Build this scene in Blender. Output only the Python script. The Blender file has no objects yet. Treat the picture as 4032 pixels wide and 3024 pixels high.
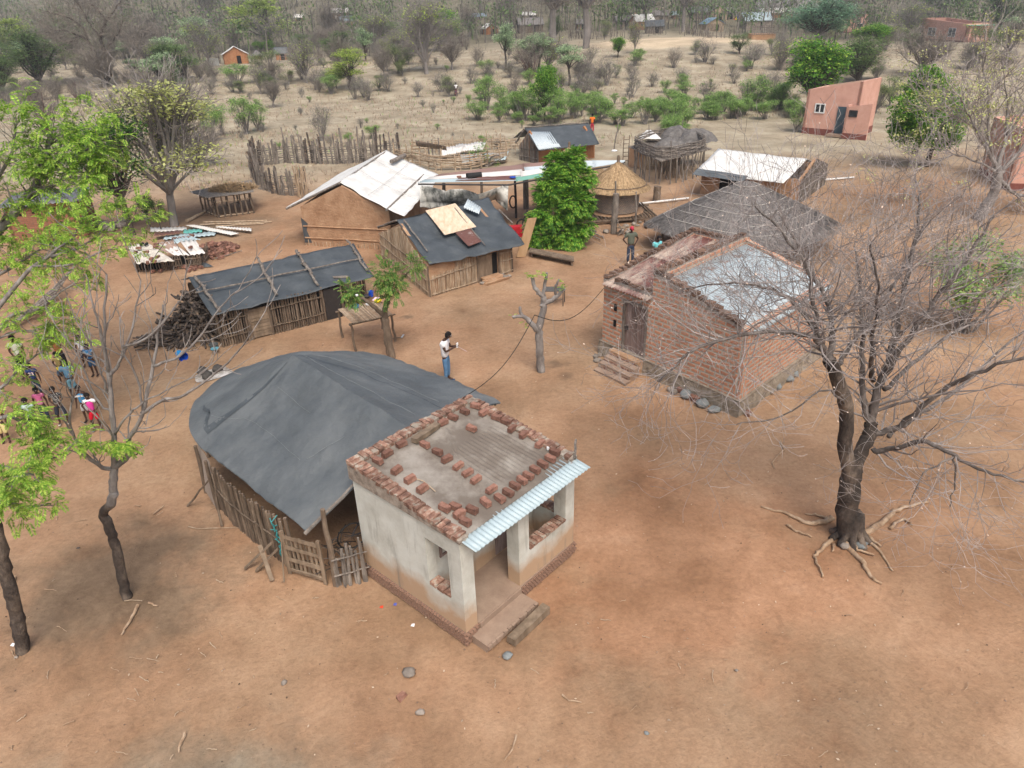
import bpy, math, random
from mathutils import Vector as V, Matrix, noise as NZ
sc = bpy.context.scene
col = sc.collection
PI = math.pi
# ---------------------------------------------------------------- camera
CH = 10.6; FP = 2795.0; PITCH = math.radians(28.0); ROLL = math.radians(1.8)
_R = V((1, 0, 0)); _U = V((0, math.sin(PITCH), math.cos(PITCH))); CF = V((0, math.cos(PITCH), -math.sin(PITCH)))
CR = _R * math.cos(ROLL) - _U * math.sin(ROLL); CU = _U * math.cos(ROLL) + _R * math.sin(ROLL)
cd = bpy.data.cameras.new('camera'); cam = bpy.data.objects.new('camera', cd); col.objects.link(cam)
cd.sensor_fit = 'HORIZONTAL'; cd.sensor_width = 36.0; cd.lens = FP / 4032 * 36; cd.clip_start = .1; cd.clip_end = 3000
mw = Matrix((CR, CU, -CF)).transposed().to_4x4(); mw.translation = V((0, 0, CH)); cam.matrix_world = mw
sc.camera = cam
# ---------------------------------------------------------------- light
w = bpy.data.worlds.new('World'); sc.world = w; w.use_nodes = True
nt = w.node_tree; bg = nt.nodes['Background']; bg.inputs[1].default_value = .15
sky = nt.nodes.new('ShaderNodeTexSky'); sky.sky_type = 'NISHITA'; sky.sun_disc = False
SEL, SAZ = math.radians(57), math.radians(165)      # sun elevation, azimuth from +Y towards +X
sky.sun_elevation = SEL; sky.sun_rotation = SAZ; sky.air_density = 1.0; sky.dust_density = 7.0; sky.ozone_density = 1.0
nt.links.new(sky.outputs[0], bg.inputs[0])
sl = bpy.data.lights.new('sun', 'SUN'); sl.energy = 1.35; sl.angle = math.radians(28); sl.color = (1, .985, .955)
so = bpy.data.objects.new('sun', sl); col.objects.link(so)
sd = V((math.sin(SAZ) * math.cos(SEL), math.cos(SAZ) * math.cos(SEL), math.sin(SEL)))
so.rotation_euler = sd.to_track_quat('Z', 'Y').to_euler(); so.location = sd * 100
sc.view_settings.view_transform = 'Standard'; sc.view_settings.look = 'None'; sc.view_settings.exposure = 0.32
sc.view_settings.gamma = 1
sc.cycles.max_bounces = 5; sc.cycles.diffuse_bounces = 3; sc.cycles.transparent_max_bounces = 6
# ---------------------------------------------------------------- terrain and pixel -> place
def sst(a, b, x):
    t = min(1, max(0, (x - a) / (b - a))); return t * t * (3 - 2 * t)
def terr(x, y):
    if y < 60: return 0.0
    mound = math.exp(-((x - 26) / 30.0) ** 2) * (1 - .8 * sst(45, 75, x))
    z = sst(88, 140, y) * (2.6 + 2.2 * mound - 1.0 * sst(45, 80, x))
    z += sst(165, 520, y) * (27 + 24 * sst(-200, -90, x) + 6 * NZ.noise(V((x * .008, y * .006, 3))))
    z += sst(60, 90, y) * .5 * NZ.noise(V((x * .03, y * .03, 1)))
    return z
def ray(px, py): return CF + CR * ((px - 2016) / FP) - CU * ((py - 1512) / FP)
def W(px, py, h=0.0):
    d = ray(px, py)
    if d.z < -.16:
        t = (h - CH) / d.z; p = V((0, 0, CH)) + d * t
        if p.y < 60: return p
    t = 40.0
    while t < 700:
        p = V((0, 0, CH)) + d * t
        if p.z <= terr(p.x, p.y) + h: break
        t *= 1.004
    return V((p.x, p.y, terr(p.x, p.y) + h))
def pxm(p): return FP / ((p - V((0, 0, CH))).dot(CF))      # photo pixels per metre there
# ---------------------------------------------------------------- materials
MATS = {}
def new_mat(name):
    m = bpy.data.materials.new(name); m.use_nodes = True; MATS[name] = m
    return m, m.node_tree, m.node_tree.nodes['Principled BSDF']
def ramp(nt, src, stops, interp='LINEAR'):
    r = nt.nodes.new('ShaderNodeValToRGB'); e = r.color_ramp.elements; r.color_ramp.interpolation = interp
    while len(e) < len(stops): e.new(.5)
    for k, (p, c) in zip(e, stops): k.position = p; k.color = (*c, 1) if len(c) == 3 else c
    nt.links.new(src, r.inputs[0]); return r.outputs[0]
def noise_n(nt, vec, scale, detail=5, rough=.6, dist=0):
    n = nt.nodes.new('ShaderNodeTexNoise'); n.inputs['Scale'].default_value = scale; n.inputs['Detail'].default_value = detail
    n.inputs['Roughness'].default_value = rough; n.inputs['Distortion'].default_value = dist
    if vec: nt.links.new(vec, n.inputs['Vector'])
    return n.outputs[0]
def mix(nt, a, b, f, mode='MIX'):
    m = nt.nodes.new('ShaderNodeMix'); m.data_type = 'RGBA'; m.blend_type = mode
    for s, i in ((f, 0), (a, 6), (b, 7)):
        if isinstance(s, (int, float)): m.inputs[i].default_value = s
        elif isinstance(s, tuple): m.inputs[i].default_value = (*s, 1)
        else: nt.links.new(s, m.inputs[i])
    return m.outputs[2]
def bumpn(nt, bs, h, strength, dist=.02):
    b = nt.nodes.new('ShaderNodeBump'); b.inputs['Strength'].default_value = strength; b.inputs['Distance'].default_value = dist
    nt.links.new(h, b.inputs['Height']); nt.links.new(b.outputs[0], bs.inputs['Normal'])
def coords(nt, kind='Object', sc_=(1, 1, 1)):
    t = nt.nodes.new('ShaderNodeTexCoord'); mp = nt.nodes.new('ShaderNodeMapping'); mp.inputs['Scale'].default_value = sc_
    nt.links.new(t.outputs[kind], mp.inputs[0]); return mp.outputs[0]
def M(name, stops, scale=4, detail=6, rough=.9, bump=.25, bscale=30, stretch=(1, 1, 1), kind='Object', isl=0.0, metal=0, spec=.2, dist=0, bd=.02, obj=0.0):
    m, nt, bs = new_mat(name)
    c = coords(nt, kind, stretch)
    n = noise_n(nt, c, scale, detail, .65, dist)
    out = ramp(nt, n, stops)
    if isl or obj:
        g = nt.nodes.new('ShaderNodeNewGeometry'); oi = nt.nodes.new('ShaderNodeObjectInfo')
        mr = nt.nodes.new('ShaderNodeMapRange'); mr.inputs[3].default_value = 1 - (isl or obj); mr.inputs[4].default_value = 1 + (isl or obj)
        nt.links.new(g.outputs['Random Per Island'] if isl else oi.outputs['Random'], mr.inputs[0])
        vm = nt.nodes.new('ShaderNodeVectorMath'); vm.operation = 'SCALE'; nt.links.new(out, vm.inputs[0]); nt.links.new(mr.outputs[0], vm.inputs['Scale'])
        out = vm.outputs[0]
    nt.links.new(out, bs.inputs['Base Color'])
    bs.inputs['Roughness'].default_value = rough; bs.inputs['Metallic'].default_value = metal; bs.inputs['Specular IOR Level'].default_value = spec
    if bump: bumpn(nt, bs, noise_n(nt, c, bscale, 4), bump, bd)
    return m
def flat(name, c, rough=.8, var=.12): 
    a = tuple(x * (1 - var) for x in c); b = tuple(min(1, x * (1 + var)) for x in c)
    return M(name, [(.35, a), (.65, b)], 9, 4, rough, .15, 60)
def leafm(name, c1, c2, c3=None, tr=.35):
    m, nt, bs = new_mat(name)
    g = nt.nodes.new('ShaderNodeNewGeometry')
    st = [(0, c1), (.6, c2), (1, c3 or c2)]
    o = ramp(nt, g.outputs['Random Per Island'], st)
    # slow clumps of older and younger leaf colour
    n = noise_n(nt, coords(nt, 'Object'), 1.3, 3)
    mr = nt.nodes.new('ShaderNodeMapRange'); mr.inputs[1].default_value = .3; mr.inputs[2].default_value = .7; mr.inputs[3].default_value = .72; mr.inputs[4].default_value = 1.28
    nt.links.new(n, mr.inputs[0]); vm = nt.nodes.new('ShaderNodeVectorMath'); vm.operation = 'SCALE'
    nt.links.new(o, vm.inputs[0]); nt.links.new(mr.outputs[0], vm.inputs['Scale']); o = vm.outputs[0]
    nt.links.new(o, bs.inputs['Base Color']); bs.inputs['Roughness'].default_value = .6; bs.inputs['Specular IOR Level'].default_value = .3
    t = nt.nodes.new('ShaderNodeBsdfTranslucent'); nt.links.new(o, t.inputs[0])
    mx = nt.nodes.new('ShaderNodeMixShader'); mx.inputs[0].default_value = tr
    out = nt.nodes['Material Output']; nt.links.new(bs.outputs[0], mx.inputs[1]); nt.links.new(t.outputs[0], mx.inputs[2]); nt.links.new(mx.outputs[0], out.inputs[0])
    return m
def brickm(name, b1, b2, mortar, bw=.27, bh=.1, mo=.018, stain=(.18, .13, .09), st=.35, rough=.92):
    m, nt, bs = new_mat(name)
    t = nt.nodes.new('ShaderNodeTexCoord'); uv = t.outputs['UV']
    # wobble the courses a little
    nn = nt.nodes.new('ShaderNodeTexNoise'); nn.inputs['Scale'].default_value = 5; nt.links.new(uv, nn.inputs[0])
    vs = nt.nodes.new('ShaderNodeVectorMath'); vs.operation = 'SCALE'; vs.inputs['Scale'].default_value = .035
    nt.links.new(nn.outputs[1], vs.inputs[0]); va = nt.nodes.new('ShaderNodeVectorMath'); nt.links.new(uv, va.inputs[0]); nt.links.new(vs.outputs[0], va.inputs[1])
    b = nt.nodes.new('ShaderNodeTexBrick'); nt.links.new(va.outputs[0], b.inputs['Vector'])
    b.inputs['Scale'].default_value = 1; b.inputs['Brick Width'].default_value = bw; b.inputs['Row Height'].default_value = bh
    b.inputs['Mortar Size'].default_value = mo; b.inputs['Mortar Smooth'].default_value = .5; b.inputs['Bias'].default_value = -.1
    b.inputs['Color1'].default_value = (*b1, 1); b.inputs['Color2'].default_value = (*b2, 1); b.inputs['Mortar'].default_value = (*mortar, 1)
    n = noise_n(nt, uv, 3, 8, .7)
    o = mix(nt, b.outputs[0], stain, ramp(nt, n, [(.48, (0, 0, 0)), (.75, (st,) * 3)]))
    n2 = noise_n(nt, uv, 1.6, 5, .7)
    o = mix(nt, o, mortar, ramp(nt, n2, [(.58, (0, 0, 0)), (.7, (.75,) * 3)]))
    o = mix(nt, o, ramp(nt, noise_n(nt, uv, 45, 3), [(.3, (.8,) * 3), (.7, (1.15,) * 3)]), 1.0, 'MULTIPLY')
    nt.links.new(o, bs.inputs['Base Color']); bs.inputs['Roughness'].default_value = rough
    hm = mix(nt, b.outputs['Fac'], noise_n(nt, uv, 30, 4), .3)
    inv = nt.nodes.new('ShaderNodeMath'); inv.operation = 'SUBTRACT'; inv.inputs[0].default_value = 1; nt.links.new(hm, inv.inputs[1])
    bumpn(nt, bs, inv.outputs[0], .7, .02)
    return m
def rusty(name, base, rust, lo=.5, hi=.62, scale=2.2, st=(1, 1, 1), metal=.0, rough=.5, kind='UV'):
    m, nt, bs = new_mat(name); c = coords(nt, kind, st)
    n = noise_n(nt, c, scale, 8, .7)
    o = mix(nt, ramp(nt, noise_n(nt, c, 7, 4), [(.3, tuple(x * .85 for x in base)), (.7, base)]), ramp(nt, noise_n(nt, c, 11, 5), [(.3, tuple(x * .6 for x in rust)), (.7, rust)]), ramp(nt, n, [(lo, (0, 0, 0)), (hi, (1, 1, 1))]))
    nt.links.new(o, bs.inputs['Base Color']); bs.inputs['Roughness'].default_value = rough; bs.inputs['Metallic'].default_value = metal
    bumpn(nt, bs, noise_n(nt, c, 25, 3), .1, .01)
    return m
WOOD = M('weathered_pole', [(.25, (.065, .048, .035)), (.5, (.145, .108, .078)), (.75, (.27, .215, .16))], 6, 6, .9, .4, 40, (1, 1, .3), isl=.35)
WOODG = M('grey_pole', [(.25, (.07, .06, .052)), (.5, (.175, .152, .13)), (.75, (.33, .295, .255))], 7, 6, .9, .4, 40, (1, 1, .3), isl=.4)
WOODP = M('pale_stick', [(.25, (.22, .15, .09)), (.5, (.38, .29, .20)), (.75, (.52, .43, .33))], 7, 6, .9, .4, 40, (1, 1, .3), isl=.3)
CHAR = M('blackened_stick', [(.25, (.02, .018, .017)), (.5, (.075, .062, .055)), (.78, (.24, .17, .11))], 5, 6, .9, .4, 40, isl=.5)
PLANK = M('plank_wood', [(.25, (.10, .075, .05)), (.5, (.20, .15, .105)), (.75, (.31, .24, .17))], 5, 6, .85, .35, 40, (1, 1, .2), isl=.25)
DOORW = M('door_wood', [(.3, (.10, .075, .065)), (.5, (.22, .16, .14)), (.72, (.38, .31, .29))], 5, 7, .8, .35, 40, (1, 1, .15))
TARP = M('black_tarp', [(.25, (.040, .048, .054)), (.5, (.062, .073, .081)), (.75, (.10, .113, .12))], 1.1, 7, .6, .8, 2.2, spec=.4, bd=.07)
TARPD = M('black_tarp_dusty', [(.2, (.060, .070, .075)), (.42, (.092, .105, .112)), (.62, (.13, .143, .147)), (.8, (.21, .21, .195))], .55, 8, .6, .9, 1.7, spec=.4, bd=.09)
TARPW = M('white_tarp', [(.25, (.50, .49, .455)), (.5, (.66, .66, .63)), (.75, (.76, .76, .74))], 1.6, 6, .6, .12, 14)
TARPM = M('mildewed_tarp', [(.38, (.03, .035, .03)), (.47, (.22, .22, .20)), (.55, (.55, .54, .49)), (.75, (.70, .69, .64))], 1.1, 7, .7, .2, 14, (1, 1, .7))
PLAST = None
MUD = M('mud_wall', [(.25, (.25, .14, .078)), (.5, (.38, .235, .14)), (.75, (.48, .33, .21))], 1.7, 8, .95, .8, 9, bd=.06)
MUDR = M('orange_mud', [(.25, (.27, .115, .05)), (.5, (.36, .17, .08)), (.75, (.42, .23, .12))], 2.5, 7, .95, .6, 12, bd=.05)
MUDG = M('grey_mud', [(.25, (.2, .165, .13)), (.75, (.33, .28, .23))], 2, 6, .95, .4, 14)
CEM = M('cement', [(.2, (.12, .10, .085)), (.5, (.30, .265, .23)), (.8, (.44, .41, .37))], 4, 8, .9, .35, 25)
FLOORC = M('cement_floor', [(.25, (.22, .15, .11)), (.75, (.37, .275, .205))], 2.5, 7, .85, .2, 25)
BRK = M('fired_brick', [(.28, (.09, .055, .043)), (.43, (.20, .11, .08)), (.52, (.30, .18, .13)), (.60, (.34, .295, .24))], 6, 6, .92, .5, 35, isl=.3, obj=0)
BRKO = M('loose_brick', [(.25, (.10, .055, .042)), (.5, (.235, .12, .087)), (.75, (.35, .22, .165))], 9, 6, .92, .5, 35, obj=.3)
MORT = M('mortar_lime', [(.25, (.22, .19, .15)), (.75, (.42, .39, .33))], 14, 6, .95, .5, 40)
BRICKW = brickm('brick_wall', (.56, .27, .16), (.42, .19, .115), (.42, .37, .30), .34, .15, .038, st=.22)
BRICKP = brickm('plinth_brick', (.27, .16, .11), (.22, .13, .09), (.16, .12, .09), .16, .075, .012)
BRICKH = brickm('hut_brick', (.34, .15, .085), (.26, .11, .06), (.2, .11, .07), .27, .1, .012)
STONEP = M('stone_plinth', [(.25, (.13, .11, .09)), (.45, (.24, .20, .15)), (.6, (.33, .28, .22)), (.8, (.22, .25, .26))], 3, 7, .95, .8, 8, bd=.08)
STONE = M('stone', [(.25, (.16, .14, .12)), (.75, (.38, .33, .28))], 6, 6, .9, .5, 15, obj=.25)
STONEB = M('blue_stone', [(.25, (.14, .15, .15)), (.75, (.28, .31, .31))], 6, 6, .9, .5, 15)
TIN = rusty('tin_sheet', (.50, .57, .60), (.42, .26, .16), .64, .72, 3)
TINB = rusty('tin_pale_blue', (.40, .50, .53), (.38, .22, .14), .62, .72, 4)
TINR = rusty('rusty_tin', (.50, .42, .34), (.20, .085, .07), .38, .54, 1.3, (1, .25, 1))
TINRR = rusty('rust_brown_tin', (.55, .53, .5), (.17, .075, .055), .3, .42, 2)
TING = rusty('green_tin', (.18, .40, .32), (.40, .48, .46), .55, .7, 3)
TINW = rusty('white_tin', (.68, .66, .62), (.36, .2, .13), .6, .7, 2.5)
THATCH = M('straw_thatch', [(.25, (.19, .12, .065)), (.5, (.36, .25, .14)), (.75, (.52, .38, .22))], 8, 6, .95, .6, 60, isl=.35)
THATCHG = M('grey_thatch', [(.25, (.085, .08, .077)), (.5, (.17, .16, .152)), (.75, (.29, .27, .255))], 8, 6, .95, .6, 60, isl=.3)
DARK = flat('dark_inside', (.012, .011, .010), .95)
IRON = flat('iron', (.05, .045, .045), .6)
PINK = M('pink_plaster', [(.25, (.52, .29, .22)), (.5, (.60, .345, .27)), (.75, (.66, .41, .33))], 1.3, 6, .9, .15, 30)
PINKD = flat('maroon_base', (.20, .075, .06), .9)
GREENP = flat('green_sheet', (.15, .38, .26), .5)
WHITEP = flat('white_paint', (.72, .73, .72), .5, .05)
GLASS = flat('window_glass', (.03, .035, .04), .15)
CARD = M('plywood_panel', [(.25, (.46, .33, .21)), (.5, (.64, .50, .36)), (.75, (.72, .62, .50))], 2, 6, .85, .15, 20, (3, 1, 1))
BLUE = flat('blue_plastic', (.01, .07, .48), .35)
BLUEL = flat('light_blue_plastic', (.03, .25, .48), .4)
WHT = flat('white_cloth', (.78, .78, .78), .85, .05)
RED = flat('red_plastic', (.5, .02, .03), .5)
YEL = flat('yellow_plastic', (.75, .62, .02), .5)
RUBBER = flat('rubber', (.02, .02, .02), .7)
ASH = M('ash', [(.35, (.20, .16, .13)), (.5, (.38, .36, .33)), (.62, (.56, .54, .52))], 3.5, 6, .98, .3, 20)
BARK = M('dark_bark', [(.3, (.03, .024, .02)), (.5, (.085, .068, .055)), (.72, (.21, .17, .14))], 5, 8, .95, .9, 25, (1, 1, .35), bd=.03)
BARKG = M('grey_bark', [(.3, (.12, .105, .095)), (.5, (.22, .20, .185)), (.72, (.36, .34, .32))], 5, 8, .95, .7, 25, (1, 1, .4), bd=.02)
BARKM = M('mixed_bark', [(.34, (.022, .019, .017)), (.5, (.075, .06, .05)), (.62, (.20, .16, .125)), (.76, (.33, .28, .23))], 1.6, 8, .95, 1, 22, (1, 1, .6), bd=.04)
LIMB = M('limb_bark', [(.3, (.055, .046, .04)), (.5, (.125, .108, .098)), (.72, (.27, .24, .215))], 4, 7, .95, .8, 25, (1, 1, .4), bd=.02)
TWIG = M('twig', [(.3, (.19, .165, .155)), (.7, (.40, .365, .345))], 3, 4, .9, 0, isl=.25)
TWIGD = M('far_twig', [(.3, (.15, .13, .108)), (.7, (.28, .25, .215))], 2, 3, .95, 0, isl=.3)
ROOTW = M('bleached_root', [(.25, (.18, .11, .07)), (.5, (.36, .25, .16)), (.75, (.52, .41, .30))], 6, 6, .9, .5, 30, isl=.15)
L_NEEM = leafm('neem_leaf', (.12, .27, .03), (.27, .45, .05), (.52, .66, .13), .4)
L_NEEMD = leafm('neem_dark_leaf', (.035, .11, .018), (.06, .17, .025), (.11, .25, .035))
L_TREE = leafm('bright_tree_leaf', (.05, .17, .02), (.14, .34, .03), (.36, .52, .07))
L_YEL = leafm('yellow_green_leaf', (.22, .33, .05), (.34, .46, .08), (.50, .57, .14))
L_YELP = leafm('pale_yellow_flower', (.38, .42, .12), (.50, .55, .20), (.62, .66, .30))
L_BUSH = leafm('bush_leaf', (.13, .25, .06), (.24, .40, .10), (.38, .52, .16))
L_PALE = leafm('pale_green_leaf', (.24, .35, .18), (.34, .47, .26), (.45, .57, .34))
L_DARK = leafm('dark_green_leaf', (.08, .14, .045), (.13, .21, .065), (.20, .27, .09))
L_BLUE = leafm('blue_green_leaf', (.12, .23, .14), (.18, .33, .20), (.26, .42, .27))
L_OLIVE = leafm('olive_leaf', (.12, .17, .06), (.20, .26, .09), (.30, .35, .14))
SKIN = flat('skin', (.065, .034, .024), .55, .1)
HAIR = flat('hair', (.012, .01, .01), .9)
EYE = flat('eye_white', (.6, .58, .55), .4)
# white plaster with splash stain near the ground and dark streaks under the parapet
m_, nt_, bs_ = new_mat('lime_plaster')
c_ = coords(nt_, 'Object'); sep = nt_.nodes.new('ShaderNodeSeparateXYZ'); nt_.links.new(c_, sep.inputs[0])
n_ = noise_n(nt_, c_, 1.4, 8, .65)
o_ = ramp(nt_, n_, [(.25, (.32, .32, .275)), (.42, (.48, .49, .44)), (.58, (.57, .59, .54)), (.8, (.64, .66, .62))])
zz = nt_.nodes.new('ShaderNodeMath'); zz.operation = 'MULTIPLY_ADD'; zz.inputs[1].default_value = -1.05; nt_.links.new(sep.outputs[2], zz.inputs[0])
n2 = nt_.nodes.new('ShaderNodeMath'); n2.operation = 'MULTIPLY_ADD'; n2.inputs[1].default_value = 1.3; n2.inputs[2].default_value = .3
nt_.links.new(noise_n(nt_, c_, 1.1, 6), n2.inputs[0]); nt_.links.new(n2.outputs[0], zz.inputs[2])
o_ = mix(nt_, o_, (.42, .27, .155), ramp(nt_, zz.outputs[0], [(-.0, (0, 0, 0)), (.42, (.9,) * 3)]))
cs = coords(nt_, 'Object', (5, 5, .8)); o_ = mix(nt_, o_, (.17, .17, .15), ramp(nt_, noise_n(nt_, cs, 1.2, 6), [(.56, (0, 0, 0)), (.76, (.6,) * 3)]))
nt_.links.new(o_, bs_.inputs['Base Color']); bs_.inputs['Roughness'].default_value = .9
bumpn(nt_, bs_, noise_n(nt_, c_, 9, 6), .3, .03)
PLAST = m_
# basket weave
m_, nt_, bs_ = new_mat('basket_weave'); t_ = nt_.nodes.new('ShaderNodeTexCoord')
ck = nt_.nodes.new('ShaderNodeTexBrick'); nt_.links.new(t_.outputs['UV'], ck.inputs[0]); ck.inputs['Scale'].default_value = 1
ck.inputs['Brick Width'].default_value = .11; ck.inputs['Row Height'].default_value = .045; ck.inputs['Mortar Size'].default_value = .008
ck.inputs['Color1'].default_value = (.46, .38, .29, 1); ck.inputs['Color2'].default_value = (.34, .30, .27, 1); ck.inputs['Mortar'].default_value = (.06, .05, .045, 1)
nt_.links.new(ck.outputs[0], bs_.inputs['Base Color']); bs_.inputs['Roughness'].default_value = .9; WEAVE = m_
# roof membrane of the porch
ROOFC = M('roof_screed', [(.2, (.11, .09, .075)), (.46, (.17, .145, .12)), (.58, (.29, .265, .23)), (.8, (.42, .40, .36))], .7, 9, .85, .3, 20)
# ---------------------------------------------------------------- mesh builder
def fr(d):
    d = V(d).normalized(); a = V((0, 0, 1)) if abs(d.z) < .93 else V((1, 0, 0))
    x = d.cross(a).normalized(); return x, d.cross(x).normalized()
class MB:
    def __init__(s): s.v = []; s.f = []; s.uv = {}; s.m = []; s.mi = 0
    def face(s, pts, uv=None):
        i = len(s.v); s.v += [tuple(p) for p in pts]; s.f.append(tuple(range(i, i + len(pts)))); s.m.append(s.mi)
        if uv: s.uv[len(s.f) - 1] = uv
    def idx(s, f, uv=None):
        s.f.append(f); s.m.append(s.mi)
        if uv: s.uv[len(s.f) - 1] = uv
    def box(s, c, X, Y, Z, jit=0, rnd=random):
        c = V(c); X = V(X) / 2; Y = V(Y) / 2; Z = V(Z) / 2; i = len(s.v)
        for a, b, d in ((-1, -1, -1), (1, -1, -1), (1, 1, -1), (-1, 1, -1), (-1, -1, 1), (1, -1, 1), (1, 1, 1), (-1, 1, 1)):
            p = c + X * a + Y * b + Z * d
            if jit: p += V((rnd.uniform(-jit, jit), rnd.uniform(-jit, jit), rnd.uniform(-jit, jit)))
            s.v.append(tuple(p))
        lx, ly, lz = X.length * 2, Y.length * 2, Z.length * 2
        for f, (a, b) in (((0, 3, 2, 1), (ly, lx)), ((4, 5, 6, 7), (lx, ly)), ((0, 1, 5, 4), (lx, lz)), ((1, 2, 6, 5), (ly, lz)), ((2, 3, 7, 6), (lx, lz)), ((3, 0, 4, 7), (ly, lz))):
            s.idx(tuple(i + k for k in f), ((0, 0), (a, 0), (a, b), (0, b)))
    def tube(s, pts, rs, n=6, cap=True):
        pts = [V(p) for p in pts]; k = len(pts); i0 = len(s.v)
        if not isinstance(rs, (list, tuple)): rs = [rs] * k
        x, y = fr(pts[-1] - pts[0] if (pts[-1] - pts[0]).length > 1e-5 else V((0, 0, 1)))
        for j, p in enumerate(pts):
            d = (pts[min(j + 1, k - 1)] - pts[max(j - 1, 0)])
            if d.length > 1e-6:
                d.normalize(); x = (x - d * x.dot(d)); x = x.normalized() if x.length > 1e-5 else fr(d)[0]; y = d.cross(x)
            for a in range(n):
                t = 2 * PI * a / n; s.v.append(tuple(p + (x * math.cos(t) + y * math.sin(t)) * rs[j]))
        L = 0
        for j in range(k - 1):
            l2 = L + (pts[j + 1] - pts[j]).length
            for a in range(n):
                b = (a + 1) % n
                s.idx((i0 + j * n + a, i0 + j * n + b, i0 + (j + 1) * n + b, i0 + (j + 1) * n + a))
            L = l2
        if cap and n > 3:
            s.idx(tuple(i0 + a for a in range(n))[::-1]); s.idx(tuple(i0 + (k - 1) * n + a for a in range(n)))
    def grid(s, P, nu, nv, UV=None, thick=0.0, closeu=False):
        i0 = len(s.v); g = [[V(P(a / nu, b / nv)) for b in range(nv + 1)] for a in range(nu + 1)]
        for r in g:
            for p in r: s.v.append(tuple(p))
        I = lambda a, b, o=0: i0 + o + a * (nv + 1) + b
        for a in range(nu):
            for b in range(nv):
                uv = None
                if UV: uv = tuple(UV(x / nu, y / nv) for x, y in ((a, b), (a + 1, b), (a + 1, b + 1), (a, b + 1)))
                s.idx((I(a, b), I(a + 1, b), I(a + 1, b + 1), I(a, b + 1)), uv)
        if thick:
            o = len(s.v) - i0
            nrm = (g[-1][0] - g[0][0]).cross(g[0][-1] - g[0][0]).normalized()
            for r in g:
                for p in r: s.v.append(tuple(p - nrm * thick))
            for a in range(nu):
                for b in range(nv): s.idx((I(a, b, o), I(a, b + 1, o), I(a + 1, b + 1, o), I(a + 1, b, o)))
            for a in range(nu):
                s.idx((I(a, 0), I(a, 0, o), I(a + 1, 0, o), I(a + 1, 0))); s.idx((I(a, nv), I(a + 1, nv), I(a + 1, nv, o), I(a, nv, o)))
            for b in range(nv):
                s.idx((I(0, b), I(0, b + 1), I(0, b + 1, o), I(0, b, o))); s.idx((I(nu, b), I(nu, b, o), I(nu, b + 1, o), I(nu, b + 1)))
    def build(s, name, mats, parent=None, smooth=False):
        me = bpy.data.meshes.new(name); me.from_pydata(s.v, [], s.f)
        if not isinstance(mats, (list, tuple)): mats = [mats]
        for m in mats: me.materials.append(m)
        if len(mats) > 1: me.polygons.foreach_set('material_index', s.m)
        if s.uv:
            l = me.uv_layers.new(name='UVMap'); d = [0.0] * (2 * len(me.loops)); k = 0
            for i, f in enumerate(s.f):
                u = s.uv.get(i)
                for j in range(len(f)):
                    if u: d[2 * k], d[2 * k + 1] = u[j]
                    k += 1
            l.data.foreach_set('uv', d)
        if smooth: me.polygons.foreach_set('use_smooth', [True] * len(s.f))
        me.update(); o = bpy.data.objects.new(name, me); col.objects.link(o); o.parent = parent
        return o
def tag(o, label=None, cat=None, group=None, kind=None):
    if label: o['label'] = label
    if cat: o['category'] = cat
    if group: o['group'] = group
    if kind: o['kind'] = kind
    return o
def empty(name, loc, label, cat, group=None):
    o = bpy.data.objects.new(name, None); col.objects.link(o); o.location = loc; o.empty_display_size = .2
    return tag(o, label, cat, group)
def shift(mb, o):      # move a builder's vertices into the frame of a parent standing at o
    mb.v = [(x - o[0], y - o[1], z - o[2]) for x, y, z in mb.v]; return mb
def part(mb, name, mat, root, smooth=False, label=None):
    q = root.location.copy(); p = root.parent
    while p: q += p.location; p = p.parent
    o = shift(mb, q).build(name, mat, root, smooth)
    if label: o['label'] = label
    return o
def thing(mb, name, mat, label, cat, group=None, smooth=False, org=None):
    org = org or V((sum(v[0] for v in mb.v) / len(mb.v), sum(v[1] for v in mb.v) / len(mb.v), min(v[2] for v in mb.v)))
    o = shift(mb, org).build(name, mat, None, smooth); o.location = org
    return tag(o, label, cat, group)
def nz(x, y, z=0, s=1.0): return NZ.noise(V((x * s, y * s, z)))
def lerp(a, b, t): return a + (b - a) * t
def tarp(mb, c, nu=24, nv=16, amp=.05, fr_=1.2, seed=0, thick=.012, sag=0.0, ragged=.0):
    c = [V(p) for p in c]; n = (c[1] - c[0]).cross(c[3] - c[0]).normalized()
    if n.z < 0: n = -n
    def P(u, v):
        ee = ragged * nz(u * 9, v * 9, seed + 5)
        q = lerp(lerp(c[0], c[1], u), lerp(c[3], c[2], u), v + (ee if v in (0, 1) else 0))
        d = amp * (nz(q.x, q.y, seed + q.z, fr_) + .5 * nz(q.x, q.y, seed + 9, fr_ * 2.6))
        return q + n * (d - sag * math.sin(PI * u) * .5 - sag * math.sin(PI * v))
    mb.grid(P, nu, nv, lambda u, v: (u * (c[1] - c[0]).length, v * (c[3] - c[0]).length), thick)
def corr(mb, c, wl=.15, amp=.018, nv=3, seed=0, jit=.01, thick=.004):   # ridges run from c0->c3
    c = [V(p) for p in c]; L = (c[1] - c[0]).length; n = (c[1] - c[0]).cross(c[3] - c[0]).normalized()
    if n.z < 0: n = -n
    k = max(2, int(L / wl)); nu = k * 6
    def P(u, v):
        q = lerp(lerp(c[0], c[1], u), lerp(c[3], c[2], u), v)
        return q + n * (amp * math.sin(u * k * 2 * PI) + jit * nz(q.x, q.y, seed, 1.5))
    mb.grid(P, nu, nv, lambda u, v: (u * L, v * (c[3] - c[0]).length), thick)
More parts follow.
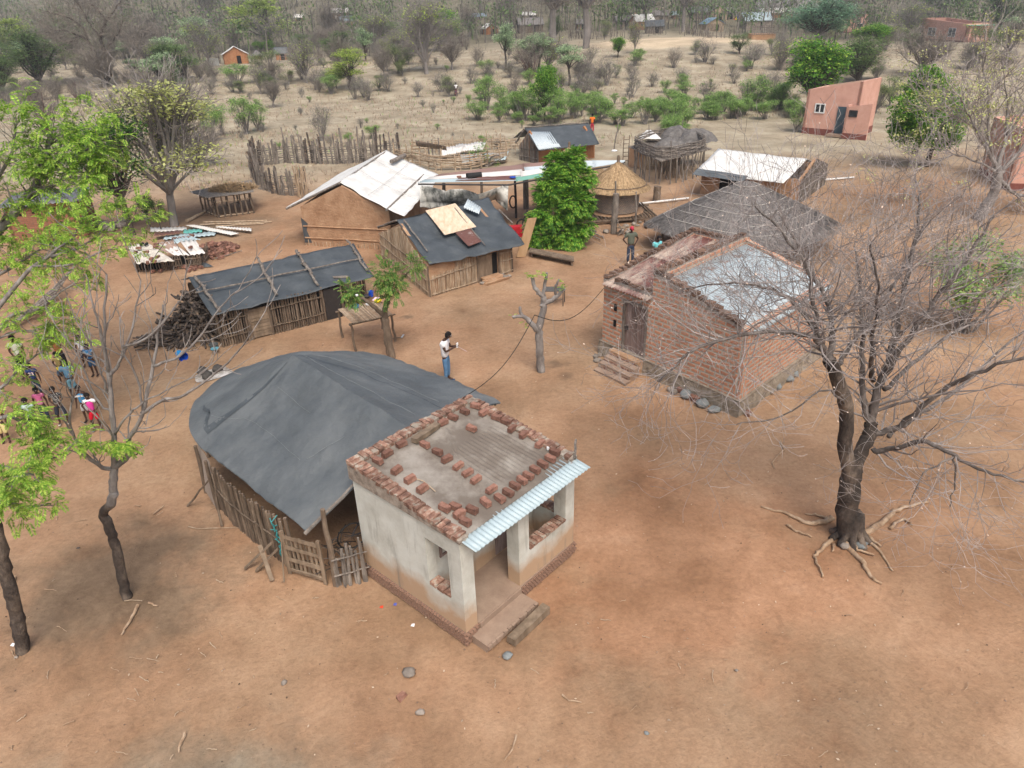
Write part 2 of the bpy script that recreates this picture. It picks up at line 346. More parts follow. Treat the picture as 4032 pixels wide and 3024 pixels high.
def polewall(mb, a, b, ha, hb, sp=.075, r=.03, seed=0, z0=0.0, top=None, n=6, jit=.02, lash=(.25, .75)):
    a, b = V(a), V(b); L = (b - a).length; d = (b - a) / L; k = max(2, int(L / sp)); R = random.Random(seed); nn = V((-d.y, d.x, 0))
    for i in range(k + 1):
        t = i / k; h = lerp(ha, hb, t) if top is None else top(t)
        h += R.uniform(-.04, .03); p = lerp(a, b, t) + nn * R.uniform(-jit, jit); rr = r * R.uniform(.65, 1.25)
        q = p + V((R.uniform(-.02, .02), R.uniform(-.02, .02), 0)) + d * R.uniform(-.03, .03)
        m = (p + q) / 2 + d * R.uniform(-.015, .015)
        mb.tube([p + V((0, 0, z0 - .03)), m + V((0, 0, (z0 + h) / 2)), q + V((0, 0, h))], [rr, rr * .95, rr * .8], n)
    for f in lash:
        for sgn in (-1, 1):
            pts = [lerp(a, b, t / 6) + nn * sgn * (r + .022) + V((0, 0, z0 + f * (lerp(ha, hb, t / 6) - z0) + R.uniform(-.02, .02))) for t in range(7)]
            mb.tube(pts, [.02] * 7, 5)
def wallq(mb, a, b, z0, z1a, z1b, th=.15, apex=None):   # upright wall slab a->b (outer face), thickness inwards (left of a->b)
    a, b = V(a).to_2d().to_3d(), V(b).to_2d().to_3d(); d = (b - a).normalized(); n = V((-d.y, d.x, 0)) * th; L = (b - a).length
    prof = [(0, z0), (L, z0), (L, z1b)] + ([(apex[0] * L, apex[1])] if apex else []) + [(0, z1a)]
    P = [a + d * x + V((0, 0, z)) for x, z in prof]
    mb.face(P, prof); mb.face([p + n for p in P][::-1], prof[::-1]); k = len(P)
    for i in range(k):
        j = (i + 1) % k; l = (P[j] - P[i]).length
        mb.face([P[i], P[i] + n, P[j] + n, P[j]], ((0, 0), (0, th), (l, th), (l, 0)))
def stick(mb, a, b, r=.04, seed=0, n=6, wob=.03, k=4, taper=.7):
    R = random.Random(seed); a, b = V(a), V(b)
    pts = [lerp(a, b, t / k) + (V((R.uniform(-1, 1), R.uniform(-1, 1), R.uniform(-1, 1))) * wob if 0 < t < k else V((0, 0, 0))) for t in range(k + 1)]
    mb.tube(pts, [r * lerp(1, taper, t / k) for t in range(k + 1)], n)
def brick(mb, c, ang, sz=(.24, .11, .085), R=random, tilt=0, jit=.007):
    x = V((math.cos(ang), math.sin(ang), R.uniform(-tilt, tilt))).normalized(); y = V((-math.sin(ang), math.cos(ang), R.uniform(-tilt, tilt))); z = x.cross(y).normalized(); y = z.cross(x)
    mb.box(V(c) + z * sz[2] / 2, x * sz[0], y * sz[1], z * sz[2], jit, R)
def stonemb(mb, c, r, R=random, fl=.7):
    i0 = len(mb.v); c = V(c); nr = 5
    sx, sy = R.uniform(.75, 1.3), R.uniform(.75, 1.2); sd = R.uniform(0, 99)
    for j in range(nr + 1):
        th = PI * j / nr
        for a in range(8):
            ph = 2 * PI * a / 8; d = V((math.sin(th) * math.cos(ph), math.sin(th) * math.sin(ph), math.cos(th)))
            k = r * (1 + .35 * NZ.noise(d * 1.3 + V((sd, 0, 0))))
            mb.v.append(tuple(c + V((d.x * k * sx, d.y * k * sy, (d.z * k + r * .6) * fl))))
    for j in range(nr):
        for a in range(8):
            b = (a + 1) % 8; mb.idx((i0 + j * 8 + a, i0 + (j + 1) * 8 + a, i0 + (j + 1) * 8 + b, i0 + j * 8 + b))
# ---------------------------------------------------------------- ground
def make_ground():
    mb = MB(); xs = []; ys = []
    y = -6.0
    while y < 900: ys.append(y); y += .5 if y < 40 else (1.2 if y < 110 else (3 if y < 200 else 14))
    nx = 150
    for y in ys:
        hw = 40 + max(0, y) * 1.15
        for i in range(nx + 1):
            t = i / nx * 2 - 1; x = hw * t
            z = terr(x, y)
            if y < 60: z = .035 * nz(x, y, 0, .35) * 1 + .012 * nz(x, y, 4, 2.1) - .02
            else: z += .12 * nz(x, y, 2, .5) - .06
            mb.v.append((x, y, z))
    for j in range(len(ys) - 1):
        for i in range(nx):
            a = j * (nx + 1) + i; mb.idx((a, a + 1, a + nx + 2, a + nx + 1))
    m, nt, bs = new_mat('ground_soil'); c = coords(nt, 'Object')
    sp = nt.nodes.new('ShaderNodeSeparateXYZ'); nt.links.new(c, sp.inputs[0])
    red = ramp(nt, noise_n(nt, c, .45, 9, .62), [(.25, (.225, .125, .077)), (.42, (.325, .178, .108)), (.58, (.40, .228, .145)), (.75, (.48, .295, .20))])
    fine = ramp(nt, noise_n(nt, c, 9, 6, .7), [(.3, (.84,) * 3), (.5, (1,) * 3), (.72, (1.16,) * 3)])
    pale = ramp(nt, noise_n(nt, c, .6, 8, .65), [(.25, (.25, .165, .11)), (.5, (.36, .25, .17)), (.75, (.46, .345, .25))])
    def region(cx, cy, rx, ry, lo, hi, nzs=.25, na=.9):
        vm = nt.nodes.new('ShaderNodeVectorMath'); vm.operation = 'SUBTRACT'; nt.links.new(c, vm.inputs[0]); vm.inputs[1].default_value = (cx, cy, 0)
        v2 = nt.nodes.new('ShaderNodeVectorMath'); v2.operation = 'MULTIPLY'; nt.links.new(vm.outputs[0], v2.inputs[0]); v2.inputs[1].default_value = (1 / rx, 1 / ry, 0)
        ln = nt.nodes.new('ShaderNodeVectorMath'); ln.operation = 'LENGTH'; nt.links.new(v2.outputs[0], ln.inputs[0])
        ad = nt.nodes.new('ShaderNodeMath'); ad.operation = 'MULTIPLY_ADD'; ad.inputs[1].default_value = na; nt.links.new(noise_n(nt, c, nzs, 6), ad.inputs[0]); nt.links.new(ln.outputs[1], ad.inputs[2])
        return ramp(nt, ad.outputs[0], [(lo, (1, 1, 1)), (hi, (0, 0, 0))])
    # compound soil paler than the red porch yard
    o = mix(nt, red, pale, ramp(nt, noise_n(nt, c, .13, 5), [(.38, (.25,) * 3), (.62, (.75,) * 3)]))
    o = mix(nt, o, red, region(3.5, 11.5, 9, 7, .8, 1.8, .5, 1.0))
    grey = ramp(nt, noise_n(nt, c, .9, 7), [(.3, (.19, .15, .112)), (.7, (.35, .285, .222))])
    o = mix(nt, o, grey, region(-5.0, 6.4, 7.0, 3.8, .6, 1.75, .8, 1.0))
    o = mix(nt, o, ramp(nt, noise_n(nt, c, 1.1, 7), [(.3, (.16, .108, .074)), (.7, (.29, .20, .14))]), region(-8.5, 11.5, 6.0, 5.5, .7, 1.8, .8, 1.0))  # darker soil left of the barn, with its shade painted into the colour
    o = mix(nt, o, (.22, .16, .115), region(-17, 40, 10, 9, .5, 1.8, .4, 1.0))
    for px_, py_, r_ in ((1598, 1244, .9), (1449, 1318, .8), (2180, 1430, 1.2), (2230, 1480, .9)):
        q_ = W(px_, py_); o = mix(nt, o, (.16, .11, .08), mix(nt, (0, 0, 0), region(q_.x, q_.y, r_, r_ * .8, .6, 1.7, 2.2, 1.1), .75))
    # dry field beyond the kraal
    straw = ramp(nt, noise_n(nt, c, .35, 9, .7), [(.25, (.22, .18, .135)), (.45, (.335, .28, .215)), (.6, (.42, .365, .29)), (.8, (.51, .455, .375))])
    yy = nt.nodes.new('ShaderNodeMath'); yy.operation = 'MULTIPLY_ADD'; yy.inputs[1].default_value = 16; nt.links.new(noise_n(nt, c, .12, 6), yy.inputs[0]); nt.links.new(sp.outputs[1], yy.inputs[2])
    mrn = nt.nodes.new('ShaderNodeMapRange'); mrn.inputs[1].default_value = 52; mrn.inputs[2].default_value = 66; nt.links.new(yy.outputs[0], mrn.inputs[0])
    o = mix(nt, o, straw, mrn.outputs[0])
    o = mix(nt, o, pale, region(21, 52, 17, 9, .5, 1.8, .3, 1.0))
    o = mix(nt, o, (.56, .45, .335), region(30, 138, 34, 17, .75, 1.35, .1, .7))
    o = mix(nt, o, (.45, .37, .28), region(-22, 133, 22, 8, .6, 1.4, .1, .8))
    # woodland floor: brown-grey litter
    mr2 = nt.nodes.new('ShaderNodeMapRange'); mr2.inputs[1].default_value = 150; mr2.inputs[2].default_value = 200; nt.links.new(yy.outputs[0], mr2.inputs[0])
    o = mix(nt, o, (.19, .17, .125), mr2.outputs[0])
    o = mix(nt, o, fine, 1.0, 'MULTIPLY'); o = mix(nt, o, (.90, .925, .87), 1.0, 'MULTIPLY')
    o = mix(nt, o, ramp(nt, noise_n(nt, c, 1.7, 8, .72, .6), [(.30, (.82, .80, .80)), (.48, (1,) * 3), (.62, (1.03, 1.04, 1.05)), (.72, (1.22, 1.26, 1.28))]), 1.0, 'MULTIPLY')
    o = mix(nt, o, ramp(nt, noise_n(nt, c, .22, 6, .6), [(.35, (.82, .80, .78)), (.62, (1.12, 1.10, 1.08))]), 1.0, 'MULTIPLY')
    spk = ramp(nt, noise_n(nt, c, 38, 2, .5), [(.70, (1, 1, 1)), (.76, (.55,) * 3)]); o = mix(nt, o, spk, 1.0, 'MULTIPLY')
    nt.links.new(o, bs.inputs['Base Color']); bs.inputs['Roughness'].default_value = .96; bs.inputs['Specular IOR Level'].default_value = .1
    h = mix(nt, noise_n(nt, c, 2.2, 10, .72), noise_n(nt, c, 18, 5), .3); bumpn(nt, bs, h, .8, .07)
    o = mb.build('ground', m, None, True); tag(o, kind='structure'); return o
make_ground()
# ================================================================ plastered porch house
F0 = V((-1.0, 9.52, 0)); UA = V((2.13, 2.35, 0)).normalized(); VA = V((-UA.y, UA.x, 0)); Z1 = V((0, 0, 1))
def A(u, v, z=0): return F0 + UA * u + VA * v + Z1 * z
AW, AD = 3.38, 3.05
rA = random.Random(4)
hA = empty('porch_house', A(1.7, 1.5), 'small white plastered house with open porch and loose bricks on its flat roof', 'house')
def slab(mb, u0, u1, v0, v1, z0, z1, z1b=None):   # z1b: top height at v1
    z1b = z1 if z1b is None else z1b
    P = [A(u, v, z) for u, v, z in ((u0, v0, z0), (u1, v0, z0), (u1, v1, z0), (u0, v1, z0), (u0, v0, z1), (u1, v0, z1), (u1, v1, z1b), (u0, v1, z1b))]
    i = len(mb.v); mb.v += [tuple(p) for p in P]
    for f, (a, b) in (((0, 3, 2, 1), (1, 1)), ((4, 5, 6, 7), (u1 - u0, v1 - v0)), ((0, 1, 5, 4), (u1 - u0, z1 - z0)), ((1, 2, 6, 5), (v1 - v0, z1 - z0)), ((2, 3, 7, 6), (u1 - u0, z1b - z0)), ((3, 0, 4, 7), (v1 - v0, z1 - z0))):
        mb.idx(tuple(i + k for k in f), ((0, 0), (a, 0), (a, b), (0, b)))
def rh(v): return 2.44 + .36 * v / AD       # wall-top height going back
mb = MB(); TH = .22; i1 = .03
# left wall with window
slab(mb, i1, i1 + TH, .32, .36, .27, rh(.3), rh(.36)); slab(mb, i1, i1 + TH, .96, AD - i1, .27, rh(.96), rh(AD))
slab(mb, i1, i1 + TH, .36, .96, .27, .93); slab(mb, i1, i1 + TH, .36, .96, 2.06, rh(.36), rh(.96))
# corner column, front pillar, right column
slab(mb, i1, .34, i1, .32, .27, rh(0), rh(.3)); slab(mb, 1.57, 1.88, i1, .34, .27, rh(0), rh(.3)); slab(mb, 3.06, AW - i1, i1, .34, .27, rh(0), rh(.3))
slab(mb, .34, 1.57, i1 + .01, .22, 2.18, rh(0) - .05); slab(mb, 1.88, 3.06, i1 + .01, .22, 2.18, rh(0) - .05)   # lintels
slab(mb, 1.88, 3.06, i1, i1 + TH, .27, 1.03)                      # front half wall
# right wall: half wall with opening then solid
slab(mb, AW - i1 - TH, AW - i1, .34, 1.0, .27, 1.03); slab(mb, AW - i1 - TH, AW - i1, 1.0, AD - i1, .27, rh(1), rh(AD)); slab(mb, AW - i1 - TH, AW - i1, .34, 1.0, 2.1, rh(.34), rh(1))
# inner and back walls
slab(mb, i1 + TH, AW - i1 - TH, 1.0, 1.2, .27, rh(1) - .03); slab(mb, i1 + TH, AW - i1 - TH, AD - i1 - TH, AD - i1, .27, rh(AD) - .03)
wa = part(mb, 'wall', PLAST, hA)
mb = MB()                                                        # brick plinth with a ragged outer face
slab(mb, 0, AW, 0, AD, -.15, .265); part(mb, 'plinth', BRICKP, hA)
for s_ in range(2):
    mb = MB(); n_b = 42
    for i in range(n_b):
        for k in range(4):
            if s_ == 1 and .3 < i / n_b * AW < 1.55: continue
            t = (i + (k % 2) * .5) / n_b
            p = A(-.012, t * AD, .02 + k * .062) if s_ == 0 else A(t * AW, -.012, .02 + k * .062)
            d = VA if s_ == 0 else UA; o_ = UA if s_ == 0 else VA
            mb.box(p + Z1 * .028, d * .062, o_ * .05, Z1 * .05, .006, rA)
    part(mb, 'plinth_course', BRICKP, hA)
mb = MB(); slab(mb, .34, 3.1, .0, 1.0, .266, .30); slab(mb, .36, 1.55, -.03, .08, .12, .285); part(mb, 'porch_floor', FLOORC, hA)
mb = MB()                                                        # sill bricks
for i in range(3): brick(mb, A(i1 + TH / 2, .46 + i * .2, .93), math.atan2(UA.y, UA.x), (.24, .17, .07), rA)
part(mb, 'window_sill', BRK, hA); mb = MB()
for i in range(9): brick(mb, A(1.95 + i * .13, .13, 1.03), math.atan2(VA.y, VA.x), (.24, .11, .06), rA)
part(mb, 'window_sill', BRK, hA); mb = MB()
for i in range(5): brick(mb, A(AW - .14, .4 + i * .13, 1.03), math.atan2(UA.y, UA.x), (.24, .11, .06), rA)
part(mb, 'window_sill', BRK, hA)
mb = MB()
for z_, u_ in ((1.35, .62), (2.0, .62)): mb.box(A(.62, .99, z_), UA * .5, VA * .04, Z1 * .05)
for u_ in (.4, .62, .84): mb.box(A(u_, .985, 1.67), UA * .05, VA * .04, Z1 * .62)
part(mb, 'window_frame', DOORW, hA); mb = MB(); mb.box(A(2.3, .99, 1.2), UA * .8, VA * .03, Z1 * 1.7); part(mb, 'door', DOORW, hA)
# roof: screed sheet with ribbed part
mb = MB()
def Prf(u, v):
    uu, vv = .22 + u * (AW - .44), .02 + v * (AD - .2); z = rh(vv) + .03 + .015 * nz(uu, vv, 2, 2.5)
    if 1.6 < uu < 3.0 and .55 < vv < 1.9: z += .010 * math.sin(uu * 2 * PI / .105)
    z += .03 * math.exp(-((uu - .55 - vv * .62) / .03) ** 2) * (1 if 1.0 < vv < 2.6 else 0) + .02 * math.exp(-((uu - .9 - vv * .5) / .025) ** 2) * (1 if .6 < vv < 2.5 else 0)
    return A(uu, vv, z)
mb.grid(Prf, 200, 60); part(mb, 'roof', ROOFC, hA, True)
mb = MB(); corr(mb, [A(.05, -.36, 2.43), A(AW - .02, -.36, 2.40), A(AW - .02, .2, 2.485), A(.05, .2, 2.475)], .105, .014, 2, 3, .004, .003)
part(mb, 'tin_eave', TINB, hA, True)
# parapet: mortar bed + header bricks, on left, back and right
mb = MB(); mo = MB()
def pcourse(u0, v0, u1, v1, w_, ax):
    L = math.hypot(u1 - u0, v1 - v0); k = int(L / .125)
    for i in range(k):
        t = (i + .5) / k; u, v = lerp(u0, u1, t), lerp(v0, v1, t); z = rh(v) + .022 + rA.uniform(-.008, .012)
        if rA.random() < .93: brick(mb, A(u, v, z) , math.atan2(ax.y, ax.x) + rA.uniform(-.06, .06), (w_ * rA.uniform(.9, 1.05), .105, .085), rA, .04, .012)
slab(mo, -.01, .21, -.02, AD + .02, rh(0) + .002, rh(0) + .075, rh(AD) + .075); slab(mo, AW - .21, AW + .01, .0, AD + .02, rh(0) + .002, rh(0) + .075, rh(AD) + .075); slab(mo, .21, AW - .21, AD - .2, AD + .015, rh(AD) - .02, rh(AD) + .07)
pcourse(.10, .03, .10, AD, .25, UA); pcourse(AW - .10, .05, AW - .10, AD, .25, UA); pcourse(.25, AD - .1, AW - .25, AD - .1, .25, VA)
part(mo, 'parapet_mortar', M('dirty_mortar', [(.3, (.13, .105, .085)), (.5, (.30, .255, .21)), (.75, (.44, .40, .34))], 6, 7, .95, .6, 25), hA); part(mb, 'parapet', BRK, hA)
mb = MB(); stick(mb, A(AW - .1, -.02, 2.50), A(AW + .34, .28, 2.62), .035, 3, 5, .01); part(mb, 'roof_beam', WOODG, hA)
# step and beam on the ground
mb = MB(); slab(mb, .12, 1.56, -.40, -.005, -.03, .16)
for i in range(13): brick(mb, A(.18 + i * .112, -.40, .05), math.atan2(VA.y, VA.x), (.1, .1, .1), rA, .03)
o = part(mb, 'step', FLOORC, hA)
mb = MB(); mb.box(A(1.07, -.62, .095), UA * 1.08 + VA * .02, VA * .19, Z1 * .17, .012, rA)
thing(mb, 'timber_beam', PLANK, 'squared timber beam lying on the ground in front of the porch step', 'beam')
# loose bricks on the roof
base_brick = None
def roofpt(x, y):
    px, py = 1300 + x / 1.508, 1500 + y / 1.508; z = 2.6
    for _ in range(4): p = W(px, py, z); z = rh((p - F0).dot(VA)) + .05
    return W(px, py, z)
BR = [(865,158,1),(912,198,0),(800,192,1),(730,226,1),(670,256,0),(990,228,1),(1045,253,1),(1080,295,0),(1150,331,0),(840,293,1),(1245,385,0),(1335,433,1),(1308,471,1),(1262,505,1),(1218,538,1),(1177,573,1),(1140,600,1),(1098,633,1),(1058,673,1),(425,386,0),(342,441,0),(283,483,1),(562,388,1),(637,431,1),(695,473,0),(760,515,0),(815,555,0),(865,595,0),(957,653,0),(1008,708,1),(925,733,1),(845,778,1),(768,803,0),(805,848,1),(682,765,1),(548,651,0),(475,595,0),(395,541,0),(745,760,1)]
def loose_bricks(lst, label, group, sz=(.225, .11, .1)):
    first = None; out = []
    for i, (p, a) in enumerate(lst):
        if first is None or i % 5 == 0:
            mb = MB(); brick(mb, (0, 0, 0), 0, sz, rA, 0, .012); o = mb.build('brick', BRKO)
            first = o
        else:
            o = first.copy(); col.objects.link(o)
        o.location = p; o.rotation_euler = (rA.uniform(-.03, .03), rA.uniform(-.03, .03), a)
        tag(o, label, 'brick', group); out.append(o)
    return out
ua = math.atan2(UA.y, UA.x)
loose_bricks([(roofpt(x, y), ua + (PI / 2 if k else 0) + rA.uniform(-.15, .15)) for x, y, k in BR], 'loose red brick laid on the flat roof of the white porch house as a weight', 'bricks on the porch house roof')
mb = MB(); a_, b_ = roofpt(500, 370), roofpt(640, 275)
mb.box((a_ + b_) / 2 + Z1 * .06, (b_ - a_), (b_ - a_).cross(Z1).normalized() * .15, Z1 * .12, .012, rA)
thing(mb, 'timber_offcut', PLANK, 'short squared timber lying by the back parapet among the roof bricks', 'timber')
mb = MB(); pts = [roofpt(x, y) + Z1 * .02 for x, y in ((515, 588), (550, 598), (590, 630), (625, 662))]; mb.tube(pts, .012, 5); thing(mb, 'twig', WOODP, 'thin curved twig lying on the porch house roof', 'twig')
mb = MB(); p = roofpt(1294, 415); mb.tube([p + Z1 * .04, p + V((.0, .09, .04)), p + V((0, .12, .05)), p + V((0, .16, .05))], [.03, .03, .012, .012], 8); thing(mb, 'plastic_bottle', WHITEP, 'small white plastic bottle lying on the porch roof near its right parapet', 'bottle')

# ================================================================ big black tarp barn behind it
bB = empty('tarp_roofed_barn', A(2, 7), 'large round-ended pole barn under dusty black plastic, joined to the porch house', 'barn')
RG0, RG1, RZ = (1.6, 3.05), (2.1, 8.1), 2.8
def eave_pt(s):      # s 0..1 around the roof edge: left side, round end, right side
    if s < .36: t = s / .36; return (-.9 + .25 * t, 3.45 + (8.0 - 3.45) * t, 1.5 - .1 * t)
    if s < .70:
        t = (s - .36) / .34; a = PI + .12 - t * (PI - .1); return (2.45 + 3.1 * math.cos(a), 8.1 + 3.3 * math.sin(PI - a if False else a if a < 0 else a) , 1.38)
    t = (s - .70) / .30; return (5.55 + .1 * math.sin(PI * t), 8.3 - (8.3 - 4.2) * t, 1.35 + .1 * t)
def eave_pt(s):
    if s < .36: t = s / .36; return (-.9 + .25 * t, 3.45 + 4.65 * t, 1.5 - .1 * t)
    if s < .72:
        t = (s - .36) / .36; a = PI * (1 - t); return (2.45 + 3.1 * math.cos(a), 8.1 + 3.35 * math.sin(a), 1.38)
    t = (s - .72) / .28; return (5.55 + .05 * math.sin(PI * t), 8.1 - 4.0 * t, 1.38)
def ridge_pt(s):
    t = sst(0, 1, s / .36) if s < .36 else (1 if s < .72 else 1 - sst(0, 1, (s - .72) / .28))
    if s < .36: t = s / .36
    elif s >= .72: t = 1 - (s - .72) / .28
    return (lerp(RG0[0], RG1[0], t), lerp(RG0[1], RG1[1], t), RZ)
mb = MB()
def PB(s, v):
    e, r = eave_pt(s), ridge_pt(s); q = A(lerp(r[0], e[0], v), lerp(r[1], e[1], v), lerp(r[2], e[2], v) - .12 * math.sin(PI * v) * .6)
    wob = .05 * nz(s * 34, v * 1.6, 1) * v + .09 * nz(q.x, q.y, 7, .8) + .045 * abs(nz(q.x * .5 + q.y * 1.1, (q.x - q.y) * .35, 11, 1.3)) + .03 * nz(q.x * .6 + q.y, q.x - q.y, 3, 1.6) + .012 * nz(q.x, q.y, 5, 5)
    if v > .9: wob += -.05 * (v - .9) * 10 * (.5 + nz(s * 40, 0, 3))
    # keep the ridge itself soft
    return q + Z1 * (wob + .05 * math.exp(-v * 7))
mb.grid(PB, 200, 40)
# underside
i_ = len(mb.v); mb.grid(lambda s, v: PB(s, v) - Z1 * .03, 100, 12)
rf = part(mb, 'roof', TARPD, bB, True)
def onroof(s, v): return PB(s, v) + Z1 * .012
def wire(lst, r=.006):
    m = MB(); pts = []
    for (s0, v0), (s1, v1) in zip(lst, lst[1:]):
        for k in range(14): t = k / 14; pts.append(onroof(lerp(s0, s1, t), lerp(v0, v1, t)) + Z1 * rA.uniform(0, .006))
    m.tube(pts, r, 4); return m
WIRE = flat('wire', (.25, .27, .27), .6)
for k, l in enumerate([[(.40, .80), (.345, .62), (.24, .60), (.13, .64)], [(.33, .28), (.2, .30)], [(.62, .35), (.80, .45), (.95, .55)], [(.72, .10), (.85, .15), (.97, .22)], [(.10, .30), (.13, .62)]]):
    part(wire(l, .0034), 'roof_wire', WIRE, rf)
# overlapping lap seams of the sheet, a raised strip each
for lst in ([(.375, .90), (.37, .5), (.36, .03)], [(.70, .0 + .04), (.78, .35), (.86, .42), (.97, .5)], [(.375, .9), (.405, .8), (.43, .88)]):
    m = MB(); n_ = 0; L_ = []
    for (s0, v0), (s1, v1) in zip(lst, lst[1:]):
        for k in range(12): t = k / 12; L_.append((lerp(s0, s1, t), lerp(v0, v1, t)))
    def PS(a, b, L_=L_):
        s, v = L_[min(len(L_) - 1, int(a * (len(L_) - 1)))]; return PB(s + b * .012, v) + Z1 * (.012 if b < .5 else .002)
    m.grid(PS, len(L_) - 1, 2, None, .0); part(m, 'sheet_lap', TARP, rf, True)
# pole walls
mb = MB()
def wallpts(off):
    L = []
    for i in range(41):
        s = i / 40; e = eave_pt(s); cx, cy = lerp(e[0], 2.3, off), lerp(e[1], 6.5, off * .8); L.append((cx, cy, e[2]))
    return L
wp = wallpts(.07)
def wallrun(pts, h, seed, sp=.07, r=.032):
    for (a, b) in zip(pts, pts[1:]):
        polewall(mb, A(a[0], a[1]), A(b[0], b[1]), h, h, sp, r, seed + int(a[0] * 10), lash=(.55,))
wallrun([(-.95, 4.35, 0), (-.95, 5.0, 0), (-.98, 5.9, 0), (-.95, 6.8, 0), (-.85, 7.5, 0)], 1.30, 3)
wallrun([p for p in wp[18:]], 1.22, 9, .09)
part(mb, 'pole_wall', WOOD, bB)
mb = MB()
for u_, v_, h_, r_ in ((-.62, 3.25, 1.95, .07), (-.9, 4.22, 1.45, .055), (-1.0, 5.2, 1.4, .05), (-.9, 7.6, 1.4, .06), (-.75, 8.5, 1.35, .06), (.1, 10, 1.3, .05), (5.3, 4.4, 1.4, .05), (5.4, 7, 1.4, .05)):
    m = MB(); stick(m, A(u_, v_, -.05), A(u_ + rA.uniform(-.05, .05), v_, h_), r_, int(h_ * 99), 8, .02); part(m, 'post', WOOD, bB)
for (a, b) in (((-.95, 3.5, 1.42), (1.6, 3.12, 2.66)), ((-.8, 3.6, 1.38), (-.6, 8.0, 1.3)), ((-.5, 8.1, 1.3), (.6, 10.6, 1.25)), ((5.45, 4.2, 1.3), (5.45, 8.2, 1.3)), ((1.6, 3.1, 2.62), (2.05, 8.0, 2.6))):
    m = MB(); stick(m, A(*a), A(*b), .045, 5, 7, .03, 6, .85); part(m, 'roof_pole', WOODG, bB)
# gate of slats on the left, by the lowest eave
m = MB(); ga, gb = A(-1.02, 4.28, .0), A(-.72, 3.42, .0); gd = (gb - ga); gn = V((-gd.y, gd.x, 0)).normalized()
for i in range(8):
    t = (i + .5) / 8; m.box(ga + gd * t + Z1 * .55, gd.normalized() * (.055 if i % 2 else .045), gn * .022, Z1 * rA.uniform(.92, 1.0), .008, rA)
part(m, 'gate_slats', PLANK, bB)
for k, z_ in enumerate((.12, .42, .74, 1.02)):
    m = MB(); m.box(ga + gd * .5 + Z1 * z_ + gn * -.035, gd * 1.02, gn * .03, Z1 * .085, .012, rA); part(m, 'gate_rail', PLANK, bB)
for t in (0, 1):
    m = MB(); m.box(ga + gd * t + Z1 * .58 + gn * -.036, gd.normalized() * .075, gn * .05, Z1 * 1.16, .01, rA); part(m, 'gate_stile', PLANK, bB)
# rusty sheet leaning at the left end and board frame
m = MB(); corr(m, [A(-.95, 7.62, .05), A(-.75, 8.6, .05), A(-.55, 8.75, 1.25), A(-.78, 7.7, 1.25)], .09, .01, 2); part(m, 'side_sheet', rusty('grey_rust_tin', (.36, .32, .28), (.24, .16, .11), .45, .6), bB)
# short stub fence between gate and porch wall
fB = empty('stick_fence', A(-.4, 3.1), 'short fence of split grey poles between barn gate and white house', 'fence')
for k in range(11):
    t = k / 10; u_, v_ = lerp(-.62, -.12, t), lerp(3.24, 2.88, t); h_ = rA.uniform(.65, 1.0) if k < 9 else rA.uniform(.95, 1.2)
    m = MB(); stick(m, A(u_ + rA.uniform(-.06, .02), v_ + rA.uniform(-.07, .03), -.03), A(u_ + rA.uniform(-.04, .06), v_ + rA.uniform(-.05, .05), h_), rA.uniform(.028, .042), k, 7, .012, 3, .85); part(m, 'pale', WOODG, fB)
for z_ in (.3, .72):
    m = MB(); stick(m, A(-.68, 3.16, z_), A(-.06, 2.78, z_ + .05), .02, 3, 6, .02); part(m, 'rail', WOODG, fB)
for k, (a, b, w_) in enumerate((((-1.5, 4.9, .02), (-1.08, 4.55, .55), .09), ((-1.62, 5.15, .02), (-1.1, 4.75, .6), .1), ((-1.45, 4.35, .03), (-1.25, 5.0, .5), .08), ((-1.3, 4.15, .0), (-1.07, 4.3, .95), .045))):
    m = MB(); a, b = A(*a), A(*b); d = b - a; x, y = fr(d); m.box((a + b) / 2, d, x * w_, y * .03, .008, rA)
    thing(m, 'plank', PLANK, ['short weathered plank propped low against the barn wall beside the gate', 'longest grey plank leaning on the pole wall of the barn', 'crosswise grey board leaning over other planks by the barn', 'thin upright batten leaning beside the barn gate'][k], 'plank')
for k, (a, b) in enumerate((((-1.35, 8.3, 0), (-.85, 7.55, 1.0)), ((-1.2, 6.9, 0), (-.95, 7.3, 1.2)))):
    m = MB(); stick(m, A(*a), A(*b), .03, k, 6, .03); thing(m, 'prop_pole', WOOD, ['leaning pole propping the rusty sheet at the far end of the barn', 'thin forked stick leaning on the barn wall next to the tin sheet'][k], 'pole')
m = MB()
for k in range(10):
    a = A(-1.02 + rA.uniform(-.03, .03), 4.55 + rA.uniform(-.05, .05), .25 + k * .1); m.tube([a, a + V((rA.uniform(-.05, .05), rA.uniform(-.05, .05), .13)), a + V((rA.uniform(-.1, .1), rA.uniform(-.1, .1), .2))], .012, 4)
thing(m, 'rope', flat('teal_net', (.05, .26, .27)), 'frayed teal net rope hanging from the barn eave beside the gate', 'rope')
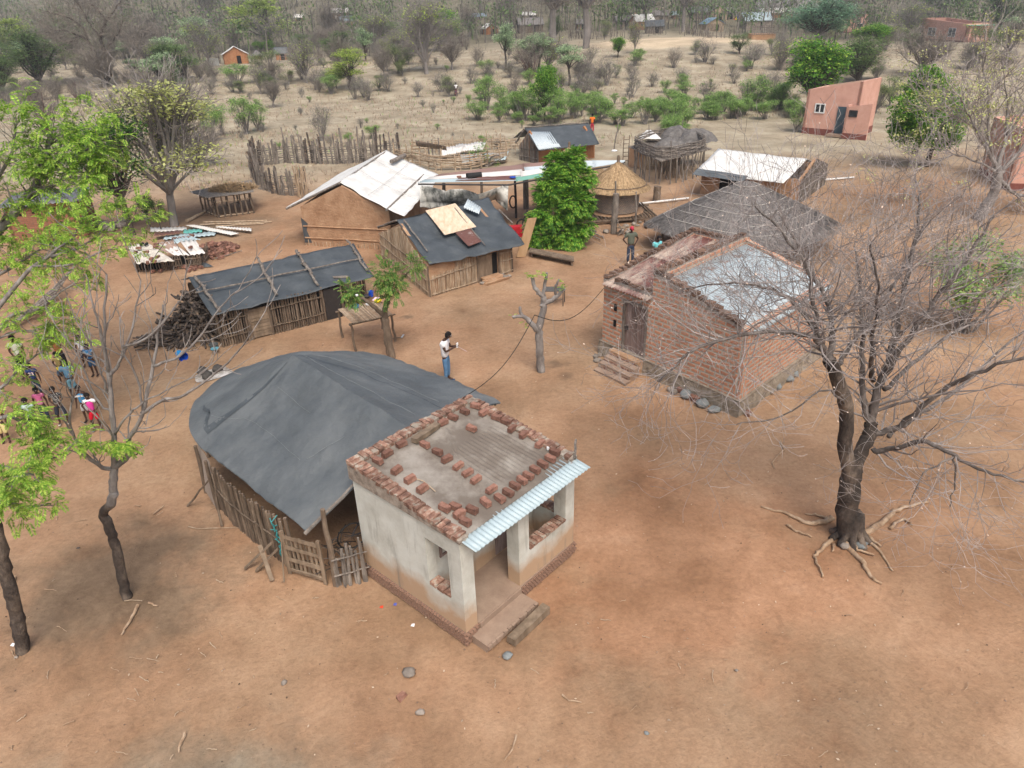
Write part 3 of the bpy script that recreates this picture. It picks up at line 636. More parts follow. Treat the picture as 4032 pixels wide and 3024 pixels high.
# bicycle stored in the dark gap
def bicycle(org, ang, label, mat=IRON):
    r = empty('bicycle', org, label, 'bicycle'); r.rotation_euler = (0, 0, 0); ca, sa = math.cos(ang), math.sin(ang); Q = lambda x, z, y=0: V(org) + V((x * ca - y * sa, x * sa + y * ca, z))
    for cx in (0, 1.05):
        m = MB(); m.tube([Q(cx + .32 * math.cos(t), .34 + .32 * math.sin(t)) for t in [2 * PI * i / 20 for i in range(21)]], .018, 6); wv = part(m, 'wheel', RUBBER, r)
        m = MB()
        for i in range(10): t = PI * i / 10 * 2; m.tube([Q(cx, .34), Q(cx + .31 * math.cos(t), .34 + .31 * math.sin(t))], .004, 4)
        part(m, 'spokes', IRON, wv)
    m = MB()
    for a, b in (((0, .34), (.35, .85)), ((.35, .85), (.9, .9)), ((.9, .9), (1.05, .34)), ((.9, .75), (.45, .32)), ((.45, .32), (.35, .85)), ((0, .34), (.45, .32))): m.tube([Q(*a), Q(*b)], .017, 6)
    part(m, 'frame', mat, r); m = MB(); m.tube([Q(.88, 1.0, -.25), Q(.92, 1.02, 0), Q(.88, 1.0, .25)], .014, 6); part(m, 'handlebar', WHITEP, r)
    m = MB(); m.box(Q(.33, .92), V((ca, sa, 0)) * .24, V((-sa, ca, 0)) * .12, Z1 * .06, .01); part(m, 'saddle', RUBBER, r); return r
bicycle(A(.1, 3.5, 0) + Z1 * .35, ua - .3, 'dark bicycle stored in the shadowed gap under the barn roof')
mb = MB()
for k in range(46):
    p = A(rA.uniform(-.5, .9), rA.uniform(3.3, 4.1), rA.uniform(.0, .45)); d = V((rA.uniform(-.5, .5), rA.uniform(-.5, .5), rA.uniform(-.1, .3))); mb.tube([p, p + d * .5 + V((0, 0, .05)), p + d], .015, 4)
thing(mb, 'junk_heap', CHAR, 'dark heap of stored sticks and scrap just inside the barn opening', 'scrap heap')

# ================================================================ long low pole shed (left)
def roofset(root, fc, bc, mat, amp, seed, **k):
    m = MB(); tarp(m, fc, 36, 18, amp, 1.1, seed, **k)
    if bc: tarp(m, bc, 30, 12, amp, 1.1, seed, **k)
    return part(m, 'roof', mat, root, True)
c_el, c_er, c_rl, c_rr = W(835, 1243, 1.35), W(1474, 1088, 1.32), W(741, 1092, 2.0), W(1392, 957, 2.0)
back = V((c_rl - c_el).to_2d().to_3d())
hC = empty('pole_shed', W(1100, 1310), 'long low pole shed with a black plastic roof held down by crooked branches', 'shed')
roofset(hC, [c_el, c_er, c_rr, c_rl], [c_rl, c_rr, c_rr + back * .7 - Z1 * .6, c_rl + back * .7 - Z1 * .6], TARP, .06, 2, sag=.05, ragged=.015)
g0, g1, g2 = W(882, 1364), W(1357, 1243), W(1427, 1166)
bk = back * 1.45
m = MB(); dC = g1 - g0
def seg(m, a, b, h, seed, **k): polewall(m, g0 + dC * a, g0 + dC * b, h, h, .085, .036, seed, **k)
seg(m, 0, .22, 1.3, 1); seg(m, .40, .83, 1.32, 2)
polewall(m, g0, g0 + bk, 1.3, 1.3, .1, .036, 5, top=lambda t: 1.3 + .55 * (1 - abs(t * 2 - 1)))
m_s = MB(); polewall(m_s, g2 - V((.35, -.1, 0)), g2 + V((.15, .1, 0)), 1.3, 1.3, .08, .035, 6); part(m_s, 'screen', WOOD, hC); polewall(m, g1 + V((.05, .3, 0)), g1 + bk, 1.3, 1.3, .1, .036, 7)
polewall(m, g0 + bk, g1 + bk, 1.3, 1.3, .12, .04, 8)
part(m, 'pole_wall', WOOD, hC)
for t, lab in ((.23, None), (.39, None), (.835, None), (1, None)):
    m = MB(); stick(m, g0 + dC * t + Z1 * -.05, g0 + dC * t + Z1 * 1.36, .05, int(t * 50), 7, .015); part(m, 'post', WOOD, hC)
m = MB()
for i in range(9): m.box(g0 + dC * .31 + Z1 * (.08 + i * .125), dC * .15, dC.cross(Z1).normalized() * .03, Z1 * .115, .006, rA)
part(m, 'plank_panel', PLANK, hC)
m = MB(); m.box(g0 + dC * .915 + Z1 * .62, dC * .135, dC.cross(Z1).normalized() * .04, Z1 * 1.24, .0); part(m, 'door', flat('dark_door', (.035, .03, .028), .8), hC)
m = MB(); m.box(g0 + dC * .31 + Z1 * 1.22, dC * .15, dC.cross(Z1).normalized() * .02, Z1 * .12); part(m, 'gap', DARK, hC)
def onC(px, py, off=.03):
    n = (c_er - c_el).cross(c_rl - c_el).normalized(); d = ray(px, py); o = V((0, 0, CH)); t = (c_el - o).dot(n) / d.dot(n); return o + d * t + n * (off if n.z > 0 else -off)
zc = lambda x, y: (900 + x / 2.011, 450 + y / 2.011)
for k, (l, r_) in enumerate(([(zc(235, 1150), zc(290, 1270), zc(340, 1350), zc(380, 1440)), .06], [(zc(540, 1095), zc(590, 1180), zc(640, 1250), zc(710, 1365)), .055], [(zc(940, 1010), zc(1000, 1090), zc(1050, 1180), zc(1105, 1250)), .045], [((770, 1095), (800, 1135), (835, 1190), (868, 1232)), .05], [((770, 1160), (960, 1120), (1100, 1090), (1430, 1022)), .03])):
    m = MB(); pts = [onC(x, y, .06) for x, y in l]; q = []
    for a, b in zip(pts, pts[1:]):
        for j in range(4): q.append(lerp(a, b, j / 4) + V((rA.uniform(-.03, .03), rA.uniform(-.03, .03), rA.uniform(0, .03))))
    q.append(pts[-1]); m.tube(q, [r_ * rA.uniform(.75, 1.2) for _ in q], 7)
    if k < 4:
        for j in range(9): p = rA.choice(q); m.box(p + V((rA.uniform(-.05, .05), rA.uniform(-.05, .05), .03)), V((.1, .02, .03)), V((-.02, .05, 0)), V((0, 0, .03)), .02, rA)
    thing(m, 'branch', WOODG, ['thick bark-shedding branch lying down the black shed roof, second from the left end', 'crooked branch lying down the middle of the long black shed roof', 'branch lying down the right end of the long black shed roof', 'branch lying along the left gable edge of the black shed roof', 'long thin pole lying lengthwise across the black shed roof'][k], 'branch')
m = MB(); a, b = onC(*zc(828, 1295)), onC(*zc(948, 1290)); m.box((a + b) / 2, b - a, (c_rl - c_el).normalized() * .13, Z1 * .03, .005); thing(m, 'board', WOODG, 'small grey board lying on the black shed roof near its lower edge', 'board')

# ================================================================ pole-walled mud house, centre
DF, DL, DR = W(1696, 1166), W(1509, 1012), W(2015, 1069)
hD = empty('pole_house', (DF + DR) / 2, 'centre house of upright sticks over mud, black roof patched with a pale plywood sheet', 'house')
DB = DR + (DL - DF)
ap = lambda a, b, t: lerp(a, b, t)
m = MB(); wallq(m, DL, DF, 0, 1.2, 1.3, .12, (.5, 2.35)); wallq(m, DF, lerp(DF, DR, .56), 0, 1.3, 1.3, .12); wallq(m, lerp(DF, DR, .82), DR, 0, 1.3, 1.3, .12); wallq(m, lerp(DF, DR, .56), lerp(DF, DR, .82), 1.12, 1.3, 1.3, .12); wallq(m, DR, DB, 0, 1.3, 1.2, .12, (.5, 2.3)); wallq(m, DB, DL, 0, 1.2, 1.2, .12)
part(m, 'mud_wall', MUD, hD)
m = MB(); on = (DR - DF).cross(Z1).normalized() * .05; on2 = (DL - DF).cross(Z1).normalized() * -.05
polewall(m, DF + on, lerp(DF, DR, .54) + on, .86, 1.0, .075, .026, 1, lash=(.08, .85), jit=.01); polewall(m, lerp(DF, DR, .30) + on, lerp(DF, DR, .54) + on, 1.28, 1.3, .075, .026, 2, lash=(), jit=.01); polewall(m, lerp(DF, DR, .85) + on, DR + on, 1.05, 1.05, .075, .026, 4, lash=(.1, .6, .95), jit=.01)
polewall(m, DL + on2, DF + on2, 1.3, 1.3, .07, .026, 3, top=lambda t: 1.2 + 1.05 * (1 - abs(t * 2 - 1)), lash=(.15, .55, .9), jit=.01)
part(m, 'stick_cladding', WOODP, hD)
m = MB()
for p_, h_ in ((DF + on + on2, 1.3), (lerp(DF, DR, .56) + on, 1.25), (lerp(DF, DR, .83) + on, 1.25), (DR + on, 1.2)): stick(m, p_, p_ + Z1 * h_, .045, 3, 7, .01)
part(m, 'corner_post', WOOD, hD)
m = MB(); m.box(lerp(DF, DR, .66) + Z1 * .56, (DR - DF) * .17, on.normalized() * .04, Z1 * 1.1, .004); part(m, 'door', PLANK, hD)
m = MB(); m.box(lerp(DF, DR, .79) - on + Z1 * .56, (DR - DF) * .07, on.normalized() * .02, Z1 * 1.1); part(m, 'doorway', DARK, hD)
m = MB(); stick(m, DF - on * 1 + Z1 * .0, DF, .01); 
m = MB()
for k in range(3): m.box(lerp(DF, DR, .70) + on * (4 + k * 3.5) + Z1 * (.12 - k * .045), (DR - DF) * (.22 + .03 * k), on.normalized() * .24, Z1 * .1, .03, rA)
part(m, 'step', MUD, hD)
d_el, d_er, d_rl, d_rr = W(1691, 1046, 1.38), W(2066, 962, 1.34), W(1562, 866, 2.45), W(1924, 779, 2.42)
bv = DL - lerp(DF, DL, .5)
m = MB(); tarp(m, [d_el, d_er, d_rr, d_rl], 40, 26, .10, 1.0, 5, sag=.03, ragged=.02); tarp(m, [d_rl, d_rr, d_rr + bv * 1.05 - Z1 * 1.15, d_rl + bv * 1.05 - Z1 * 1.15], 30, 14, .06, 1, 8); rD = part(m, 'roof', TARP, hD, True)
def plpt(P0, P1, P2, px, py, off=.03):
    n = (P1 - P0).cross(P2 - P0).normalized(); n = n if n.z > 0 else -n
    d = ray(px, py); o = V((0, 0, CH)); return o + d * ((P0 - o).dot(n) / d.dot(n)) + n * off
onD = lambda x, y, off=.06: plpt(d_el, d_er, d_rl, 1480 + x / 3.16, 600 + y / 3.16, off)
def patch(mb, l, thick=.02, nu=8, nv=8, amp=.012, seed=0): tarp(mb, l, nu, nv, amp, 2, seed, thick)
m = MB(); patch(m, [onD(855, 1055, .11), onD(1245, 950, .11), onD(985, 655, .09), onD(615, 745, .09)]); part(m, 'plywood_patch', CARD, rD)
m = MB(); patch(m, [onD(1150, 1195, .12), onD(1308, 1140, .12), onD(1170, 985, .14), onD(985, 1035, .14)]); part(m, 'rusty_patch', TINRR, rD)
m = MB(); corr(m, [onD(1085, 710, .1), onD(1278, 795, .12), onD(1308, 715, .12), onD(1140, 612, .14)], .12, .025, 2); part(m, 'tin_patch', TIN, rD, True)
for k, (x0, y0, x1, y1, r_) in enumerate(((350, 870, 640, 1255, .04), (980, 715, 1355, 1180, .03), (1525, 735, 1700, 905, .035), (0, 1085, 285, 870, .06))):
    m = MB(); a, b = (onD(x0, y0, .1), onD(x1, y1, .1)) if k < 3 else (d_rl + bv * .95 - Z1 * 1.0, d_rl + Z1 * -.02)
    stick(m, a, b, r_, k, 6, .03, 6); part(m, 'roof_stick', WOODG, hD)
m = MB()
for i, (x, y, r_) in enumerate(((2098, 1062, .11), (2112, 1060, .09), (2125, 1056, .08), (2077, 1075, .12))): stonemb(m, W(x - 110, y + 5), r_)
# stones beside the doorstep, separate things
for i, (x, y, r_) in enumerate(((1990, 1096, .16), (1975, 1082, .12), (2005, 1090, .13), (1946, 1106, .13), (1900, 1118, .12))):
    m = MB(); stonemb(m, W(x, y), r_, rA, .55); thing(m, 'stone', STONE, 'rough stone beside the doorstep of the patched pole house', 'stone', 'doorstep stones of the pole house', True)

# ================================================================ mud house with white tarp roof
EL, ER = W(1208, 966), W(1548, 984); ev = W(1735, 694, 2.0) - W(1591, 848, 2.0); ev.z = 0
hE = empty('mud_house', (EL + ER) / 2, 'big brown mud house under a wide white tarpaulin roof with a log on the ridge', 'house')
m = MB(); e_ = ev * .93
wallq(m, EL, ER, 0, 2.0, 1.95, .15, (.5, 3.1)); wallq(m, ER, ER + e_, 0, 1.95, 1.95, .15); wallq(m, ER + e_, EL + e_, 0, 1.95, 2.0, .15, (.5, 3.1)); wallq(m, EL + e_, EL, 0, 2, 2, .15)
part(m, 'wall', MUD, hE)
m = MB(); ne = (ER - EL).cross(Z1).normalized(); nL = (ER - EL)
for z_ in (.42, 1.02):
    pts = [EL + nL * (t / 12) + ne * .03 + Z1 * (z_ + .03 * nz(t, z_)) for t in range(13)]; m.tube(pts, .035, 6)
part(m, 'wall_band', MUD, hE)
m = MB()
for t in range(26): x = t / 25 + rA.uniform(-.01, .01); h_ = rA.uniform(.1, .34); m.tube([EL + nL * x + ne * .02 + Z1 * -.02, EL + nL * x + ne * .03 + Z1 * h_], .022, 5)
part(m, 'base_stake', WOODP, hE)
m = MB(); P_ = [EL + nL * x + ne * .012 + Z1 * z for x, z in ((-.015, .15), (.07, .15), (.05, .5), (.03, .8), (.055, 1.15), (.02, 1.3), (-.015, 1.45))]; m.face(P_); m.face([p + ne * -.01 for p in P_][::-1]); part(m, 'wall_patch', TARP, hE)
apn, apf = W(1337, 714, 3.22), W(1522, 590, 3.22); eln, ern = W(1126, 818, 1.85), W(1591, 850, 2.0); erf = W(1738, 692, 2.0); elf = eln + (apf - apn)
m = MB(); tarp(m, [ern, erf, apf, apn], 36, 26, .06, .9, 3, sag=.10, ragged=.03); tarp(m, [eln, elf, apf, apn], 30, 20, .04, .9, 3, sag=.06); rE = part(m, 'roof', TARPW, hE, True)
m = MB()
for t in (.33, .66):
    pts = [lerp(lerp(apn, apf, t), lerp(ern, erf, t), k / 12) + Z1 * (.05 - .10 * math.sin(PI * k / 12)) for k in range(13)]; m.tube(pts, .012, 4)
pts = [lerp(lerp(apn, ern, .45), lerp(apf, erf, .45), k / 12) + Z1 * (.06 - .10 * math.sin(PI * k / 12)) for k in range(13)]; m.tube(pts, .012, 4)
part(m, 'roof_rope', flat('cord', (.45, .43, .4)), rE)
for a, b in ((apn - Z1 * .08, eln - Z1 * .06), (apn - Z1 * .08 + ne * .1, apf - Z1 * .08), (lerp(apn, ern, .75) - Z1 * .12 + ne * .15, lerp(apf, erf, .75) - Z1 * .12)):
    m = MB(); stick(m, a, b, .06, 4, 8, .02, 4, .9); part(m, 'rafter', WOODG, hE)
m = MB(); a, b = W(1540, 643, 3.0), W(1592, 618, 3.0); a = plpt(apn, apf, ern, 1540, 643, .1); b = plpt(apn, apf, ern, 1592, 618, .1); stick(m, a, b, .12, 2, 10, .01, 3, 1); thing(m, 'log', WOODG, 'short grey log lying on the white tarpaulin roof near its ridge', 'log')

# ================================================================ open shade roof on posts with tin sheets
hS = empty('shade_shelter', W(2090, 860), 'open shelter on posts roofed with overlapping white, pale blue, green and rusty tin sheets', 'shelter')
SH = 2.7
near = [W(1646, 719, SH), W(2003, 722, SH), W(2144, 696, SH), W(2300, 667, SH), W(2456, 640, SH)]
far_ = [W(1738, 685, SH), W(2000, 652, SH), W(2110, 640, SH), W(2300, 632, SH), W(2462, 633, SH)]
def SP(u, v):
    t = u * 4; i = min(3, int(t)); t -= i
    return lerp(lerp(near[i], near[i + 1], t), lerp(far_[i], far_[i + 1], t), v)
sheets = [(0, .34, 0, .30, TINB), (.30, .62, 0, .24, TING), (.0, .36, .28, .62, TINW), (.34, .66, .2, .5, TINW), (.0, .4, .6, 1, TINR), (.38, .7, .47, .76, TIN), (.38, .72, .74, 1, TINR), (.6, .82, 0, .5, TIN), (.66, .84, .46, 1, TIN), (.8, 1, 0, 1, TIN), (.1, .3, .1, .34, TINRR)]
for i, (u0, u1, v0, v1, mt) in enumerate(sheets):
    m = MB(); dz = Z1 * (.012 * (i % 4) + .004)
    corr(m, [SP(u0, v0) + dz, SP(u0, v1) + dz, SP(u1, v1) + dz, SP(u1, v0) + dz], .16, .022, 6, i, .03); part(m, 'roof_sheet', mt, hS, True)
m = MB(); m.tube([p - Z1 * .08 for p in near[1:]], .045, 6); m.tube([p - Z1 * .08 for p in near[:2]], .045, 6); part(m, 'roof_beam', IRON, hS)
m = MB(); m.tube([p - Z1 * .08 + V((0, .0, 0)) for p in far_], .045, 6); part(m, 'roof_beam', IRON, hS)
for x, y, h_, r_, mt in ((2032, 858, SH - .1, .07, IRON), (2416, 915, 2.65, .05, WOODG), (2072, 822, 2.6, .17, WOODG), (1760, 905, 2.5, .1, WOOD), (2190, 880, 2.5, .1, WOOD), (1900, 830, 2.5, .08, WOOD)):
    m = MB(); p = W(x, y); stick(m, p, p + Z1 * h_, r_, x, 8, .02, 4, .9); part(m, 'post', mt, hS)
# hanging mildewed sheet
m = MB(); tl = [W(1655, 738, 2.55), W(1665, 728, 2.62), W(1760, 752, 2.5), W(1820, 742, 2.55), W(1880, 765, 2.45), W(1950, 742, 2.55), W(2002, 724, 2.6)]
bl = [W(1655, 815, 1.6), W(1688, 822, 1.45), W(1760, 808, 1.65), W(1830, 812, 1.6), W(1900, 800, 1.7), W(1950, 790, 1.75), W(1998, 828, 1.4)]
def HP(u, v):
    t = u * 6; i = min(5, int(t)); t -= i; t = t * t * (3 - 2 * t)
    q = lerp(lerp(tl[i], tl[i + 1], t), lerp(bl[i], bl[i + 1], t), v)
    return q + V((0, -.35 * math.sin(PI * min(1, v * 1.3)) * .5 - .16 * math.sin(u * 19 + v * 2) * v, .10 * nz(u * 9, v * 3)))
m.grid(HP, 60, 24, None, .01); tm = thing(m, 'hanging_sheet', TARPM, 'white tarpaulin blotched black with mildew hanging in folds along the tin shelter edge', 'tarpaulin', smooth=True)
# things around the shelter
m = MB(); p0 = W(2040, 1017); x_ = W(2115, 1000) - W(2040, 1017)
a, b = W(2052, 1012, .02), W(2110, 868, 1.9) if False else W(2095, 858, 1.75); d = b - a; nn = V((-d.y, d.x, 0)).normalized()
m.box((a + b) / 2, V((.45, .1, 0)), d, V((0, -.05, .02)), .02, rA); thing(m, 'wooden_slab', M('fresh_plank', [(.3, (.30, .19, .10)), (.7, (.42, .28, .16))], 4, 5, .85, .3, 30, (1, 1, .2)), 'wide tan wooden slab leaning upright beside the patched pole house', 'slab')
m = MB(); m.box(W(2030, 910, .25) , V((.7, .1, 0)), V((0, .5, 0)), V((0, 0, .5)), .02); thing(m, 'crate', RED, 'red plastic crate under the tin shelter', 'crate')
m = MB(); p = W(2100, 905)
r = empty('motorcycle', p, 'black motorbike parked under the tin shelter behind the leaning slab', 'motorbike')
for dx in (-.6, .6):
    m = MB(); m.tube([p + V((dx + .28 * math.cos(t), 0, .3 + .28 * math.sin(t))) for t in [2 * PI * i / 18 for i in range(19)]], .05, 6); part(m, 'wheel', RUBBER, r)
m = MB(); m.box(p + V((0, 0, .45)), V((.5, 0, 0)), V((0, .28, 0)), V((0, 0, .35)), .04); m.tube([p + V((-.6, 0, .3)), p + V((-.4, 0, .9)), p + V((-.3, 0, 1.05))], .04, 6); part(m, 'frame', IRON, r)
m = MB(); m.box(p + V((.25, 0, .78)), V((.7, 0, 0)), V((0, .24, 0)), V((0, 0, .12)), .03); part(m, 'seat', RUBBER, r)
m = MB(); m.tube([p + V((-.32, -.35, 1.0)), p + V((-.3, 0, 1.05)), p + V((-.32, .35, 1.0))], .02, 6); part(m, 'handlebar', IRON, r)
m = MB(); p = W(2018, 810, 0); q_ = W(2020, 795, 1.15)
m.tube([q_ + V((.18 * math.cos(t), 0, .33 * math.sin(t))) for t in [2 * PI * i / 18 for i in range(19)]], .04, 8); thing(m, 'tyre', RUBBER, 'old black bicycle tyre hanging on the dark shelter post', 'tyre')
# bench/store under the tree
m = MB(); a, b = W(2085, 985, .25), W(2260, 1020, .25); m.box((a + b) / 2, b - a, V((.05, .7, 0)), Z1 * .05); 
for t in (.05, .95): m.box(lerp(a, b, t) - Z1 * .14, V((.08, 0, 0)), V((0, .6, 0)), Z1 * .22)
thing(m, 'wooden_bench', WOOD, 'low plank bench standing under the dense green tree', 'bench')
m = MB(); a = W(1838, 695, SH + .12); m.tube([a, a + V((.75, .25, .0))], .17, 12, False); thing(m, 'black_pipe', RUBBER, 'short black pipe section lying on the tin shelter roof', 'pipe', smooth=True)
m = MB(); p = SP(.62, .97) + Z1 * .05
for k in range(160):
    d = V((rA.gauss(0, 1), rA.gauss(0, 1), abs(rA.gauss(0, .7)))).normalized() * rA.uniform(.2, .45); m.tube([p + d * .3, p + d], .008, 3)
thing(m, 'twig_bundle', CHAR, 'round bundle of dark twigs lying on the far edge of the tin shelter roof', 'bundle')
m = MB(); brick(m, SP(.1, .35) + Z1 * .05, .2); thing(m, 'brick', BRKO, 'single red brick on the left end of the tin shelter roof', 'brick')
m = MB(); m.tube([SP(.28, .2) + Z1 * .06, SP(.28, .2) + Z1 * .10], [.16, .17], 10); thing(m, 'blue_basin', BLUE, 'small blue basin on the tin shelter roof in front of the black pipe', 'basin')

# ================================================================ granaries
def thatch_cone(mb, c, R, z0, z1, seed=0, n=900, power=1.0, L=.55, w=.02, sh=lambda a: 1.0):
    rr = random.Random(seed); c = V((c[0], c[1], 0))
    mb.grid(lambda u, v: c + V((R * sh(2 * PI * u) * v * math.cos(2 * PI * u), R * sh(2 * PI * u) * v * math.sin(2 * PI * u), z1 + (z0 - z1) * v ** power - .03)), 40, 10)
    for k in range(n):
        v = math.sqrt(rr.random()) ; a = rr.uniform(0, 2 * PI); l = L * rr.uniform(.5, 1.2) * R / 2
        v2 = min(1.07, v + l / R); a2 = a + rr.uniform(-.04, .04)
        z = lambda t: z1 + (z0 - z1) * t ** power
        sa_ = sh(a); p = c + V((R * sa_ * v * math.cos(a), R * sa_ * v * math.sin(a), z(v) + .015)); q = c + V((R * sa_ * v2 * math.cos(a2), R * sa_ * v2 * math.sin(a2), z(v2) + .05 * rr.random() - (.06 if v2 > 1 else 0)))
        t = V((-math.sin(a), math.cos(a), 0)) * w * rr.uniform(.6, 1.3); mb.face([p - t, q - t * .5, q + t * .5, p + t])
def granary(cx, cy, rw, R, z0, z1, zb, label, seed, basket=True):
    r = empty('granary', (cx, cy, 0), label, 'granary'); c = V((cx, cy, 0))
    m = MB(); m.grid(lambda u, v: c + V((rw * (1 + .05 * math.sin(PI * v)) * math.cos(-2 * PI * u), rw * (1 + .05 * math.sin(PI * v)) * math.sin(-2 * PI * u), zb + (z0 + .25 - zb) * v)), 36, 8, lambda u, v: (u * 2 * PI * rw, v * 1.6)); part(m, 'basket_wall', WEAVE if basket else MUD, r, True)
    m = MB(); thatch_cone(m, c, R, z0, z1, seed, 3600); part(m, 'thatch_roof', THATCH, r)
    m = MB(); m.tube([c + Z1 * (z1 - .1), c + Z1 * (z1 + .28)], [.09, .07], 8); part(m, 'roof_knob', WOOD, r)
    return r
g = granary(6.15, 39.6, 1.17, 1.72, 1.72, 3.05, .42, 'round basketwork granary with straw cone roof standing on a log platform', 1)
c_ = V((6.15, 39.6, 0))
m = MB(); m.grid(lambda u, v: c_ + V((1.215 * math.cos(-2.05 + u * .95), 1.215 * math.sin(-2.05 + u * .95), 1.05 + .75 * v)), 8, 3); part(m, 'mud_patch', MUDR, g, True)
m = MB(); m.grid(lambda u, v: c_ + V((1.23 * math.cos(-1.55 + u * .3), 1.23 * math.sin(-1.55 + u * .3), 1.3 + .35 * v)), 4, 2); part(m, 'hatch', STONE, g, True)
m = MB(); m.tube([c_ + V((1.6 * math.cos(t), 1.6 * math.sin(t), 1.86)) for t in [2 * PI * i / 30 for i in range(31)]], .03, 5); part(m, 'roof_ring', WOOD, g)
m = MB()
for k in range(22): t = k / 21; a = c_ + V((-1.9 + 3.9 * t, -1.75 + .5 * t, .30)); b = a + V((-.3, 3.1, 0)); stick(m, a, b, .06, k, 6, .01)
for dy in (-1.5, 0, 1.2): stick(m, c_ + V((-2, dy - .2, .2)), c_ + V((2.1, dy + .35, .2)), .09, 3, 7, .02)
part(m, 'log_platform', WOOD, g)
m = MB(); m.grid(lambda u, v: c_ + V((v * 1.5 * math.cos(2 * PI * u), v * 1.5 * math.sin(2 * PI * u), .40 - .05 * v * v)), 30, 4); part(m, 'mud_floor', MUD, g, True)
for dx, dy in ((-1.7, -1.5), (-.5, -1.6), (.9, -1.35), (1.9, -1.1), (1.5, 1.2), (-1.5, 1.3)):
    m = MB(); stick(m, c_ + V((dx, dy, -.05)), c_ + V((dx, dy, .26)), .08, 2, 7, 0); part(m, 'leg', WOOD, g)
m = MB(); p = W(2502, 882); stick(m, p, W(2477, 793, 1.75) if False else p + V((-.05, 0, 1.75)), .06, 5, 7, .03); part(m, 'prop', WOODG, g)
granary(3.95, 45.0, 1.35, 2.05, 1.6, 2.95, .2, 'second straw-roofed granary, mostly hidden behind the dense green tree and shelter roof', 3, False)
m = MB(); p = W(2416, 918); stick(m, p, p + V((.05, 0, 2.05)), .17, 3, 12, .01, 3, .9); thing(m, 'stump_post', WOODG, 'thick grey tree-trunk post standing upright in front of the basket granary', 'post')
m = MB(); p = W(2585, 790); stick(m, p, p + V((.02, 0, .85)), .23, 3, 12, .02, 4, .95); thing(m, 'tree_stump', WOOD, 'tall cracked stump standing near the raised pole platform', 'stump')
m = MB(); a, b = W(2540, 882, .2), W(2582, 880, .2); k_ = [a, lerp(a, b, .25), lerp(a, b, .5), lerp(a, b, .8), b]; m.tube(k_, [.26, .22, .17, .24, .27], 14); thing(m, 'mortar', WOOD, 'waisted wooden grain mortar lying on its side beside the granary', 'mortar', smooth=True)
# chair
p = W(2430, 925); ch = empty('chair', p, 'small wooden folding chair standing in front of the granary post', 'chair')
m = MB(); m.box(p + V((.22, .05, .38)), V((.42, .05, 0)), V((-.05, .36, 0)), Z1 * .03, .005); part(m, 'seat', PLANK, ch)
m = MB(); m.box(p + V((-.02, .05, .72)), V((.03, .03, .12)), V((-.04, .36, 0)), V((.2, 0, -.02)) * .15); part(m, 'backrest', WOODG, ch)
for s in (-.16, .18):
    m = MB(); m.tube([p + V((.35, s, 0)), p + V((-.06, s, .8))], .022, 6); part(m, 'leg', WOODG, ch); m = MB(); m.tube([p + V((.0, s, 0)), p + V((.4, s, .38))], .022, 6); part(m, 'leg', WOODG, ch)
for k, (a, b) in enumerate((((2310, 905), (2378, 935)), ((2302, 912), (2365, 944)), ((2318, 900), (2350, 912)))):
    m = MB(); a, b = W(*a, .06), W(*b, .06); m.box((a + b) / 2, b - a, V((.02, .12, 0)), Z1 * .05, .01, rA); thing(m, 'plank', WOODG, ['upper of the grey planks lying on the ground under the granary corner', 'lowest grey plank lying beside the granary platform', 'short grey plank farthest under the granary platform'][k], 'plank')
for i, (x, y, r_) in enumerate(((2495, 885, .15), (2520, 878, .12), (2465, 893, .16), (2480, 912, .14), (2448, 912, .15), (2468, 918, .13), (2510, 890, .1), (2440, 920, .12), (2475, 905, .1), (2385, 915, .17))):
    m = MB(); stonemb(m, W(x, y), r_, rA, .6); thing(m, 'stone', STONE, 'rough stone lying in front of the basket granary platform', 'stone', 'stones by the granary', True)
# pipe
for k, (a, b) in enumerate((((2497, 804), (2712, 780)), ((3196, 712), (3362, 698)))):
    m = MB(); a, b = W(*a, .1), W(*b, .1); m.tube([a, b], .055, 8)
    thing(m, 'white_pipe', WHITEP, ['long white pipe lying on the ground between the basket granary and the grey thatched hut', 'white pipe lying on bare ground to the right of the white-roofed hut'][k], 'pipe', smooth=True)

# ================================================================ far hut with black roof (J)
def gablehut(name, cat, label, fl, fr_, bl, hw, rl, rr, eL, eR, roofm, wallm, sticks=True, over=.3, amp=.04, seed=0, wallkind='stick'):
    br = fr_ + (bl - fl); r = empty(name, (fl + fr_) / 2, label, cat)
    z0 = min(fl.z, fr_.z, bl.z) - .3; zb = (fl.z + fr_.z) / 2
    apx = (rl.z + rr.z) / 2 - .08 
    m = MB(); wallq(m, fl, fr_, z0, zb + hw, zb + hw); wallq(m, fr_, br, z0, zb + hw, zb + hw, .15, (.5, apx)); wallq(m, br, bl, z0, zb + hw, zb + hw); wallq(m, bl, fl, z0, zb + hw, zb + hw, .15, (.5, apx)); part(m, 'wall', wallm, r)
    bk = (bl - fl).to_2d().to_3d() * .62
    bk = (rl - eL).to_2d().to_3d() * .95
    m = MB(); tarp(m, [eL, eR, rr, rl], 20, 12, amp, 1, seed, .03, ragged=.02); tarp(m, [rl, rr, rr + bk + Z1 * (eR.z - rr.z), rl + bk + Z1 * (eL.z - rl.z)], 16, 8, amp, 1, seed, .03); part(m, 'roof', roofm, r, True)
    return r
y2 = lambda x, yy: (1900 + x / 2.212, 400 + yy / 2.212)
fl, frr, bl = W(*y2(490, 540)), W(*y2(975, 490)), W(*y2(330, 505))
eL, eR, rl, rr = W(*y2(488, 428), 1.2), W(*y2(1018, 368), 1.2), W(*y2(368, 232), 2.35), W(*y2(922, 190), 2.35)
hJ = gablehut('black_roofed_hut', 'hut', 'black plastic-roofed hut with one pale tin sheet, beside the stick pen', fl, frr, bl, 1.15, rl, rr, eL, eR, TARP, MUDR, seed=6)
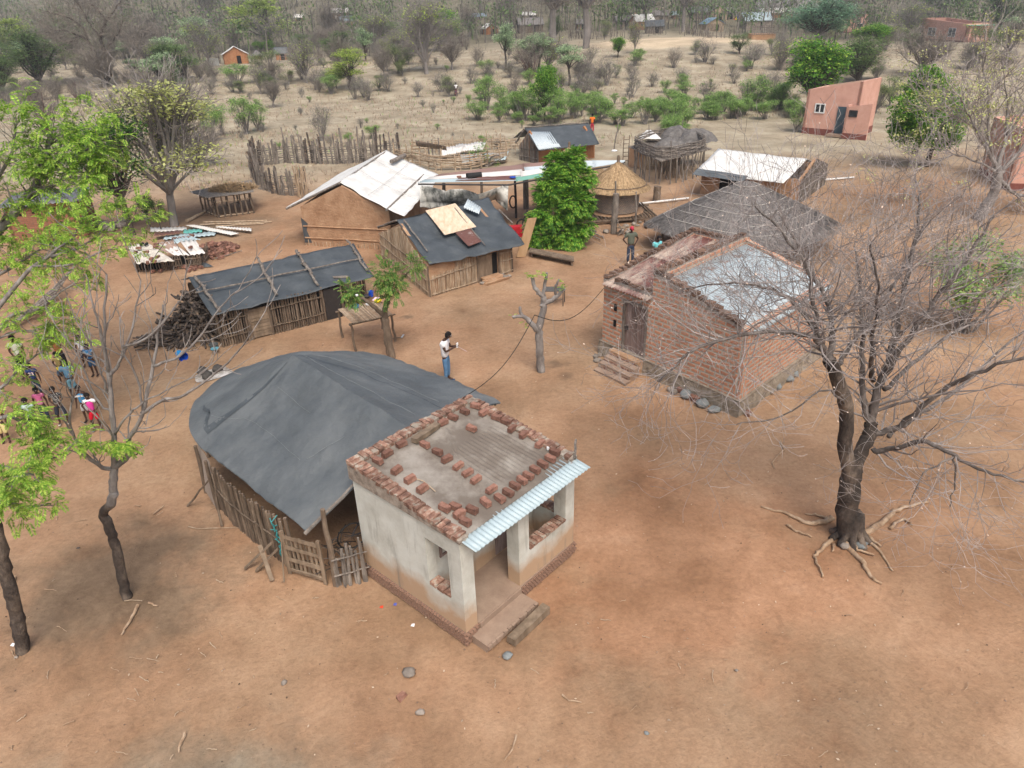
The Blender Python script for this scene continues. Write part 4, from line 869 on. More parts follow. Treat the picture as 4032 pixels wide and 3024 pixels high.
m = MB(); nn = (frr - fl).cross(Z1).normalized() * .05; n2 = (bl - fl).cross(Z1).normalized() * -.05
polewall(m, bl + n2, fl + n2, 1.2, 1.2, .11, .045, 3, top=lambda t: 1.15 + 1.0 * (1 - abs(2 * t - 1)), lash=(.3, .8)); part(m, 'stick_cladding', WOODG, hJ)
m = MB(); corr(m, [plpt(eL, eR, rl, *y2(488, 425), .05), plpt(eL, eR, rl, *y2(680, 398), .05), plpt(eL, eR, rl, *y2(595, 268), .05), plpt(eL, eR, rl, *y2(398, 266), .05)], .16, .02, 2); part(m, 'tin_sheet', TIN, hJ, True)
m = MB(); stick(m, rl + Z1 * .06, rr + Z1 * .06, .05, 2, 6, .05, 8, .8); part(m, 'ridge_pole', WOODG, hJ)
m = MB(); stick(m, rl - Z1 * .04, W(*y2(290, 355), 1.1), .09, 2, 6, .05, 8, .8); part(m, 'gable_pole', WOODG, hJ)
# ================================================================ white roofed hut (L)
q3 = lambda x, yy: (2632 + x / 1.58, yy / 1.58)
eL, eR, rl, rr = W(*q3(165, 1068), 1.4), W(3085, 722, 1.4), W(*q3(310, 925), 2.2), W(*q3(862, 990), 2.2)
fl, bl = W(2756, 762), W(2790, 700); frr = W(3140, 800); bl = fl + (rl - eL).to_2d().to_3d() * 1.55
hL = gablehut('white_roofed_hut', 'hut', 'hut with a white tarpaulin roof and grey stick gable, behind the grey thatched house', fl, frr, bl, 1.35, rl, rr, eL, eR, TARPW, MUD, seed=2, amp=.05)
m = MB(); br = frr + (bl - fl); o_ = (br - frr).cross(Z1).normalized() * .05; polewall(m, frr + o_, br + o_, 1.3, 1.3, .1, .045, 3, top=lambda t: 1.3 + .75 * (1 - abs(2 * t - 1)), lash=(.4,)); part(m, 'stick_cladding', WOODG, hL)
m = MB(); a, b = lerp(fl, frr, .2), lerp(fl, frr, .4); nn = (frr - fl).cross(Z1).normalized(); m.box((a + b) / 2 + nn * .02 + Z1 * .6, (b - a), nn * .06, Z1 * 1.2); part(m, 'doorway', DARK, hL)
m = MB(); stick(m, eL + Z1 * .0, lerp(eL, eR, .55) + Z1 * .02, .07, 2, 6, .04, 6, .8); tarp(m, [eL - (rl - eL) * .12, lerp(eL, eR, .6) - (rl - eL) * .12, lerp(eL, eR, .6) + (rl - eL) * .08 + Z1 * .05, eL + (rl - eL) * .1 + Z1 * .05], 14, 3, .03); part(m, 'eave_edge', TARPD, hL)
# ================================================================ grey thatch house (M)
mC = V((11.2, 33.35, 0)); SQ = lambda a: 1 / (abs(math.cos(a + .12)) ** 1.3 + abs(math.sin(a + .12)) ** 1.3) ** (1 / 1.3); hM = empty('thatched_house', mC, 'large house with a grey thatched pyramid roof bound with pale ropes, behind the brick house', 'house')
m = MB(); m.grid(lambda u, v: mC + V((2.5 * math.cos(-2 * PI * u), 2.5 * math.sin(-2 * PI * u), 1.9 * v)), 40, 3, lambda u, v: (u * 19, v * 2)); part(m, 'wall', MUD, hM, True)
m = MB(); thatch_cone(m, mC, 4.35, 1.25, 3.2, 5, 11000, 1.05, .35, .026, SQ); part(m, 'thatch_roof', THATCHG, hM)
for t in range(1, 7):
    m = MB(); rr_ = 4.35 * t / 7; m.tube([mC + V((rr_ * SQ(a) * math.cos(a), rr_ * SQ(a) * math.sin(a), 3.2 - 1.95 * (t / 7) ** 1.05 + .05 + .05 * nz(a, t, 1, 1.5))) for a in [2 * PI * i / 40 for i in range(41)]], .016, 4); part(m, 'roof_rope', flat('pale_rope' if t == 1 else 'pale_rope_%d' % t, (.45, .43, .39)) if t == 1 else MATS['pale_rope'], hM)
for a_ in range(10):
    a = -PI + a_ * .63; m = MB(); stick(m, mC + V((3.9 * SQ(a) * math.cos(a), 3.9 * SQ(a) * math.sin(a), 0)), mC + V((3.9 * SQ(a) * math.cos(a), 3.9 * SQ(a) * math.sin(a), 1.35)), .07, a_, 7); part(m, 'post', WOOD, hM)
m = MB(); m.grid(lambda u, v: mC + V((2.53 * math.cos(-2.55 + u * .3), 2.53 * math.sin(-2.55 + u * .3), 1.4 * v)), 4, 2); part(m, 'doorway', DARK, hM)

# ================================================================ raised pole platform (K)
KF, KR, KL = V((9.9, 46.4, 0)), V((14.2, 50.2, 0)), V((8.7, 52.0, 0)); KB = KR + (KL - KF)
hK = empty('raised_platform', KF, 'tall drying platform of poles with a woven stick rim holding grey heaps', 'platform')
ring = []
for t in range(33):
    a = 2 * PI * t / 32; ca, sa = math.cos(a), math.sin(a); kk = 1 / (abs(ca) ** 3.2 + abs(sa) ** 3.2) ** (1 / 3.2)
    ring.append((KF + KB) / 2 + (KR - KF) * .5 * ca * kk * 1.02 + (KL - KF) * .5 * sa * kk * 1.02)
for t in range(0, 32, 1):
    p = ring[t]; h_ = 1.75 + (rA.uniform(.3, 1.2) if t % 3 == 0 else .15); m = MB(); stick(m, p + V((rA.uniform(-.15, .15), rA.uniform(-.15, .15), -.05)), p + Z1 * h_, rA.uniform(.035, .065), t, 6, .04); part(m, 'post', WOODG, hK)
for t in range(9): m = MB(); p = lerp(lerp(KF, KR, rA.uniform(.15, .9)), lerp(KL, KB, rA.uniform(.15, .9)), rA.uniform(.05, .9)); stick(m, p, p + Z1 * 1.65, .06, t, 6, .04); part(m, 'post', WOOD, hK)
m = MB()
for k in range(15):
    z_ = 1.6 + k * .055; m.tube([p + V((rA.uniform(-.07, .07), rA.uniform(-.07, .07), z_ + rA.uniform(-.035, .035))) for p in ring], rA.uniform(.018, .034), 5)
part(m, 'woven_rim', WOODG, hK)
m = MB()
for k in range(46): t = (k + .5) / 46; stick(m, lerp(KF, KR, t) + Z1 * 1.62, lerp(KL, KB, t) + Z1 * 1.62, .045, k, 5, .02)
part(m, 'deck', WOODG, hK)
GREYSACK = M('grey_straw_heap', [(.3, (.09, .085, .08)), (.6, (.19, .18, .17)), (.8, (.3, .29, .27))], 3, 7, .95, 1, 14, bd=.08)
for k, (x, y, rx, rz, mt, lab) in enumerate(((2665, 545, 1.3, .85, GREYSACK, 'left grey heap of old straw on the raised pole platform'), (2745, 552, 1.5, .8, GREYSACK, 'right grey heap of old straw on the raised pole platform'), (2640, 575, 1.2, .5, GREYSACK, 'low front heap of grey straw on the raised pole platform'))):
    p = W(x, y, 1.7); m = MB(); m.grid(lambda u, v: p + V((rx * v * math.cos(2 * PI * u) * (1 + .2 * nz(math.cos(2 * PI * u), math.sin(2 * PI * u), k)), .8 * rx * v * math.sin(2 * PI * u), rz * (1 - v ** 2.4) + .16 * nz(v * 3 * math.cos(2 * PI * u), v * 3 * math.sin(2 * PI * u), k, 1.3))), 30, 12); thing(m, 'straw_heap', mt, lab, 'heap', 'heaps on the platform', True)
m = MB(); tarp(m, [W(2500, 550, 1.9), W(2605, 545, 1.95), W(2562, 510, 2.3), W(2545, 515, 2.2)], 8, 8, .08); thing(m, 'white_sheet', TARPW, 'white plastic sheet draped on the left corner of the raised platform', 'sheet', smooth=True)
fl, frr = W(2535, 667), W(2665, 660); m = MB(); 
r = empty('stick_pen', (fl + frr) / 2, 'small stick and mud pen standing underneath the raised pole platform', 'pen')
polewall(m, fl, frr, 1.3, 1.3, .1, .04, 4, lash=(.2, .75)); part(m, 'stick_wall', WOODP, r)
m = MB(); wallq(m, fl + V((-.9, 1.3, 0)), fl, 0, 1.4, 1.4); part(m, 'mud_wall', MUD, r)
r = empty('ladder', W(2462, 645), 'short wooden ladder leaning on the left side of the raised pole platform', 'ladder')
for s in (-.2, .2):
    m = MB(); p = W(2462, 648) + V((s, 0, 0)); stick(m, p, p + V((.1, .5, 2.0)), .04, 2, 6, .01); part(m, 'rail', WOOD, r)
for k in range(6): m = MB(); p = W(2462, 648) + V((.015 * k, .085 * k, .3 + .28 * k)); m.tube([p + V((-.22, 0, 0)), p + V((.22, 0, 0))], .025, 5); part(m, 'rung', WOOD, r)
m = MB(); p = W(2417, 592); stick(m, p, p + V((.35, .1, 2.5)), .06, 4, 7, .04, 5, .7); stick(m, p + V((.35, .1, 2.5)), p + V((.5, .1, 2.7)), .04); thing(m, 'forked_post', WOODG, 'lone thin leaning post with a forked top between hut and raised platform', 'post')
m = MB(); stonemb(m, W(2418, 596), .22, rA, .4); thing(m, 'white_sack', WHT, 'crumpled white bag lying at the foot of the lone forked post', 'bag', smooth=True)
# ================================================================ brick house with two lean-to roofs (N)
NL, NF, NR = V((3.05, 22.0, 0)), V((6.47, 17.53, 0)), V((10.25, 21.2, 0)); NBk = NL + (NR - NF)
a_ = NF - NL; b_ = NR - NF; LA, LB = a_.length, b_.length; ad, bd_ = a_.normalized(), b_.normalized()
def NP(s, t, z=0): return NL + ad * s + bd_ * t + Z1 * z
hN = empty('brick_house', NP(2.8, 2.6), 'red brick house on a stone base, roof half rusty and half pale tin', 'house')
MW = 2.12; ZP = .5
m = MB(); fin = .06
# front wall as panels around the door, then the raised right part
def nwall(m, s0, t0, s1, t1, z0, za, zb, th=.22): wallq(m, NP(s0, t0), NP(s1, t1), z0, za, zb, th)
e = .05
nwall(m, e, e, 1.02, e, ZP, 2.58, 2.58); nwall(m, 1.02, e, 1.95, e, 2.2, 2.58, 2.58); nwall(m, 1.95, e, MW, e, ZP, 2.58, 2.58)
nwall(m, MW, e, LA - e, e, ZP, 3.42, 2.62); nwall(m, LA - e, e, LA - e, LB - e, ZP, 2.62, 2.62); nwall(m, LA - e, LB - e, MW, LB - e, ZP, 2.62, 3.42); nwall(m, MW, LB - e, e, LB - e, ZP, 3.1, 3.1); nwall(m, e, LB - e, e, e, ZP, 3.1, 2.6)
nwall(m, MW + .1, LB - e, MW + .1, e, ZP, 3.4, 3.4)
part(m, 'wall', BRICKW, hN)
m = MB(); i0_ = m; 
for (s0, t0, s1, t1) in ((-.04, -.04, LA + .04, -.04), (LA + .04, -.04, LA + .04, LB), (LA, LB, 0, LB), (-.04, LB, -.04, -.04)):
    p0, p1 = NP(s0, t0), NP(s1, t1); L_ = (p1 - p0).length; nrm = (p1 - p0).cross(Z1).normalized()
    m.grid(lambda u, v: lerp(p0, p1, u) + nrm * (.06 * (1 - v) + .07 * nz(u * L_ * 3, v * 2.5, s0 + 2) - .02) + Z1 * (-.1 + v * (ZP + .1)), int(L_ * 7), 5)
for (s0, t0, s1, t1) in ((0, 0, LA, LB),): m.face([NP(-.05, -.05, ZP), NP(LA + .05, -.05, ZP), NP(LA + .05, LB, ZP), NP(-.05, LB, ZP)])
part(m, 'stone_base', STONEP, hN, True)
m = MB()
for k in range(5): m.box(NP(1.08 + .19 * k, .10, 1.33), ad * .18, bd_ * .04, Z1 * 1.64, .006, rA)
dn = part(m, 'door', DOORW, hN)
m = MB(); m.box(NP(1.13, .05, 1.3), ad * .1, bd_ * .05, Z1 * .12); part(m, 'door_latch', IRON, dn)
m = MB()
for s_, z0_, z1_ in ((1.0, ZP, 2.2), (1.96, ZP, 2.2)): m.box(NP(s_, .06, (z0_ + z1_) / 2), ad * .07, bd_ * .12, Z1 * (z1_ - z0_))
m.box(NP(1.48, .06, 2.22), ad * 1.05, bd_ * .12, Z1 * .09); part(m, 'door_frame', WOODG, hN)
for z_ in (1.3, 1.85):
    m = MB(); m.box(NP(.62, .03, z_), ad * .1, bd_ * .05, Z1 * .22); part(m, 'vent_hole', DARK, hN)
m = MB(); corr(m, [NP(.16, -.22, 2.60), NP(MW, -.22, 2.60), NP(MW, LB * .48, 2.86), NP(.16, LB * .48, 2.86)], .12, .032, 6, 3); corr(m, [NP(.16, LB * .46, 2.875), NP(MW, LB * .46, 2.875), NP(MW, LB - .25, 3.08), NP(.16, LB - .25, 3.08)], .12, .032, 6, 5); part(m, 'rusty_roof', TINR, hN, True)
m = MB()
for k in range(6):
    t0, t1 = .2 + k * (LB - .3) / 6, .2 + (k + 1) * (LB - .3) / 6 + .04
    corr(m, [NP(LA + .08, t0, 2.52 + .006 * (k % 2)), NP(LA + .08, t1, 2.52 + .006 * (k % 2)), NP(MW + .32, t1, 3.20 + .006 * (k % 2)), NP(MW + .32, t0, 3.20 + .006 * (k % 2))], .12, .03, 4, k, .012)
part(m, 'tin_roof', rusty('pale_tin_spotted', (.40, .47, .50), (.33, .19, .14), .56, .63, 1.9), hN, True)
# parapets with uneven brick caps
mo = MB(); m = MB()
def ncap(s0, t0, z0, s1, t1, z1, w_=.26):
    w_ *= .85
    p0, p1 = NP(s0, t0, z0), NP(s1, t1, z1); L_ = (p1 - p0).length; d_ = (p1 - p0).normalized(); k = int(L_ / .27)
    mo.box((p0 + p1) / 2 - Z1 * .03, p1 - p0, d_.cross(Z1).normalized() * w_ * .85, Z1 * .10)
    for i in range(k):
        t = (i + .5) / k; brick(m, lerp(p0, p1, t) + Z1 * (.02 + rA.uniform(-.01, .03)), math.atan2(d_.y, d_.x) + rA.uniform(-.09, .09), (.25 * rA.uniform(.8, 1.05), w_ * rA.uniform(.8, 1.05), .10), rA, .05, .018)
ncap(.12, .05, 2.66, .12, LB - .1, 3.16); ncap(MW + .13, 0, 3.44, MW + .13, LB - .1, 3.42, .3); ncap(MW + .1, .12, 3.44, LA - .25, .12, 2.66, .28); ncap(.1, LB - .12, 3.15, MW, LB - .12, 3.15)
ncap(.5, .12, 2.70, MW - .1, .12, 2.70, .18)
part(mo, 'parapet_mortar', CEM, hN); part(m, 'parapet', M('old_brick', [(.25, (.06, .042, .032)), (.5, (.145, .09, .065)), (.75, (.27, .17, .12))], 7, 6, .95, .6, 30, isl=.35), hN)
for k in range(4):
    m = MB(); m.box(NP(1.33 + .02 * k, -.16 - .26 * k, (.46 - .13 * k) / 2 - .01), ad * (1.3 + .04 * k), bd_ * (.28), Z1 * (.47 - .13 * k), .02, rA); part(m, 'step', FLOORC if k else MUD, hN)
for k in range(3):
    m = MB()
    for i in range(5): brick(m, NP(.82 + .26 * i, -.30 - .26 * k, .40 - .13 * k - .1), math.atan2(ad.y, ad.x), (.25, .05, .09), rA, .02)
    part(m, 'step_edge', BRK, hN)
for i, (x, y, r_, mt, nm) in enumerate(((2650, 1505, .14, 0, 1), (2670, 1520, .12, 0, 0), (2690, 1512, .13, 0, 1), (2640, 1530, .12, 0, 0), (2655, 1540, .13, 0, 0), (2680, 1535, .14, 0, 1), (2700, 1555, .2, 1, 2), (2715, 1562, .14, 0, 1), (2738, 1570, .13, 0, 1), (2765, 1590, .19, 1, 2), (2810, 1612, .16, 1, 2), (2945, 1625, .15, 0, 1), (2345, 1400, .12, 0, 0), (2362, 1393, .1, 0, 0), (2350, 1415, .11, 0, 0), (3060, 1520, .16, 1, 2), (3100, 1490, .17, 1, 2), (3130, 1470, .15, 1, 2), (3030, 1540, .13, 0, 0))):
    m = MB(); p = W(x, y + 8); g_ = 'stones round the brick house'
    if nm == 1: brick(m, p, rA.uniform(0, 3), (.22, .15, .13), rA, .2, .03); thing(m, 'brick', BRKO, 'broken red brick lying at the foot of the brick house', 'brick', 'broken bricks by the brick house')
    else: stonemb(m, p, r_, rA, .7); thing(m, 'stone', STONEB if mt else STONE, 'blue-grey stone lying along the base of the brick house' if mt else 'brown stone lying by the base of the brick house', 'stone', g_ + (' blue' if mt else ' brown'), True)
# metal table frame and wire between them
p = W(2175, 1205); r = empty('metal_table', p, 'bare black metal table standing behind the pollarded tree', 'table')
for dx, dy in ((-.4, 0), (.42, -.05), (-.3, .5), (.52, .42)):
    m = MB(); q = p + V((dx, dy, 0)); m.tube([q, q + Z1 * .62], .018, 5); part(m, 'leg', IRON, r)
m = MB(); m.box(p + V((.06, .22, .63)), V((.85, -.05, 0)), V((.1, .5, 0)), Z1 * .03); m.tube([p + V((-.4, 0, .3)), p + V((.42, -.05, .3))], .012, 5); part(m, 'table_top', flat('metal_top', (.10, .095, .09), .6), r)
m = MB(); pts = []
A0, A1_ = A(3.1, 2.95, 2.95), W(2105, 1240, 2.2)
for k in range(21): t = k / 20; pts.append(lerp(A0, A1_, t) - Z1 * .9 * math.sin(PI * t) * .45)
A2_ = NP(.1, 0, 2.4)
for k in range(1, 15): t = k / 14; pts.append(lerp(A1_, A2_, t) - Z1 * .6 * math.sin(PI * t))
m.tube(pts, .012, 4); thing(m, 'overhead_wire', RUBBER, 'sagging black wire strung from the porch house past the pollarded tree to the brick house', 'wire')
# ================================================================ cattle kraal of poles
def polefence(name, label, pts, hlo, hhi, nposts, nrail, mat, seed, r=(.05, .1), group=None, wob=.12, top=None, lean=.12):
    R = random.Random(seed); P = [V(p) for p in pts]; L = [0]
    for a, b in zip(P, P[1:]): L.append(L[-1] + (b - a).length)
    def at(s):
        s *= L[-1]
        for i in range(len(P) - 1):
            if s <= L[i + 1] + 1e-6: return lerp(P[i], P[i + 1], (s - L[i]) / max(1e-6, L[i + 1] - L[i]))
        return P[-1]
    root = empty(name, at(.5), label, 'fence', group)
    for k in range(nposts):
        s = (k + R.uniform(-.3, .3)) / (nposts - 1); s = min(1, max(0, s)); p = at(s) + V((R.uniform(-wob, wob), R.uniform(-wob, wob), -.1)); h_ = R.uniform(hlo, hhi)
        if R.random() < .15: h_ *= 1.3
        m = MB(); q = p + V((R.uniform(-lean, lean), R.uniform(-lean, lean), h_)); rr = R.uniform(*r)
        stick(m, p, q, rr, k, 7, .05, 4, .7)
        if R.random() < .3: stick(m, lerp(p, q, .75), q + V((R.uniform(-.2, .2), R.uniform(-.1, .1), R.uniform(0, .2))), rr * .6, k, 5)
        part(m, 'post', CHAR if R.random() < .22 and mat is WOODG else mat, root)
    for k in range(nrail):
        m = MB(); z_ = .15 + (hlo * .95 - .15) * (k + .5) / nrail; n = max(6, int(L[-1] / .7)); off = R.uniform(-.06, .06)
        m.tube([at(t / n) + V((off + R.uniform(-.06, .06), R.uniform(-.06, .06), z_ + R.uniform(-.05, .05))) for t in range(n + 1)], R.uniform(.02, .038), 5); part(m, 'rail', mat, root)
    return root
kr = [W(1000, 700), W(1030, 745), W(1110, 768), W(1215, 770)]
polefence('cattle_kraal', 'front run of the grey pole cattle kraal with gaps, left of the white-tarp house', kr, 1.3, 2.0, 40, 8, WOODG, 1, (.06, .11))
polefence('cattle_kraal', 'rear run of the grey pole cattle kraal with tall blackened uprights against the dry field', [W(1000, 700), W(1005, 655), W(1120, 640), W(1300, 645), W(1450, 640), W(1570, 625)], 1.4, 2.2, 96, 7, WOODG, 2, (.06, .12), wob=.2)
polefence('kraal_gate', 'tan split poles stacked upright as the kraal gate', [W(1175, 772), W(1215, 790)], 1.9, 2.2, 9, 1, WOODP, 3, (.045, .06), lean=.05)
polefence('stick_pen_fence', 'low pen of light brown horizontal sticks behind the tin shelter', [W(1560, 640), W(1720, 672), W(1850, 668), W(1995, 640)], 1.15, 1.75, 15, 16, WOODP, 4, (.045, .07), lean=.06)
polefence('stick_pen_fence', 'rear side of the light brown stick pen, nearest the dry field', [W(1620, 600), W(1750, 596), W(1900, 588), W(2055, 592)], .95, 1.3, 16, 7, WOODP, 5, (.04, .06), lean=.06)
m = MB(); corr(m, [W(1640, 575, 1.35), W(1760, 592, 1.3), W(1755, 575, 1.75), W(1635, 552, 1.8)], .3, .03, 2); thing(m, 'roof_sheet', flat('brown_tin', (.24, .19, .15), .6), 'brown corrugated sheet propped on posts beside the stick pen', 'sheet', smooth=True)
for i, (x, y) in enumerate(((1690, 622), (1705, 615), (1730, 610), (1655, 618))):
    m = MB(); p = W(x, y); stick(m, p, p + Z1 * 1.3, .07, i, 6, .03); thing(m, 'post', WOODG, 'grey post under the brown sheet beside the stick pen', 'post', 'posts under the brown sheet')
for i, (a, b, mt, lb) in enumerate((((1742, 612), (1812, 600), TINW, 'crumpled white sheet lying on scrap next to the stick pen'), ((1800, 598), (1900, 590), TINW, 'pale sheet folded on the ground at the back of the stick pen'), ((1820, 640), (1990, 628), TINB, 'long grey-blue tin sheets lying inside the stick pen'))):
    A_, B_ = W(*a, .35), W(*b, .35); m = MB(); corr(m, [A_, B_, B_ + V((.3, 1.6, .35)), A_ + V((-.2, 1.5, .3))], .2, .03, 3, i, .12); thing(m, 'tin_sheet', mt, lb, 'sheet', smooth=True)
# ================================================================ open pole coop with straw on top
cp = [W(868, 850), W(1000, 835), W(905, 800) + V((-.6, 1.2, 0)), W(985, 800) + V((.3, .9, 0))]
rC = empty('open_coop', W(930, 850), 'open pole frame coop with straw piled on its roof, left of the kraal', 'coop')
cA, cB = W(795, 828), W(962, 855); cB = W(1000, 838); cA = W(865, 858); cC = W(985, 790); cD = W(800, 832)
for i, (p, q) in enumerate(((cD, cA), (cA, cB), (cB, cC), (cC, cD))):
    for k in range(4 if i != 1 else 6):
        m = MB(); s = lerp(p, q, k / (4 if i != 1 else 6)); stick(m, s - Z1 * .05, s + V((rA.uniform(-.05, .05), 0, 1.25)), .06, k + i, 7, .02); part(m, 'post', WOOD, rC)
    for z_ in (.08, .9, 1.2): m = MB(); stick(m, p + Z1 * z_, q + Z1 * z_, .04, i, 6, .03); part(m, 'rail', WOODP, rC)
m = MB(); tarp(m, [cD + Z1 * 1.25 + V((-.5, -.2, 0)), cA + Z1 * 1.25 + V((-.3, -.35, 0)), cB + Z1 * 1.28 + V((.3, -.2, 0)), cC + Z1 * 1.3 + V((.3, .2, 0))], 10, 10, .03); part(m, 'roof', WOODG, rC)
m = MB(); cc = (cA + cB + cC + cD) / 4 + Z1 * 1.3
for k in range(2200):
    a = rA.uniform(0, 2 * PI); rr_ = math.sqrt(rA.random()); p = cc + V((1.5 * rr_ * math.cos(a) + .3, 1.0 * rr_ * math.sin(a) + .2, .32 * (1 - rr_ ** 2) * rA.uniform(.4, 1)))
    d = V((rA.gauss(0, 1), rA.gauss(0, 1), rA.gauss(0, .25))).normalized() * rA.uniform(.1, .25); t = d.cross(Z1).normalized() * .012; m.face([p - d - t, p + d - t, p + d + t, p - d + t])
thing(m, 'straw_pile', THATCH, 'tangled pile of pale straw on top of the open pole coop', 'straw')
m = MB(); a, b = W(735, 870, .1), W(805, 835, .1); stick(m, a, b, .1, 2, 8, .02); thing(m, 'log', WOODP, 'pale log lying at the left corner of the open coop', 'log')
for k, (a, b, lb) in enumerate((((800, 875), (1050, 868), 'uppermost long pole lying on the ground below the open coop'), ((790, 885), (1070, 873), 'lower long pole lying on the ground below the open coop'), ((850, 890), (1040, 880), 'shortest of the poles lying on the ground below the open coop'))):
    m = MB(); stick(m, W(*a, .06), W(*b, .06), .05, k, 6, .03); thing(m, 'pole', WOODP, lb, 'pole')
# ================================================================ chicken coop with sheets and bricks
zq = lambda x, y: (x / 2.011, 600 + y / 2.011)
rK = empty('chicken_coop', W(*zq(1300, 940)), 'low chicken coop of sticks and bricks under ragged sheets weighted with bricks', 'coop')
k0, k1 = W(*zq(1090, 950)), W(*zq(1600, 910)); kd = k1 - k0; kn = V((-kd.y, kd.x, 0)).normalized()
m = MB(); polewall(m, lerp(k0, k1, .38), lerp(k0, k1, .70), .62, .6, .07, .028, 2, lash=(.3, .8)); polewall(m, lerp(k0, k1, .78), k1, .6, .6, .07, .028, 3, lash=(.3, .8)); polewall(m, k0, lerp(k0, k1, .35), .5, .55, .12, .03, 4, lash=(.9,)); polewall(m, k1, k1 + kn * 1.7, .6, .7, .09, .03, 5); polewall(m, k0 + kn * 1.7, k0, .6, .5, .09, .03, 5); part(m, 'stick_wall', WOOD, rK)
m = MB(); wallq(m, k0 + kn * .25, k1 + kn * .25, 0, .5, .5); part(m, 'shade_backing', DARK, rK)  # near-black sheet standing in for the shade behind the coop sticks
kt = [W(*zq(1010, 760), .62), W(*zq(1190, 885), .60), W(*zq(1380, 830), .62), W(*zq(1620, 790), .65)]
def ksheet(pts, name, mat, co=True, **k):
    m = MB()
    if co: corr(m, pts, .2, .025, 4, 3, .05)
    else: tarp(m, pts, 22, 16, .10, 2.2, 4, .012, **k)
    return part(m, name, mat, rK, True)
ksheet([W(*zq(1085, 885), .55), W(*zq(1385, 860), .6), W(*zq(1165, 712), .8), W(*zq(1010, 745), .75)], 'torn_sheet', flat('dirty_white_sheet', (.56, .52, .45), .8, .2), False, ragged=.05)
ksheet([W(*zq(1385, 820), .63), W(*zq(1500, 810), .63), W(*zq(1350, 700), .85), W(*zq(1235, 720), .85)], 'tin_roof', TINW)
ksheet([W(*zq(1290, 800), .70), W(*zq(1425, 775), .70), W(*zq(1370, 690), .86), W(*zq(1230, 730), .86)], 'brown_sheet', rusty('faded_brown', (.42, .30, .24), (.3, .2, .15), .4, .6), False)
ksheet([W(*zq(1510, 812), .66), W(*zq(1625, 795), .66), W(*zq(1540, 685), .88), W(*zq(1425, 705), .88)], 'white_tin', TINW)
ksheet([W(*zq(1380, 720), .86), W(*zq(1590, 690), .86), W(*zq(1500, 655), .9), W(*zq(1370, 690), .9)], 'blue_tin', TINB)
BK = [(1100, 765), (1075, 800), (1160, 795), (1200, 850), (1220, 870), (1170, 880), (1240, 735), (1235, 755), (1385, 690), (1425, 688), (1460, 683), (1495, 683), (1520, 665), (1510, 760), (1600, 750), (1250, 835)]
loose_bricks([(W(*zq(x, y), .8), rA.uniform(-.4, .4) + (PI / 2 if i % 2 else 0)) for i, (x, y) in enumerate(BK)], 'red brick weighting the sheets on the low chicken coop roof', 'bricks on the chicken coop', (.24, .13, .1))
BK2 = [(1210, 950), (1275, 945), (1415, 915), (1465, 915), (1490, 930), (1520, 915), (1555, 910), (1590, 915), (1545, 930), (1460, 905), (1300, 908), (1500, 940)]
loose_bricks([(W(*zq(x, y), .03), rA.uniform(0, 3)) for x, y in BK2], 'red brick lying on the ground along the front of the chicken coop', 'bricks in front of the chicken coop', (.24, .13, .1))
pile = []
pc = W(*zq(1690, 790)); 
for k in range(120):
    a = rA.uniform(0, 2 * PI); rr_ = math.sqrt(rA.random()) * 1.0
    pile.append((pc + V((rr_ * 1.15 * math.cos(a), rr_ * 1.5 * math.sin(a), max(0, .5 * (1 - rr_) * rA.uniform(.3, 1.1)))), rA.uniform(0, 3)))
ob = loose_bricks(pile, 'red brick tumbled in the heap of bricks to the right of the chicken coop', 'bricks of the tumbled heap', (.25, .13, .11))
for o in ob: o.rotation_euler[0] = rA.uniform(-.6, .6); o.rotation_euler[1] = rA.uniform(-.5, .5)
for k, (x, y) in enumerate(((1123, 737), (1158, 737))):
    m = MB(); p = W(*zq(x, y), .85); m.tube([p + V((0, -.12, .04)), p + V((0, 0, .07)), p + V((0, .14, .06)), p + V((0, .17, .04))], [.05, .06, .07, .03], 8); thing(m, 'shoe', RUBBER, ['left of the two black shoes on the torn white coop sheet', 'right of the two black shoes on the torn white coop sheet'][k], 'shoe', smooth=True)
m = MB(); stick(m, W(*zq(1700, 840), .1), W(*zq(1915, 778), .05), .03, 3, 5, .02); thing(m, 'stick', WOODG, 'stick lying across the right edge of the brick heap', 'stick')
m = MB(); tarp(m, [W(*zq(1590, 912), .02), W(*zq(1690, 905), .03), W(*zq(1640, 880), .12), W(*zq(1600, 870), .3)], 6, 6, .03); thing(m, 'plastic_scrap', TARP, 'scrap of black plastic at the front right corner of the chicken coop', 'plastic')
# sheets lying on the ground behind
for k, (pts, mt, lb) in enumerate((([(1190, 630), (1480, 615), (1475, 590), (1190, 595)], TINW, 'white ribbed sheet at the left of the sheets lying behind the chicken coop'), ([(1290, 690), (1700, 655), (1720, 620), (1310, 660)], TINB, 'wide pale blue sheet lying directly behind the chicken coop roof'), ([(1450, 640), (1600, 630), (1600, 605), (1455, 610)], flat('teal_sheet', (.12, .38, .34), .5), 'teal sheet showing between the pale sheets on the ground'), ([(1470, 578), (1830, 655), (1900, 640), (1540, 572)], TINW, 'long white sheet lying crosswise toward the coop poles'), ([(1700, 590), (1990, 622), (1990, 600), (1740, 585)], TINW, 'rightmost pale strip of sheet lying on the ground behind the chicken coop'), ([(1215, 665), (1420, 640), (1430, 615), (1230, 640)], TINRR, 'rusty torn sheet lying behind the left end of the chicken coop'))):
    m = MB(); corr(m, [W(*zq(x, y), .06 + .035 * k) for x, y in pts], .22, .02, 3, k, .03); thing(m, 'roofing_sheet', mt, lb, 'sheet', smooth=True)
